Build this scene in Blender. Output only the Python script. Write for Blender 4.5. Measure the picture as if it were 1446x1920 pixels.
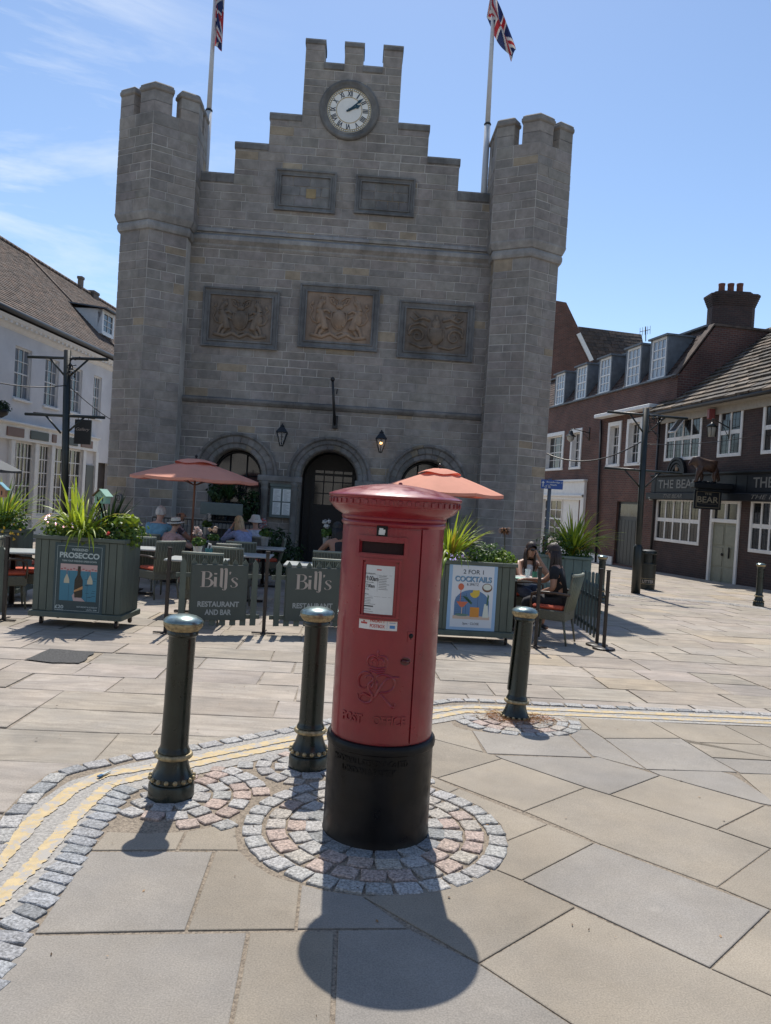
import bpy, bmesh, math, random
from mathutils import Vector, Matrix
R_=random.Random(7)
PI=math.pi
sc=bpy.context.scene
for o in list(bpy.data.objects): bpy.data.objects.remove(o)
# ---------------------------------------------------------------- camera
F_PX=1450.0; PIT=0.0166; ROL=0.0613; CH=1.6
fwd=Vector((0,math.cos(PIT),-math.sin(PIT))); r0=Vector((1,0,0)); u0=r0.cross(fwd)
RT=math.cos(ROL)*r0+math.sin(ROL)*u0; UP=-math.sin(ROL)*r0+math.cos(ROL)*u0
cam=bpy.data.cameras.new('camera'); co=bpy.data.objects.new('camera',cam); sc.collection.objects.link(co)
M=Matrix((( RT.x,UP.x,-fwd.x,0),(RT.y,UP.y,-fwd.y,0),(RT.z,UP.z,-fwd.z,CH),(0,0,0,1)))
co.matrix_world=M
cam.sensor_fit='VERTICAL'; cam.sensor_height=24; cam.sensor_width=18; cam.lens=24*F_PX/1920
cam.clip_start=0.05; cam.clip_end=3000
sc.camera=co
# ---------------------------------------------------------------- light
SUN=Vector((-0.0383,0.6354,1)).normalized()
el=math.asin(SUN.z); az=math.atan2(SUN.x,SUN.y)
w=bpy.data.worlds.new('World'); sc.world=w; w.use_nodes=True
nt=w.node_tree; bg=nt.nodes['Background']
sky=nt.nodes.new('ShaderNodeTexSky'); sky.sky_type='NISHITA'; sky.sun_disc=False
sky.sun_elevation=el; sky.sun_rotation=az; sky.altitude=50; sky.air_density=1.0; sky.dust_density=0.25; sky.ozone_density=2.7
# thin cirrus as part of the procedural sky
_tc=nt.nodes.new('ShaderNodeTexCoord'); _mp=nt.nodes.new('ShaderNodeMapping'); _mp.inputs['Rotation'].default_value=(0.5,0.55,0.3); _mp.inputs['Scale'].default_value=(1.3,1.0,7.0); nt.links.new(_tc.outputs['Generated'],_mp.inputs[0])
_n=nt.nodes.new('ShaderNodeTexNoise'); _n.inputs['Scale'].default_value=2.1; _n.inputs['Detail'].default_value=9; _n.inputs['Roughness'].default_value=.6; _n.inputs['Distortion'].default_value=.5; nt.links.new(_mp.outputs[0],_n.inputs[0])
_r=nt.nodes.new('ShaderNodeMapRange'); _r.inputs[1].default_value=.47; _r.inputs[2].default_value=.74; _r.inputs[4].default_value=.85; nt.links.new(_n.outputs[0],_r.inputs[0])
_sx=nt.nodes.new('ShaderNodeSeparateXYZ'); nt.links.new(_tc.outputs['Generated'],_sx.inputs[0])
_w=nt.nodes.new('ShaderNodeMapRange'); _w.inputs[1].default_value=-.12; _w.inputs[2].default_value=-.42; nt.links.new(_sx.outputs[0],_w.inputs[0])
_mu=nt.nodes.new('ShaderNodeMath'); _mu.operation='MULTIPLY'; nt.links.new(_r.outputs[0],_mu.inputs[0]); nt.links.new(_w.outputs[0],_mu.inputs[1])
_mx=nt.nodes.new('ShaderNodeMix'); _mx.data_type='RGBA'; nt.links.new(_mu.outputs[0],_mx.inputs[0]); nt.links.new(sky.outputs[0],_mx.inputs[6]); _mx.inputs[7].default_value=(6.2,6.6,7.0,1)
nt.links.new(_mx.outputs[2],bg.inputs[0]); bg.inputs[1].default_value=0.128
sl=bpy.data.lights.new('sun','SUN'); sl.energy=4.2; sl.angle=math.radians(0.53); sl.color=(1,0.95,0.87)
so=bpy.data.objects.new('sun',sl); sc.collection.objects.link(so)
so.rotation_euler=(-SUN).to_track_quat('-Z','Y').to_euler(); so.location=(0,0,30)
sc.view_settings.view_transform='Standard'; sc.view_settings.look='None'; sc.view_settings.exposure=0.3; sc.view_settings.gamma=1
sc.render.resolution_x=771; sc.render.resolution_y=1024
sc.cycles.max_bounces=6
# ---------------------------------------------------------------- geometry helpers
CAM=Vector((0,0,CH))
def ray(px,py):
    return (fwd+RT*((px-723)/F_PX)-UP*((py-960)/F_PX)).normalized()
def zg(y): return -0.02*max(0.0,min(y,45.0)-5.0)
def G(px,py,h=0.0):
    d=ray(px,py)
    t=(h-CH)/d.z; p=CAM+d*t
    if p.y<=5 and d.z<0: return p
    # plane z = h-0.02*(y-5)
    t=(h+0.1-CH)/(d.z+0.02*d.y); p=CAM+d*t
    return p
def AT(px,py,Y):
    d=ray(px,py); return CAM+d*(Y/d.y)
class Pl:   # vertical plane through (x,y) with direction angle a (from +X)
    def __init__(s,x,y,a): s.o=Vector((x,y,0)); s.d=Vector((math.cos(a),math.sin(a),0)); s.n=Vector((math.sin(a),-math.cos(a),0))
    def uz(s,px,py,off=0.0):
        d=ray(px,py); o=s.o+s.n*off; t=(o-CAM).dot(s.n)/d.dot(s.n); p=CAM+d*t; q=p-s.o
        return q.dot(s.d),p.z
    def P(s,u,z,off=0.0): return s.o+s.d*u+s.n*off+Vector((0,0,z))
def mb(): 
    b=bmesh.new(); b.loops.layers.float_color.new('Col'); b.loops.layers.uv.new('UVMap'); return b
def setc(bm,faces,c):
    L=bm.loops.layers.float_color['Col']
    c4=(c[0],c[1],c[2],1) if len(c)==3 else c
    for f in faces:
        for l in f.loops: l[L]=c4
def face(bm,pts,c=(1,1,1),uv=None,mi=0):
    try: f=bm.faces.new([bm.verts.new(p) for p in pts])
    except ValueError: return None
    setc(bm,[f],c); f.material_index=mi
    if uv:
        U=bm.loops.layers.uv['UVMap']
        for l,q in zip(f.loops,uv): l[U].uv=q
    return f
def rnd(a,b): return R_.uniform(a,b)
def gcol(v=0.12,h=0.03):
    k=1+rnd(-v,v); return (k*(1+rnd(-h,h)),k,k*(1+rnd(-h,h)))
def box(bm,x0,x1,y0,y1,z0,z1,m=None,c=(1,1,1),bev=0.0,mi=0,taper=None):
    vs=[Vector((x,y,z)) for z in (z0,z1) for y in (y0,y1) for x in (x0,x1)]
    if taper:
        cx,cy=(x0+x1)/2,(y0+y1)/2
        for v in vs[4:]: v.x=cx+(v.x-cx)*taper; v.y=cy+(v.y-cy)*taper
    if m is not None: vs=[m@v for v in vs]
    V=[bm.verts.new(v) for v in vs]
    fs=[bm.faces.new([V[i] for i in q]) for q in ((0,2,3,1),(4,5,7,6),(0,1,5,4),(2,6,7,3),(0,4,6,2),(1,3,7,5))]
    setc(bm,fs,c)
    for f in fs: f.material_index=mi
    if bev>0:
        r=bmesh.ops.bevel(bm,geom=list({e for f in fs for e in f.edges}),offset=bev,segments=1,affect='EDGES',clamp_overlap=True)
        setc(bm,r['faces'],c)
        for f in r['faces']: f.material_index=mi
    return V
def obox(bm,p,d,n,u0,u1,a0,a1,z0,z1,**k):
    """box in frame: origin p, along d (u), along n (a), up z"""
    m=Matrix(((d.x,n.x,0,p.x),(d.y,n.y,0,p.y),(0,0,1,p.z),(0,0,0,1)))
    return box(bm,u0,u1,a0,a1,z0,z1,m=m,**k)
def lathe(bm,prof,seg=24,o=(0,0,0),m=None,c=(1,1,1),mi=0,cap=True,a0=0,a1=2*PI,smooth=True):
    o=Vector(o); full=abs(a1-a0-2*PI)<1e-6; n=seg if full else seg+1
    rings=[]
    for (r,z) in prof:
        ring=[]
        for i in range(n):
            a=a0+(a1-a0)*i/seg
            v=Vector((r*math.cos(a),r*math.sin(a),z)); v=(m@v) if m is not None else v+o
            ring.append(bm.verts.new(v))
        rings.append(ring)
    fs=[]
    for j in range(len(rings)-1):
        A,B=rings[j],rings[j+1]
        for i in range(seg):
            k=(i+1)%n if full else i+1
            f=bm.faces.new((A[i],A[k],B[k],B[i])); f.smooth=smooth; fs.append(f)
    if cap and full:
        if prof[0][0]>1e-4: fs.append(bm.faces.new(rings[0][::-1]))
        if prof[-1][0]>1e-4: fs.append(bm.faces.new(rings[-1]))
    setc(bm,fs,c)
    for f in fs: f.material_index=mi
    return rings
def tube(bm,pts,r,seg=8,c=(1,1,1),mi=0,closed=False,caps=True):
    """r: number or list"""
    pts=[Vector(p) for p in pts]; n=len(pts)
    rr=r if isinstance(r,(list,tuple)) else [r]*n
    rings=[]; ref=None
    for i,p in enumerate(pts):
        if closed: t=(pts[(i+1)%n]-pts[i-1])
        else: t=pts[min(i+1,n-1)]-pts[max(i-1,0)]
        if t.length<1e-9: t=Vector((0,0,1))
        t.normalize()
        if ref is None: ref=Vector((0,0,1)) if abs(t.z)<0.9 else Vector((1,0,0))
        a=t.cross(ref)
        if a.length<1e-4: a=t.cross(Vector((0,1,0)))
        a.normalize(); b=a.cross(t).normalized(); ref=b
        rings.append([bm.verts.new(p+(a*math.cos(2*PI*k/seg)+b*math.sin(2*PI*k/seg))*rr[i]) for k in range(seg)])
    fs=[]
    for j in range(n if closed else n-1):
        A=rings[j]; B=rings[(j+1)%n]
        for k in range(seg):
            f=bm.faces.new((A[k],A[(k+1)%seg],B[(k+1)%seg],B[k])); f.smooth=True; fs.append(f)
    if caps and not closed:
        for q in (rings[0],rings[-1][::-1]): 
            if seg>2: fs.append(bm.faces.new(q))
    setc(bm,fs,c)
    for f in fs: f.material_index=mi
def prism(bm,poly,p,d,n,a0,a1,c=(1,1,1),mi=0,up=Vector((0,0,1)),front=True,back=True):
    """poly list of (u,z) extruded along n from a0 to a1"""
    A=[bm.verts.new(p+d*u+up*z+n*a0) for u,z in poly]; B=[bm.verts.new(p+d*u+up*z+n*a1) for u,z in poly]
    fs=[]
    k=len(poly)
    if back: fs.append(bm.faces.new(A))
    if front: fs.append(bm.faces.new(B[::-1]))
    for i in range(k): fs.append(bm.faces.new((A[i],B[i],B[(i+1)%k],A[(i+1)%k])))
    setc(bm,fs,c)
    for f in fs: f.material_index=mi
    return fs
def sph(bm,p,r,seg=10,c=(1,1,1),mi=0,s=(1,1,1)):
    p=Vector(p); m=Matrix.Translation(p)@Matrix.Diagonal((s[0],s[1],s[2],1))
    n=max(4,seg//2); prof=[(r*math.sin(PI*i/n),-r*math.cos(PI*i/n)) for i in range(n+1)]
    prof[0]=(1e-5,-r); prof[-1]=(1e-5,r)
    lathe(bm,prof,seg,m=m,c=c,mi=mi,cap=False)
OBJ={}
def obj(name,bm,mats,parent=None,smooth=None,loc=None,recalc=True):
    if recalc: bmesh.ops.recalc_face_normals(bm,faces=bm.faces[:])
    me=bpy.data.meshes.new(name)
    bm.to_mesh(me); bm.free()
    if not isinstance(mats,(list,tuple)): mats=[mats]
    for m in mats: me.materials.append(m)
    o=bpy.data.objects.new(name,me); sc.collection.objects.link(o)
    if parent is not None:
        o.parent=parent; o.matrix_parent_inverse=parent.matrix_basis.inverted() if loc is None else Matrix.Identity(4)
    if loc is not None: o.location=loc
    if smooth is not None:
        for p in me.polygons: p.use_smooth=True
        try:
            me.set_sharp_from_angle(angle=math.radians(smooth))
        except Exception: pass
    return o
def tag(o,label=None,cat=None,group=None,kind=None):
    if label: o['label']=label
    if cat: o['category']=cat
    if group: o['group']=group
    if kind: o['kind']=kind
    return o
def thing(name,label,cat,loc=(0,0,0),rz=0,group=None,rot=None):
    o=bpy.data.objects.new(name,None); sc.collection.objects.link(o); o.empty_display_size=.1
    o.location=loc; o.rotation_euler=rot if rot else (0,0,rz)
    bpy.context.view_layer.update()
    return tag(o,label,cat,group)
def part(name,bm,mats,par,smooth=None,label=None,**k):
    """part built in LOCAL coordinates of its thing"""
    o=obj(name,bm,mats,None,smooth,**k); o.parent=par
    if label: o['label']=label
    return o
def wm(o):
    return (wm(o.parent)@o.matrix_parent_inverse@o.matrix_basis) if o.parent else o.matrix_basis.copy()
def wpart(name,bm,mats,par,smooth=None,label=None):
    """part built in WORLD coordinates"""
    o=obj(name,bm,mats,None,smooth); o.parent=par
    m=wm(par)
    o.matrix_parent_inverse=m.inverted()
    if label: o['label']=label
    return o
def dup(root,loc,rz,label,group=None,scale=None):
    r=root.copy(); sc.collection.objects.link(r); r.location=loc; r.rotation_euler=(0,0,rz); r['label']=label
    if group: r['group']=group
    if scale: r.scale=scale
    for ch in list(root.children):
        c=ch.copy(); sc.collection.objects.link(c); c.parent=r
        for g in ch.children:
            d=g.copy(); sc.collection.objects.link(d); d.parent=c
    return r
# ---------------------------------------------------------------- materials
def srgb(r,g,b):
    f=lambda v:(v/12.92 if v<=.04045 else ((v+.055)/1.055)**2.4)
    return (f(r/255),f(g/255),f(b/255))
def mat(name,col,rough=.6,metal=0,noise=0.0,nscale=8.0,bump=0.0,bscale=40.0,vcol=False,col2=None,spec=None,coat=0,trans=0,alpha=1,sub=None,stretch=None,emit=None,detail=6,lo=.35,hi=.65,bdist=.01):
    m=bpy.data.materials.new(name); m.use_nodes=True; n=m.node_tree; b=n.nodes['Principled BSDF']; L=n.links
    b.inputs['Roughness'].default_value=rough; b.inputs['Metallic'].default_value=metal
    if spec is not None: b.inputs['Specular IOR Level'].default_value=spec
    if coat: b.inputs['Coat Weight'].default_value=coat; b.inputs['Coat Roughness'].default_value=.08
    if trans: b.inputs['Transmission Weight'].default_value=trans
    if alpha<1: b.inputs['Alpha'].default_value=alpha
    if emit: b.inputs['Emission Color'].default_value=(*emit[0],1); b.inputs['Emission Strength'].default_value=emit[1]
    tc=n.nodes.new('ShaderNodeTexCoord'); src=tc.outputs['Object']
    if stretch:
        mp=n.nodes.new('ShaderNodeMapping'); mp.inputs['Scale'].default_value=stretch; L.new(src,mp.inputs[0]); src=mp.outputs[0]
    out=None
    rgb=n.nodes.new('ShaderNodeRGB'); rgb.outputs[0].default_value=(*col,1); out=rgb.outputs[0]
    if noise or col2:
        t=n.nodes.new('ShaderNodeTexNoise'); t.inputs['Scale'].default_value=nscale; t.inputs['Detail'].default_value=detail; t.inputs['Roughness'].default_value=.62; L.new(src,t.inputs[0])
        mr=n.nodes.new('ShaderNodeMapRange'); mr.inputs[1].default_value=lo; mr.inputs[2].default_value=hi; L.new(t.outputs[0],mr.inputs[0])
        mx=n.nodes.new('ShaderNodeMix'); mx.data_type='RGBA'; L.new(mr.outputs[0],mx.inputs[0])
        c2=col2 if col2 else tuple(c*(1+noise) for c in col); c1=col if col2 else tuple(c*(1-noise) for c in col)
        mx.inputs[6].default_value=(*c1,1); mx.inputs[7].default_value=(*c2,1); out=mx.outputs[2]
    if vcol:
        a=n.nodes.new('ShaderNodeVertexColor'); a.layer_name='Col'
        mm=n.nodes.new('ShaderNodeMix'); mm.data_type='RGBA'; mm.blend_type='MULTIPLY'; mm.inputs[0].default_value=1; L.new(out,mm.inputs[6]); L.new(a.outputs[0],mm.inputs[7]); out=mm.outputs[2]
    L.new(out,b.inputs['Base Color'])
    if bump:
        t2=n.nodes.new('ShaderNodeTexNoise'); t2.inputs['Scale'].default_value=bscale; t2.inputs['Detail'].default_value=5; L.new(src,t2.inputs[0])
        bp=n.nodes.new('ShaderNodeBump'); bp.inputs['Strength'].default_value=bump; bp.inputs['Distance'].default_value=bdist; L.new(t2.outputs[0],bp.inputs['Height']); L.new(bp.outputs[0],b.inputs['Normal'])
    m['o']=0
    return m
def brickmat(name,c1,c2,mortar,bw=.22,bh=.075,ms=.012,rough=.85,uv=True,bias=0,dirt=.3):
    m=bpy.data.materials.new(name); m.use_nodes=True; n=m.node_tree; b=n.nodes['Principled BSDF']; L=n.links
    tc=n.nodes.new('ShaderNodeTexCoord'); br=n.nodes.new('ShaderNodeTexBrick'); L.new(tc.outputs['UV' if uv else 'Object'],br.inputs[0])
    br.inputs['Color1'].default_value=(*c1,1); br.inputs['Color2'].default_value=(*c2,1); br.inputs['Mortar'].default_value=(*mortar,1)
    br.inputs['Scale'].default_value=1; br.inputs['Brick Width'].default_value=bw; br.inputs['Row Height'].default_value=bh; br.inputs['Mortar Size'].default_value=ms; br.inputs['Mortar Smooth'].default_value=.3; br.inputs['Bias'].default_value=bias
    t=n.nodes.new('ShaderNodeTexNoise'); t.inputs['Scale'].default_value=1.3; t.inputs['Detail'].default_value=8; L.new(tc.outputs['Object'],t.inputs[0])
    mr=n.nodes.new('ShaderNodeMapRange'); mr.inputs[1].default_value=.3; mr.inputs[2].default_value=.7; mr.inputs[3].default_value=1-dirt; mr.inputs[4].default_value=1+dirt*.5; L.new(t.outputs[0],mr.inputs[0])
    mx=n.nodes.new('ShaderNodeMix'); mx.data_type='RGBA'; mx.blend_type='MULTIPLY'; mx.inputs[0].default_value=1; L.new(br.outputs[0],mx.inputs[6]); L.new(mr.outputs[0],mx.inputs[7])
    L.new(mx.outputs[2],b.inputs['Base Color']); b.inputs['Roughness'].default_value=rough
    bp=n.nodes.new('ShaderNodeBump'); bp.inputs['Strength'].default_value=.6; bp.inputs['Distance'].default_value=.01; bp.invert=True; L.new(br.outputs['Fac'],bp.inputs['Height']); L.new(bp.outputs[0],b.inputs['Normal'])
    return m
def text(name,s,m,w,h,bold=0.0,mats=None,parent=None,depth=.002,align='CENTER',shear=0,world=True):
    """flat lettering from the built-in font, fitted to w x h, placed by matrix m (x right, y up, z out)"""
    cu=bpy.data.curves.new(name,'FONT'); cu.body=s; cu.size=1; cu.extrude=0; cu.offset=bold; cu.shear=shear; cu.space_line=.95; cu.align_x=align
    t=bpy.data.objects.new('tmp',cu); sc.collection.objects.link(t); bpy.context.view_layer.update()
    me=t.to_mesh(); vs=[v.co.copy() for v in me.vertices]; ps=[list(p.vertices) for p in me.polygons]
    x0=min(v.x for v in vs); x1=max(v.x for v in vs); y0=min(v.y for v in vs); y1=max(v.y for v in vs)
    t.to_mesh_clear(); bpy.data.objects.remove(t); bpy.data.curves.remove(cu)
    sx=w/(x1-x0); sy=(h/(y1-y0)) if h else sx
    b=mb(); V=[b.verts.new(m@Vector(((v.x-(x0+x1)/2)*sx,(v.y-(y0+y1)/2)*sy,0))) for v in vs]
    for p in ps:
        try: f=b.faces.new([V[i] for i in p])
        except ValueError: continue
    bmesh.ops.remove_doubles(b,verts=b.verts[:],dist=1e-6)
    b.normal_update()
    if depth:
        r=bmesh.ops.extrude_face_region(b,geom=b.faces[:]); nz=(m.to_3x3()@Vector((0,0,1))).normalized()
        bmesh.ops.translate(b,vec=nz*depth,verts=[v for v in r['geom'] if isinstance(v,bmesh.types.BMVert)])
    setc(b,b.faces,(1,1,1))
    return b
def addtext(dst,src):
    me=bpy.data.meshes.new('t'); src.to_mesh(me); src.free(); dst.from_mesh(me); bpy.data.meshes.remove(me)
def frame(p,x,z,flip=False):
    """matrix with x axis, up axis (y) and outward normal (z)"""
    x=x.normalized(); y=z.normalized(); n=x.cross(y)
    return Matrix(((x.x,y.x,n.x,p.x),(x.y,y.y,n.y,p.y),(x.z,y.z,n.z,p.z),(0,0,0,1)))
ZUP=Vector((0,0,1))
# ================================================================ GROUND
def slabmat(name,c,c2,sc_=2.0,layer=False):
    m=mat(name,c,rough=.82,col2=c2,nscale=sc_,vcol=True,bump=.25,bscale=55,bdist=.004,detail=8,lo=.3,hi=.7,spec=.35)
    n=m.node_tree; L=n.links; b=n.nodes['Principled BSDF']
    # fine grain and blotchy stains
    src=b.inputs['Base Color'].links[0].from_socket
    tc=n.nodes.new('ShaderNodeTexCoord')
    g=n.nodes.new('ShaderNodeTexNoise'); g.inputs['Scale'].default_value=160; g.inputs['Detail'].default_value=2; L.new(tc.outputs['Object'],g.inputs[0])
    s=n.nodes.new('ShaderNodeTexNoise'); s.inputs['Scale'].default_value=1.1; s.inputs['Detail'].default_value=9; s.inputs['Roughness'].default_value=.7; L.new(tc.outputs['Object'],s.inputs[0])
    mp=n.nodes.new('ShaderNodeMapRange'); mp.inputs[1].default_value=.3; mp.inputs[2].default_value=.7; mp.inputs[3].default_value=.8; mp.inputs[4].default_value=1.18; L.new(g.outputs[0],mp.inputs[0])
    mq=n.nodes.new('ShaderNodeMapRange'); mq.inputs[1].default_value=.32; mq.inputs[2].default_value=.68; mq.inputs[3].default_value=.78; mq.inputs[4].default_value=1.16; L.new(s.outputs[0],mq.inputs[0])
    mu=n.nodes.new('ShaderNodeMath'); mu.operation='MULTIPLY'; L.new(mp.outputs[0],mu.inputs[0]); L.new(mq.outputs[0],mu.inputs[1])
    # trodden-in dark spots and pale dried patches
    vo=n.nodes.new('ShaderNodeTexVoronoi'); vo.inputs['Scale'].default_value=2.6; L.new(tc.outputs['Object'],vo.inputs[0])
    vr=n.nodes.new('ShaderNodeMapRange'); vr.inputs[1].default_value=.022; vr.inputs[2].default_value=.040; vr.inputs[3].default_value=.55; vr.inputs[4].default_value=1; L.new(vo.outputs[0],vr.inputs[0])
    pn=n.nodes.new('ShaderNodeTexNoise'); pn.inputs['Scale'].default_value=2.3; pn.inputs['Detail'].default_value=3; L.new(tc.outputs['Object'],pn.inputs[0])
    pr=n.nodes.new('ShaderNodeMapRange'); pr.inputs[1].default_value=.66; pr.inputs[2].default_value=.69; pr.inputs[3].default_value=1; pr.inputs[4].default_value=1.13; L.new(pn.outputs[0],pr.inputs[0])
    m4=n.nodes.new('ShaderNodeMath'); m4.operation='MULTIPLY'; L.new(vr.outputs[0],m4.inputs[0]); L.new(pr.outputs[0],m4.inputs[1])
    m5=n.nodes.new('ShaderNodeMath'); m5.operation='MULTIPLY'; L.new(mu.outputs[0],m5.inputs[0]); L.new(m4.outputs[0],m5.inputs[1])
    o=m5.outputs[0]
    if layer:  # riven sandstone lines
        mm=n.nodes.new('ShaderNodeMapping'); mm.inputs['Scale'].default_value=(1.2,5,1); mm.inputs['Rotation'].default_value=(0,0,.12); L.new(tc.outputs['Object'],mm.inputs[0])
        t=n.nodes.new('ShaderNodeTexNoise'); t.inputs['Scale'].default_value=1.7; t.inputs['Detail'].default_value=9; t.inputs['Distortion'].default_value=1.4; L.new(mm.outputs[0],t.inputs[0])
        mr=n.nodes.new('ShaderNodeMapRange'); mr.inputs[1].default_value=.36; mr.inputs[2].default_value=.6; mr.inputs[3].default_value=.84; mr.inputs[4].default_value=1.06; L.new(t.outputs[0],mr.inputs[0])
        m3=n.nodes.new('ShaderNodeMath'); m3.operation='MULTIPLY'; L.new(o,m3.inputs[0]); L.new(mr.outputs[0],m3.inputs[1]); o=m3.outputs[0]
    mx=n.nodes.new('ShaderNodeMix'); mx.data_type='RGBA'; mx.blend_type='MULTIPLY'; mx.inputs[0].default_value=1; L.new(src,mx.inputs[6]); L.new(o,mx.inputs[7]); L.new(mx.outputs[2],b.inputs['Base Color'])
    return m
M_slab=slabmat('near_sandstone',(.305,.264,.210),(.270,.242,.205))
M_flag=slabmat('old_flagstone',(.38,.325,.265),(.32,.285,.245),3.0,True)
M_joint=mat('joint_mortar',(.25,.205,.155),rough=.95,noise=.45,nscale=90,bump=.6,bscale=150)
M_fjoint=mat('flag_joint',(.27,.23,.185),rough=.95,noise=.4,nscale=25,bump=.5,bscale=90)
M_sett=mat('granite_sett',(.35,.345,.335),rough=.75,noise=.5,nscale=95,vcol=True,bump=1.0,bscale=45,bdist=.010,detail=4,spec=.5)
M_conc=mat('gutter_concrete',(.34,.32,.29),rough=.85,noise=.3,nscale=60,bump=.5,bscale=120,col2=None)
def worn_yellow():
    m=mat('worn_yellow_paint',(.50,.38,.20),rough=.7,noise=.12,nscale=20); n=m.node_tree; L=n.links; b=n.nodes['Principled BSDF']
    src=b.inputs['Base Color'].links[0].from_socket
    tc=n.nodes.new('ShaderNodeTexCoord'); t=n.nodes.new('ShaderNodeTexNoise'); t.inputs['Scale'].default_value=13; t.inputs['Detail'].default_value=10; t.inputs['Roughness'].default_value=.75; L.new(tc.outputs['Object'],t.inputs[0])
    r=n.nodes.new('ShaderNodeMapRange'); r.inputs[1].default_value=.50; r.inputs[2].default_value=.545; L.new(t.outputs[0],r.inputs[0])
    mx=n.nodes.new('ShaderNodeMix'); mx.data_type='RGBA'; L.new(r.outputs[0],mx.inputs[0]); L.new(src,mx.inputs[6]); mx.inputs[7].default_value=(.37,.34,.30,1); L.new(mx.outputs[2],b.inputs['Base Color'])
    return m
M_yel=worn_yellow()
# base sheet: one sheet to the horizon
b=mb()
ys=[-60,0,2.5,5,12,25,45,300,1500]
for i in range(len(ys)-1):
    for (xa,xb) in ((-900,-25),(-25,0),(0,25),(25,900)):
        face(b,[(xa,ys[i],zg(ys[i])-.020),(xb,ys[i],zg(ys[i])-.020),(xb,ys[i+1],zg(ys[i+1])-.020),(xa,ys[i+1],zg(ys[i+1])-.020)])
tag(obj('ground',b,M_fjoint),kind='structure')
# old flagstones in courses beyond the gutter
def polyslab(bm,pts,top,th,inset,c,bev=.004):
    """pts: ground xy list -> slab with bevelled rim, following the slope"""
    n=len(pts); cx=sum(p[0] for p in pts)/n; cy=sum(p[1] for p in pts)/n
    area=sum(pts[i][0]*pts[(i+1)%n][1]-pts[(i+1)%n][0]*pts[i][1] for i in range(n))
    if area<0: pts=pts[::-1]
    def ins(d):
        out=[]
        for i in range(n):
            a=Vector(pts[i-1][:2]); p=Vector(pts[i][:2]); q=Vector(pts[(i+1)%n][:2])
            e1=(p-a); e2=(q-p)
            if e1.length<1e-5: e1=e2.copy()
            if e2.length<1e-5: e2=e1.copy()
            e1.normalize(); e2.normalize()
            n1=Vector((-e1.y,e1.x)); n2=Vector((-e2.y,e2.x)); k=n1+n2
            if k.length<1e-3: k=n1.copy()
            k.normalize(); s=1/max(.45,k.dot(n1)); out.append(p+k*d*s)
        return out
    A=ins(inset); B=ins(inset+bev)
    va=[bm.verts.new((p.x,p.y,zg(p.y)+top-th)) for p in A]; vb=[bm.verts.new((p.x,p.y,zg(p.y)+top-bev*.5)) for p in A]; vc=[bm.verts.new((p.x,p.y,zg(p.y)+top)) for p in B]
    fs=[]
    for i in range(n):
        j=(i+1)%n
        fs.append(bm.faces.new((va[i],va[j],vb[j],vb[i]))); fs.append(bm.faces.new((vb[i],vb[j],vc[j],vc[i])))
    fs.append(bm.faces.new(vc)); setc(bm,fs,c)
b=mb()
ra=.055; dx=Vector((math.cos(ra),math.sin(ra))); dy=Vector((-math.sin(ra)-.0,math.cos(ra)))
v=3.2; row=0
while v<44:
    h=rnd(.50,.70) if v<24 else rnd(.9,1.2)
    u=-30+rnd(0,1) if v>16 else -13+rnd(0,1)
    ue=24 if v>12 else 14
    while u<ue:
        l=rnd(.5,1.0) if v<24 else rnd(1.2,2.4)
        q=[(u,v),(u+l,v),(u+l,v+h),(u,v+h)]
        j=lambda:rnd(-.012,.012)
        P=[dx*(a+j())+dy*(c_+j()) for a,c_ in q]
        P.insert(1,(P[0]+P[1])/2+dy*j()); P.insert(4,(P[3]+P[4 if len(P)>4 else 0])/2) if False else None
        k=rnd(.88,1.10); c=(k*rnd(.99,1.03),k,k*rnd(.95,1.03))
        if R_.random()<.06: c=(k*1.08,k*1.02,k*.90)
        polyslab(b,[(p.x,p.y) for p in P],-.010+rnd(-.003,.003),.012,rnd(.004,.011),c,.006)
        u+=l
    v+=h
tag(obj('plaza_paving',b,M_flag),kind='structure')
# the nearer raised pavement: mortar bed bounded by the outer line of kerb setts
KO=[(-150,1760),(-60,1655),(7,1561.5),(21,1539),(38,1518),(53.6,1501),(69,1485),(88,1469),(109,1452.6),(128,1446),(152,1439),(188.5,1432),(228,1423),(270,1417),(320,1408.5),(374,1400),(406,1394),(437.7,1388),(469.5,1381.5),(501,1375.5),(533,1371),(555,1365),(640,1348),(740,1328),(822,1316.6),(849,1313),(885,1313),(934,1315),(1023,1320),(1135,1325.5),(1247,1331),(1358.5,1335),(1443,1340),(1560,1346),(1750,1356)]
def gl(px): return [G(*p) for p in px]
def offs(line,d):
    out=[]
    for i,p in enumerate(line):
        t=(line[min(i+1,len(line)-1)]-line[max(i-1,0)]); t.z=0; t.normalize(); out.append(p+Vector((-t.y,t.x,0))*d)
    return out
KOG=gl(KO); outer=offs(KOG,.065)
bed=[(p.x,p.y) for p in outer]+[(9,3),(9,-6),(-9,-6),(-9,2.0)]
b=mb()
def tri_sheet(bm,pts,top):
    vs=[bm.verts.new((x,y,0)) for x,y in pts]
    es=[bm.edges.new((vs[i],vs[(i+1)%len(vs)])) for i in range(len(vs))]
    bmesh.ops.triangle_fill(bm,use_beauty=True,edges=es)
    bmesh.ops.bisect_plane(bm,geom=bm.verts[:]+bm.edges[:]+bm.faces[:],dist=1e-5,plane_co=(0,5,0),plane_no=(0,1,0))
    for v in bm.verts: v.co.z=zg(v.co.y)+top
    setc(bm,bm.faces,(1,1,1))
tri_sheet(b,bed,-.0055)
tag(obj('pavement_bed',b,M_joint),kind='structure')
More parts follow.
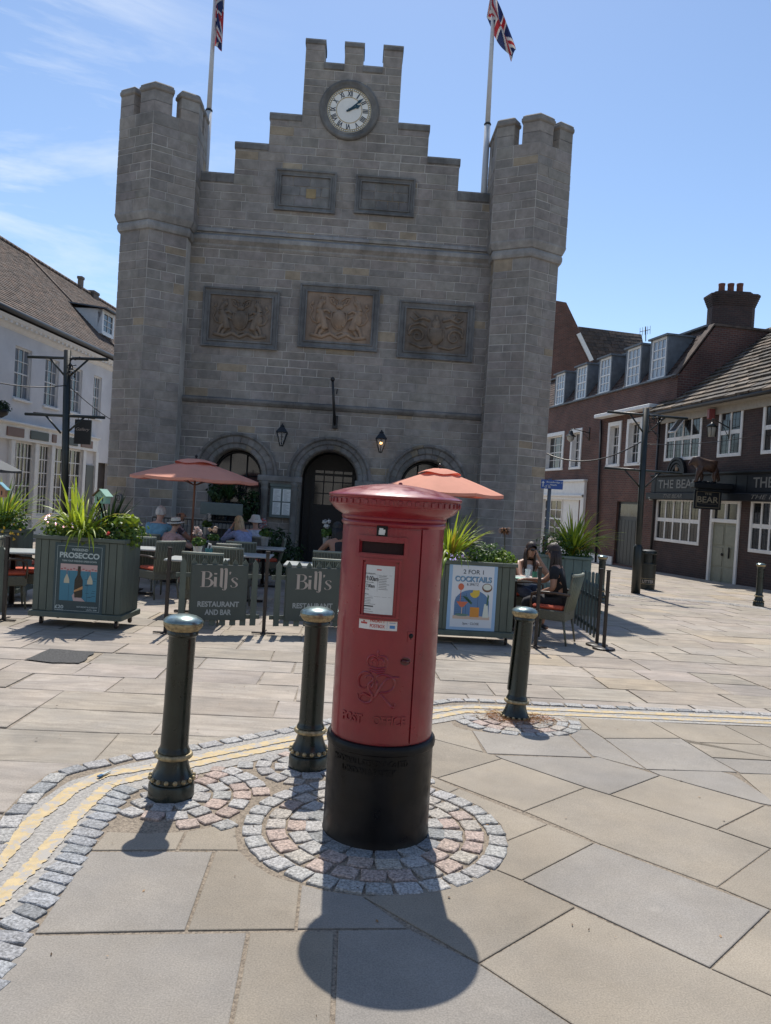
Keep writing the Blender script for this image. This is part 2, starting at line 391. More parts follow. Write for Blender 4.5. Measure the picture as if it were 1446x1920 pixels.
# near slabs, each joint where it lies in the paving
SL=[
 [(808.7,1358.5),(847,1352),(852,1360),(866,1366),(886,1369.5),(907.5,1410),(809.4,1384)],
 [(884.7,1369.3),(960,1378),(1067.3,1379),(1110.6,1420),(913.2,1412.6)],
 [(809,1384),(927,1415.6),(940.6,1422),(819.7,1458.3),(808,1454)],
 [(940.6,1422),(1098,1476),(982.8,1520.6),(819.7,1458.3)],
 [(927,1415.6),(1110,1421),(1120.5,1418.6),(1238,1453.5),(1143,1489.5),(1098,1475.6),(940.6,1422)],
 [(1238,1453.5),(1434,1509.7),(1353,1550),(1345.8,1555),(1143,1489.5)],
 [(1099,1476),(1143,1489.5),(1345.8,1555.3),(1446,1590.7),(1345.8,1662.8),(1118,1579),(1080,1561.6),(982.8,1520.6)],
 [(1446,1590.7),(1620,1650),(1620,1790),(1446,1705),(1345.8,1662.8)],
 [(1434,1510),(1560,1545),(1600,1640),(1446,1590.7),(1345.8,1555.3)],
 [(1078.7,1367.7),(1107.8,1368),(1133,1384.4),(1213,1443),(1120.5,1418.6),(1111,1417),(1069,1379)],
 [(1133,1384.4),(1277.4,1384.4),(1335.6,1420),(1383.7,1447.7),(1358,1446.5),(1212,1442)],
 [(1082.5,1345),(1220.5,1352.8),(1270,1380.6),(1277,1384),(1133,1384),(1108,1368)],
 [(1035,1343.7),(1082,1345),(1107,1368),(1078.7,1367.7),(1070,1355)],
 [(1214,1443),(1351,1446),(1376,1453),(1446,1497),(1470,1514),(1426.8,1506),(1238,1453.5)],
 [(1385,1450),(1500,1453),(1620,1458),(1620,1560),(1446,1503)],
 [(1335.6,1420.6),(1446,1426),(1620,1432),(1620,1458),(1388,1449)],
 [(1277,1384),(1291,1392),(1431.8,1396.3),(1480,1418),(1478,1427),(1335.6,1420)],
 [(1220.5,1352.8),(1358,1360),(1432,1396),(1291,1391),(1277,1384),(1270,1380)],
 [(1358,1360),(1500,1366),(1620,1372),(1620,1431),(1480,1427),(1480,1418),(1432,1396)],
 [(979,1650),(1115,1580),(1446,1706),(1332,1815)],
 [(680,1681),(760,1672),(850,1655),(930.5,1630),(979,1651),(1080,1700),(898,1806)],
 [(898,1806),(1080,1700),(1332,1815),(1446,1866),(1700,1990),(1700,2100),(1180,2000),(1080,1925)],
 [(1332,1815),(1446,1706),(1700,1830),(1700,1990),(1446,1866)],
 [(951,1576),(1028,1545),(1115,1580),(979,1650),(930.5,1630),(948,1602)],
 [(819.7,1458.3),(861,1477.5),(842,1486),(808,1472),(808,1454)],
 [(861,1477.5),(1028,1545),(951,1576),(938,1545),(900,1512),(842,1486)],
 [(200.6,1558),(280,1561),(349,1558),(332,1593),(167.7,1594.4)],
 [(349,1558),(400,1548),(446,1532),(444,1560),(449.5,1593.5),(333,1593)],
 [(167.7,1596),(401,1596),(349,1744.8),(62,1750.7)],
 [(403,1596),(452,1595.5),(470,1614),(510,1640),(564,1657),(555,1742.5),(349,1745)],
 [(564,1657),(610,1669),(680,1679),(768,1741),(555,1742)],
 [(57,1752),(465,1747),(408,2050),(-230,2050),(0,1826)],
 [(467,1747),(629,1743.5),(617,2050),(410,2050)],
 [(632,1743),(768,1741),(898,1806),(1080,1925),(1180,2000),(1185,2060),(619,2060)],
 [(617,2065),(617,2500),(-100,2500),(-230,2055),(408,2052)],
 [(619,2065),(1185,2060),(1180,2002),(1700,2102),(1700,2500),(619,2500)]]
b=mb(); cols={}
greys={1:1.02,4:.97,9:1.0,10:1.03,19:1.0,13:1.0,31:.93,33:.9,30:.92,15:1.0,28:.98}
for i,s in enumerate(SL):
    k=rnd(.9,1.06)
    c=(k*1.02,k*1.0,k*.96) if i not in greys else (greys[i]*.97,greys[i]*1.0,greys[i]*1.06)
    P=[G(*p) for p in s]
    polyslab(b,[(p.x,p.y) for p in P],rnd(-.0012,.0012),.008,.0045 if i<26 else .006,c,.0035)
tag(obj('pavement',b,M_slab),kind='structure')
# gutter strip of concrete with double yellow lines
def ribbon(bm,line,w,top,c=(1,1,1),jit=0,sub=6):
    # resample
    pts=[]
    for i in range(len(line)-1):
        for k in range(sub): pts.append(line[i].lerp(line[i+1],k/sub))
    pts.append(line[-1]); prev=None
    for i,p in enumerate(pts):
        t=pts[min(i+1,len(pts)-1)]-pts[max(i-1,0)]; t.z=0; t.normalize(); n=Vector((-t.y,t.x,0))
        ww=w/2
        a=p+n*(ww+rnd(-jit,jit)); q=p-n*(ww+rnd(-jit,jit)); a=Vector((a.x,a.y,zg(a.y)+top)); q=Vector((q.x,q.y,zg(q.y)+top))
        if prev: face(bm,[prev[0],prev[1],q,a],c)
        prev=(a,q)
Y1=gl([(-60,1690),(0,1611.7),(69,1532),(138,1480),(193.6,1452.6),(301,1435),(415,1411),(500,1394),(600,1374),(700,1355),(813,1334),(867,1326),(934,1327),(1113,1334),(1446,1347),(1600,1353)])
Y2=gl([(-60,1750),(3.5,1681),(69,1615),(121,1553),(173,1500),(207,1471),(294,1450),(397.6,1426),(500,1406),(600,1386),(700,1366),(813,1345.5),(867,1335),(934,1335),(1113,1342.5),(1446,1356),(1600,1362)])
b=mb(); mid=[a.lerp(c_,.5) for a,c_ in zip(Y1,Y2)]
ribbon(b,mid,.36,-.0015,jit=.003)
tag(obj('gutter_strip',b,M_conc),kind='structure')
b=mb(); ribbon(b,Y1,.078,.0025,jit=.007,sub=22); ribbon(b,Y2,.070,.0025,jit=.007,sub=22)
tag(obj('yellow_lines',b,M_yel),kind='structure')
# granite setts
GREY=(.93,.91,.89); PINK=(1.02,.80,.70); DARK=(.62,.64,.66); BUFF=(.97,.89,.79)
placed=[]
def sett(bm,p,ang,l,w,c,top=.006,chk=0.0,th=.02):
    if chk:
        for q in placed:
            if (q[0]-p.x)**2+(q[1]-p.y)**2<(chk)**2: return False
    placed.append((p.x,p.y))
    ca,sa=math.cos(ang),math.sin(ang); out=[]
    base=[(-.5,-.5),(0,-.51),(.5,-.5),(.51,0),(.5,.5),(0,.51),(-.5,.5),(-.51,0)]
    A=[];B=[];C=[]
    for (u,v_) in base:
        ju,jv=rnd(-.05,.05),rnd(-.05,.05); u=(u+ju)*l; v_=(v_+jv)*w
        if abs(u)>.4*l and abs(v_)>.4*w: u*=.985; v_*=.985
        for S,k,z in ((A,1,-.012),(B,.985,top-.0035),(C,rnd(.86,.93),top+rnd(-.0015,.0015))):
            x=p.x+ca*u*k-sa*v_*k; y=p.y+sa*u*k+ca*v_*k; S.append(bm.verts.new((x,y,zg(y)+z)))
    k=gcol(.12,.02); cc=(c[0]*k[0],c[1]*k[1],c[2]*k[2]); fs=[]
    for S,T in ((A,B),(B,C)):
        for i in range(8): fs.append(bm.faces.new((S[i],S[(i+1)%8],T[(i+1)%8],T[i])))
    ctr=bm.verts.new((p.x,p.y,zg(p.y)+top+.0008))
    for i in range(8): fs.append(bm.faces.new((C[i],C[(i+1)%8],ctr)))
    for f in fs: f.smooth=False
    setc(bm,fs,cc); return True
b=mb()
def along(bm,line,l,w,c,gap=.016,skew=0.0,top=.006,t0=0):
    seg=[(line[i+1]-line[i]).length for i in range(len(line)-1)]; tot=sum(seg); s=t0
    while s<tot-.02:
        L_=l*rnd(.88,1.12); m_=s+L_/2; a=0
        for i,sg in enumerate(seg):
            if m_<=a+sg or i==len(seg)-1: 
                p=line[i].lerp(line[i+1],(m_-a)/sg); t=line[i+1]-line[i]; break
            a+=sg
        sett(bm,p,math.atan2(t.y,t.x)+skew+rnd(-.05,.05),L_,w*rnd(.92,1.05),c if R_.random()>.08 else DARK,top)
        s+=L_+gap
along(b,KOG,.125,.098,GREY)
KI=gl([(-60,1900),(8.6,1783),(27.7,1739.6),(58.8,1705),(83,1674),(114,1637.6),(135,1608),(148.7,1584),(166,1560),(186.7,1535.6),(200.5,1516.6),(218,1494),(240,1478)])
along(b,KI,.072,.125,(.80,.82,.86),gap=.014,skew=-.35)
BX=Vector((.0442,3.7417,0)); B1=Vector((-1.02,3.978,0)); B2=Vector((-.3627,4.533,0)); B3=G(965,1346)
def ring(bm,c,r,w,l,cols,chk=.07,test=None):
    n=max(5,int(2*PI*r/(l+.014))); off=rnd(0,6)
    for i in range(n):
        a=off+2*PI*i/n; p=c+Vector((math.cos(a)*r,math.sin(a)*r,0))
        if test and not test(p): continue
        sett(bm,p,a,w,(2*PI*r/n-.014)*rnd(.93,1.03),R_.choice(cols),.006,chk)
def inside(p):
    # inside of the inner gutter edge
    best=None
    for i in range(len(Y2)-1):
        a,c_=Y2[i],Y2[i+1]; t=c_-a; tt=max(0,min(1,((p.x-a.x)*t.x+(p.y-a.y)*t.y)/(t.x**2+t.y**2))); q=a+t*tt; d=math.hypot(p.x-q.x,p.y-q.y)
        s=t.x*(p.y-a.y)-t.y*(p.x-a.x)
        if best is None or d<best[0]: best=(d,s)
    return best[1]<0 and best[0]>.125
def inki(p):
    for q in KI:
        if (q.x-p.x)**2+(q.y-p.y)**2<.11**2: return False
    return True
for r,cl in ((.592,[GREY]),(.482,[PINK,PINK,BUFF]),(.378,[GREY,PINK,BUFF]),(.295,[DARK,GREY])): ring(b,BX,r,.092,.105,cl,0.05)
tst=lambda p: inside(p) and (p-BX).length>.70 and inki(p) and not(p.x<-1.02 and p.y>4.02 and (p-B1).length>.33)
reg=lambda p: tst(p) and (p.y>3.62)
for r,cl in ((.155,[GREY]),(.26,[PINK,GREY]),(.365,[PINK,GREY]),(.465,[GREY,GREY,PINK])): ring(b,B1,r,.09,.10,cl,.095 if r>.2 else .07,reg)
for r,cl in ((.155,[GREY]),(.26,[GREY,BUFF]),(.365,[GREY,PINK]),(.47,[GREY]),(.575,[GREY]),(.68,[GREY])): ring(b,B2,r,.088,.10,cl,.092,lambda p: tst(p) and (p-B1).length>.5 and p.x<.2)
for r,cl in ((.14,[PINK]),(.25,[PINK,BUFF]),(.36,[PINK,GREY,BUFF]),(.455,[GREY])): ring(b,B3,r,.088,.115,cl,.07,lambda p: inside(p) and p.y>4.93)
for i in range(3200):
    p=Vector((rnd(-1.75,.35),rnd(3.60,5.1),0))
    if tst(p) and p.y>3.665 and not((p-B1).length>.5 and (p-B2).length>.72): sett(b,p,rnd(0,3),.075,.075,R_.choice([GREY,GREY,PINK]),.005,.088)
# distant sett band near the far lamp post
far=gl([(1100,1112),(1160,1115),(1250,1122),(1340,1128),(1446,1142),(1560,1150)])
along(b,far,.14,.10,BUFF,top=-.004); along(b,offs(far,.16),.14,.10,GREY,top=-.004)
along(b,offs(far,-.16),.14,.10,GREY,top=-.004)
tag(obj('granite_setts',b,M_sett),kind='structure')
# patch of dark asphalt let into the flagstones
b=mb(); P=[G(47,1236),(G(95,1216)),(G(178,1222)),(G(150,1243)),(G(100,1242))]
fp=[]
for i in range(5):
    for k in range(5):
        q=P[i].lerp(P[(i+1)%5],k/5); fp.append((q.x+rnd(-.012,.012),q.y+rnd(-.012,.012)))
tri_sheet(b,fp,.0)
tag(obj('asphalt_patch',b,mat('asphalt',(.07,.068,.066),rough=.9,noise=.6,nscale=70,bump=1,bscale=120)),kind='structure')

# small bits of leaf and grit blown over the paving
b=mb()
for i in range(150):
    p=Vector((rnd(-2.6,2.8),rnd(2.2,8.5),0)); z=zg(p.y)+rnd(.004,.007); a=rnd(0,6.3); l=rnd(.004,.011); w_=l*rnd(.3,.7); t_=Vector((math.cos(a)*l,math.sin(a)*l,rnd(0,.003))); n_=Vector((-math.sin(a)*w_,math.cos(a)*w_,0)); c=Vector((p.x,p.y,z))
    face(b,[c-t_,c+n_,c+t_,c-n_],R_.choice([(1,1,1),(.5,.45,.4),(1.6,1.3,.9),(2.5,2.4,2.2)]))
tag(obj('leaf_litter',b,mat('litter_bits',(.16,.11,.07),rough=.9,vcol=True)),'scattered tiny bits of leaf and grit on the paving','debris',kind='stuff')

# the same near slabs carried on beyond both sides of the photograph's view
def proj(p):
    v=p-CAM; z=v.dot(fwd)
    return None if z<.25 else (723+F_PX*v.dot(RT)/z,960-F_PX*v.dot(UP)/z)
b=mb(); ua=math.radians(-29); e1=Vector((math.cos(ua),math.sin(ua),0)); e2=Vector((-math.sin(ua),math.cos(ua),0)); v=-6.0
while v<9:
    h=rnd(.5,.7); u=-9+rnd(0,.8)
    while u<9:
        l=rnd(.7,1.1); P=[e1*u+e2*v,e1*(u+l)+e2*v,e1*(u+l)+e2*(v+h),e1*u+e2*(v+h)]; ok=True
        for p in P+[(P[0]+P[2])/2]:
            if p.y<-5 or p.y>5 or abs(p.x)>8: ok=False; break
            if p.y>2.2 and not inside(p): ok=False; break
            if p.x<-1.35 and p.y>1.2: ok=False; break
            q=proj(p)
            if q and (-235<q[0]<1625) and q[1]<2505: ok=False; break
        if ok: k=rnd(.9,1.06); polyslab(b,[(p.x,p.y) for p in P],rnd(-.001,.001),.008,.005,(k*1.02,k,k*.96) if R_.random()>.25 else (k*.97,k,k*1.06),.0035)
        u+=l
    v+=h
tag(obj('pavement',b,M_slab),kind='structure')
# ================================================================ TOWN HALL
def stonemat(name,c,dirt=.35):
    m=mat(name,c,rough=.9,noise=.16,nscale=5,vcol=True,bump=.5,bscale=28,bdist=.012,detail=8,spec=.2)
    n=m.node_tree; L=n.links; b=n.nodes['Principled BSDF']; src=b.inputs['Base Color'].links[0].from_socket
    tc=n.nodes.new('ShaderNodeTexCoord'); mp=n.nodes.new('ShaderNodeMapping'); mp.inputs['Scale'].default_value=(1.0,1.0,.35); L.new(tc.outputs['Object'],mp.inputs[0])
    t=n.nodes.new('ShaderNodeTexNoise'); t.inputs['Scale'].default_value=1.1; t.inputs['Detail'].default_value=9; t.inputs['Roughness'].default_value=.68; L.new(mp.outputs[0],t.inputs[0])
    mr=n.nodes.new('ShaderNodeMapRange'); mr.inputs[1].default_value=.36; mr.inputs[2].default_value=.62; mr.inputs[3].default_value=1-dirt; mr.inputs[4].default_value=1.12; L.new(t.outputs[0],mr.inputs[0])
    mx=n.nodes.new('ShaderNodeMix'); mx.data_type='RGBA'; mx.blend_type='MULTIPLY'; mx.inputs[0].default_value=1; L.new(src,mx.inputs[6]); L.new(mr.outputs[0],mx.inputs[7]); L.new(mx.outputs[2],b.inputs['Base Color'])
    return m
M_stone=stonemat('ashlar_sandstone',(.268,.246,.222),.17)
M_mort=mat('lime_mortar',(.27,.255,.235),rough=.95,col2=(.50,.47,.43),nscale=.9,lo=.36,hi=.60,detail=9)
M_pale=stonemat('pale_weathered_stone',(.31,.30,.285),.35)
M_trim=stonemat('moulded_stone',(.195,.19,.182),.45)
M_dark=mat('black_iron',(.012,.013,.014),rough=.45,noise=.3,nscale=20,spec=.5)
M_glass=mat('dark_window_glass',(.012,.014,.016),rough=.06,spec=1.0)
M_white=mat('white_paint',(.74,.73,.70),rough=.5,noise=.06,nscale=6)
HP=Pl(0,18.4,.04); UC=-1.39
D,N=HP.d,HP.n       # n points towards the viewer
def HU(px,py,off=0.0): return HP.uz(px,py,off)
ROWS=[-.45]
while ROWS[-1]<12.6: ROWS.append(ROWS[-1]+R_.choice([.17,.185,.20,.21,.22,.24]))
TW=[]
def stonecol():
    k=R_.choice([.88,.94,.97,1,1,1.03,1.08]); t=R_.random()
    if t<.035: return (k*1.18,k*1.06,k*.86)
    if t<.10: return (k*.86,k*.87,k*.88)
    return (k*rnd(.98,1.03),k,k*rnd(.97,1.03))
def block(bm,P,u0,u1,z0,z1,off,c):
    g=rnd(.0055,.0095); e=.006; a=u0+g; b_=u1-g; p=z0+g; q=z1-g
    if b_-a<.03 or q-p<.03: return
    A=[bm.verts.new(P(u,z,off-.008)) for u,z in ((a,p),(b_,p),(b_,q),(a,q))]
    j=rnd(-.003,.004)
    B=[bm.verts.new(P(u,z,off+j)) for u,z in ((a+e,p+e),(b_-e,p+e),(b_-e,q-e),(a+e,q-e))]
    fs=[bm.faces.new(B)]
    for i in range(4): fs.append(bm.faces.new((A[i],A[(i+1)%4],B[(i+1)%4],B[i])))
    setc(bm,fs,c)
def masonry(bm,P,spans,off=.008,l0=.34,l1=.72,rows=None,backoff=None):
    rows=rows or ROWS
    for i in range(len(rows)-1):
        z0,z1=rows[i],rows[i+1]
        for (a,b_) in spans(z0,z1):
            if b_-a<.04: continue
            if backoff is not None:
                f=[P(a,z0,0),P(b_,z0,0),P(b_,z1,0),P(a,z1,0)]; h=[P(a,z0,backoff),P(b_,z0,backoff),P(b_,z1,backoff),P(a,z1,backoff)]
                face(bm,f,mi=1)
                for k in range(4): face(bm,[f[k],f[(k+1)%4],h[(k+1)%4],h[k]],mi=1)
            u=a
            while u<b_-.01:
                l=rnd(l0,l1)
                if b_-(u+l)<.2: l=b_-u
                block(bm,P,u,u+l,z0,z1,off,stonecol()); u+=l
# profile of the stepped front
def zat(px,py): return HU(px,py)[1]
def uat(px,py): return HU(px,py)[0]
zlow=(zat(386,322)+zat(900,363))/2; z1s=(zat(470,268)+zat(832,297))/2; z2s=(zat(535,214)+zat(776,233))/2
zmer=(zat(588,74)+zat(663,80)+zat(735,86))/3; zcre=(zat(625,119)+zat(698,125))/2
h1=(uat(860,330)-uat(440,300))/2; h2=(uat(803,260)-uat(505,240))/2; h3=(uat(750,150)-uat(568,150))/2
mw=(uat(607,100)-uat(571,100)); mw2=(uat(680,100)-uat(645,100))
WL,WR=UC-3.95,UC+3.95
A_SP=1.99; GZ=-.30
ARCH=[(uat(442,893),1.97,.62,.98),(UC,1.99,.70,1.0),(uat(800,907),1.97,.64,.98)]
HOLE=[]
def band(z0,z1,zt,uL,uR): return None
def spansF(z0,z1):
    zm=(z0+z1)/2
    if z1<=zlow+.02: S=[(WL,WR)]
    elif z1<=z1s+.02: S=[(UC-h1,UC+h1)]
    elif z1<=z2s+.02: S=[(UC-h2,UC+h2)]
    elif z1<=zcre+.02: S=[(UC-h3,UC+h3)]
    elif z1<=zmer+.02: S=[(UC-h3,UC-h3+mw),(UC-mw2/2,UC+mw2/2),(UC+h3-mw,UC+h3)]
    else: S=[]
    H=[]
    for (cu,zs,ri,ro) in ARCH:
        if z0>=zs: 
            d=ri*ri-(z0-zs)**2
            if d>0: H.append((cu-math.sqrt(d)-.03,cu+math.sqrt(d)+.03))
        elif z1>zs: H.append((cu-ri-.0,cu+ri+.0))
        else: H.append((cu-ri-.0,cu+ri+.0))
    for (a,b_) in H:
        T=[]
        for (s,e) in S:
            if b_<=s or a>=e: T.append((s,e))
            else:
                if a>s: T.append((s,a))
                if b_<e: T.append((b_,e))
        S=T
    return S
# snap the course heights to the steps, the arches' springing line and the string courses
def snap(z):
    i=min(range(len(ROWS)),key=lambda k:abs(ROWS[k]-z)); ROWS[i]=z
for z in (zlow,z1s,z2s,zcre,zmer,A_SP): snap(z)
hall=thing('town_hall','grey sandstone town hall with stepped castle parapet, clock and two turrets','town hall',tuple(HP.P(UC,GZ)),HP.d.to_2d().angle_signed(Vector((1,0)))*1)
hall.rotation_euler=(0,0,.04); bpy.context.view_layer.update()
b=mb(); masonry(b,HP.P,spansF,.008,rows=ROWS,backoff=-.5)
# inner splay of the arches
for (cu,zs,ri,ro) in ARCH:
    for i in range(24):
        a0,a1=PI*i/24,PI*(i+1)/24
        c=stonecol()
        face(b,[HP.P(cu+ri*math.cos(a0),zs+ri*math.sin(a0),.02),HP.P(cu+ri*math.cos(a1),zs+ri*math.sin(a1),.02),HP.P(cu+(ri-.04)*math.cos(a1),zs+(ri-.04)*math.sin(a1),-.46),HP.P(cu+(ri-.04)*math.cos(a0),zs+(ri-.04)*math.sin(a0),-.46)],c)
    for sgn in (-1,1):
        z=GZ
        while z<zs-.01:
            z2=min(zs,z+.3); face(b,[HP.P(cu+sgn*(ri-.002),z+.005,.01),HP.P(cu+sgn*(ri-.002),z2,.01),HP.P(cu+sgn*(ri-.04),z2,-.46),HP.P(cu+sgn*(ri-.04),z+.005,-.46)],stonecol()); z=z2
wpart('wall',b,[M_stone,M_mort],hall)
# side and rear body of the hall behind the front
b=mb()
for (u0,u1,o0,o1,z1) in ((WL-1.2,WR+1.2,-9.0,-1.6,6.9),(UC-h1,UC+h1,-9.0,-1.7,7.6)):
    obox(b,HP.o,D,-N,u0,u1,-o1,-o0,GZ,z1,c=(1,1,1))
# open the hall behind the three arches: dark interior box
bm2=mb()
wpart('rear_body',b,[M_stone],hall)
# arch rings
def ringm(bm,cu,zs,r0,r1,o0,o1,n=17,gap=.012):
    for i in range(n):
        a0=PI*i/n+gap/2; a1=PI*(i+1)/n-gap/2; c=stonecol(); q=[]
        for r in (r0,r1):
            for a in (a0,(a0+a1)/2,a1): q.append((r,a))
        P=lambda r,a,o: HP.P(cu+r*math.cos(a),zs+r*math.sin(a),o)
        am=(a0+a1)/2
        for (x,y) in ((a0,am),(am,a1)):
            face(bm,[P(r0,x,o1-.03),P(r0,y,o1-.03),P(r0+.03,y,o1),P(r0+.03,x,o1)],c)
            face(bm,[P(r0+.03,x,o1),P(r0+.03,y,o1),P(r1,y,o1),P(r1,x,o1)],c)
            face(bm,[P(r1,x,o1),P(r1,y,o1),P(r1,y,o0),P(r1,x,o0)],c)
            face(bm,[P(r0,x,o1-.03),P(r0,y,o1-.03),P(r0,y,o0),P(r0,x,o0)],c)
for (cu,zs,ri,ro) in ARCH:
    b=mb(); ringm(b,cu,zs,ri-.02,ri+.10,.0,.035,15); ringm(b,cu,zs,ri+.105,ro-.085,.0,.06,15); ringm(b,cu,zs,ro-.08,ro,.0,.115,11)
    wpart('arch_moulding',b,[M_trim],hall)
def mould(bm,u0,u1,prof,P=HP.P,c=(1,1,1),lens=(.7,1.2)):
    """prof list of (off,z) swept along u in lengths of stone"""
    u=u0
    while u<u1-.01:
        l=rnd(*lens); l=u1-u if u1-(u+l)<.3 else l
        k=stonecol(); k=tuple((x+1)/2 for x in k)
        for i in range(len(prof)-1):
            a,q=prof[i],prof[i+1]
            face(bm,[P(u+.003,a[1],a[0]),P(u+l-.003,a[1],a[0]),P(u+l-.003,q[1],q[0]),P(u+.003,q[1],q[0])],k)
        u+=l
# piers with columns and imposts between the arches
for (ua,ub) in ((ARCH[0][0]+ARCH[0][2],ARCH[1][0]-ARCH[1][2]),(ARCH[1][0]+ARCH[1][2],ARCH[2][0]-ARCH[2][2])):
    for uc in (ua+.09,ub-.09):
        b=mb(); p=HP.P(uc,GZ,.09)
        lathe(b,[(.13,0),(.13,.12),(.10,.16),(.115,.2),(.088,.26),(.085,1.95),(.10,1.98),(.085,2.0),(.09,2.05),(.14,2.16)],14,o=p,c=(.95,.95,.93)); wpart('column',b,[M_trim],hall)
    b=mb()
    obox(b,HP.o,D,N,ua-.08,ub+.08,.0,.22,A_SP-.13,A_SP,c=(1,1,1),bev=.012)
    obox(b,HP.o,D,N,ua-.05,ub+.05,.0,.18,A_SP-.18,A_SP-.13,c=(.9,.9,.9)); wpart('impost',b,[M_trim],hall)
for uu in (ARCH[0][0]-ARCH[0][2],ARCH[2][0]+ARCH[2][2]):
    s=-1 if uu<UC else 1
    b=mb(); obox(b,HP.o,D,N,min(uu,uu+s*.3),max(uu,uu+s*.3),.0,.09,A_SP-.13,A_SP,c=(1,1,1),bev=.012); wpart('impost',b,[M_trim],hall)
# string courses
zt=(zat(460,443)+zat(640,455)+zat(850,477))/3
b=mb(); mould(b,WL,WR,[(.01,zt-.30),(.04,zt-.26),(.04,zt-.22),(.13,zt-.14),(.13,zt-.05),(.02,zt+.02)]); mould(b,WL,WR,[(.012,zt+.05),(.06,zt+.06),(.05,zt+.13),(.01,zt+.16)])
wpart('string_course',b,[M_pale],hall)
zl=(zat(347,745)+zat(903,778))/2
b=mb(); mould(b,WL,WR,[(.01,zl-.12),(.05,zl-.11),(.10,zl-.05),(.10,zl),(.01,zl+.035)])
wpart('string_course',b,[M_trim],hall)
# parapet copings
def cop(u0,u1,z,h=.16):
    b=mb()
    for prof in ([(.008,z-h),(.035,z-h+.02),(.035,z-.03),(.0,z+.02),(-.5,z+.02),(-.53,z-.03),(-.53,z-h)],):
        mould(b,u0,u1,prof,lens=(.6,1.1))
        for u in (u0+.003,u1-.003): face(b,[HP.P(u,p[1],p[0]) for p in prof],(.9,.9,.9))
    wpart('parapet_coping',b,[M_trim],hall)
cop(WL,UC-h1,zlow,.22); cop(UC+h1,WR,zlow,.22); cop(UC-h1-.02,UC-h2,z1s); cop(UC+h2,UC+h1+.02,z1s); cop(UC-h2-.02,UC-h3,z2s); cop(UC+h3,UC+h2+.02,z2s)
cop(UC-h3+mw,UC-mw2/2,zcre); cop(UC+mw2/2,UC+h3-mw,zcre)
for (a,q) in ((UC-h3-.02,UC-h3+mw+.02),(UC-mw2/2-.02,UC+mw2/2+.02),(UC+h3-mw-.02,UC+h3+.02)): cop(a,q,zmer,.12)
# framed panels
M_relief=stonemat('carved_sandstone',(.30,.225,.17),.3)
def framed(u0,u1,z0,z1,fw,par,deep=.07,mats=None):
    b=mb()
    steps=[(0,.0),(0,.075),(.035,.075),(.05,.04),(fw*.75,.02),(fw*.8,.05),(fw,.05),(fw,-.06)]
    for i in range(len(steps)-1):
        (a,o0),(c_,o1)=steps[i],steps[i+1]
        A=[(u0+a,z0+a),(u1-a,z0+a),(u1-a,z1-a),(u0+a,z1-a)]; B=[(u0+c_,z0+c_),(u1-c_,z0+c_),(u1-c_,z1-c_),(u0+c_,z1-c_)]
        for k in range(4):
            j=(k+1)%4; face(b,[HP.P(*A[k],o0+.008),HP.P(*A[j],o0+.008),HP.P(*B[j],o1+.008),HP.P(*B[k],o1+.008)],(.92,.95,.98))
    return wpart('panel_frame',b,[M_trim],par)
def ctr(p4,off=0):
    us=[HU(*p)[0] for p in p4]; zs=[HU(*p)[1] for p in p4]
    return (us[0]+us[3])/2,(us[1]+us[2])/2,(zs[2]+zs[3])/2,(zs[0]+zs[1])/2
blank=[ctr([(517,318),(632,325),(628,402),(514,395)]),ctr([(668,330),(780,337),(775,408),(664,402)])]
for k,(u0,u1,z0,z1) in enumerate(blank):
    f=framed(u0,u1,z0,z1,.14,hall)
    b=mb(); n=3; zz=[z0+.14+(z1-z0-.28)*i/n for i in range(n+1)]
    masonry(b,HP.P,lambda a,c_:[(u0+.14,u1-.14)],.02,.25,.5,rows=zz)
    if k==0:
        uu,zc=HU(583,364); block(b,HP.P,uu-.12,uu+.13,zc-.12,zc+.12,.03,(1.55,1.22,.72))
    wpart('blank_panel',b,[M_trim],f)
rel=[ctr([(383,537),(525,548),(520,659),(377,647)]),ctr([(564,533),(713.5,542),(707,661.5),(558,650)]),ctr([(748.7,564),(892,574),(883.6,680.6),(744.6,670)])]
M_relief2=stonemat('weathered_carving',(.20,.165,.135),.4)
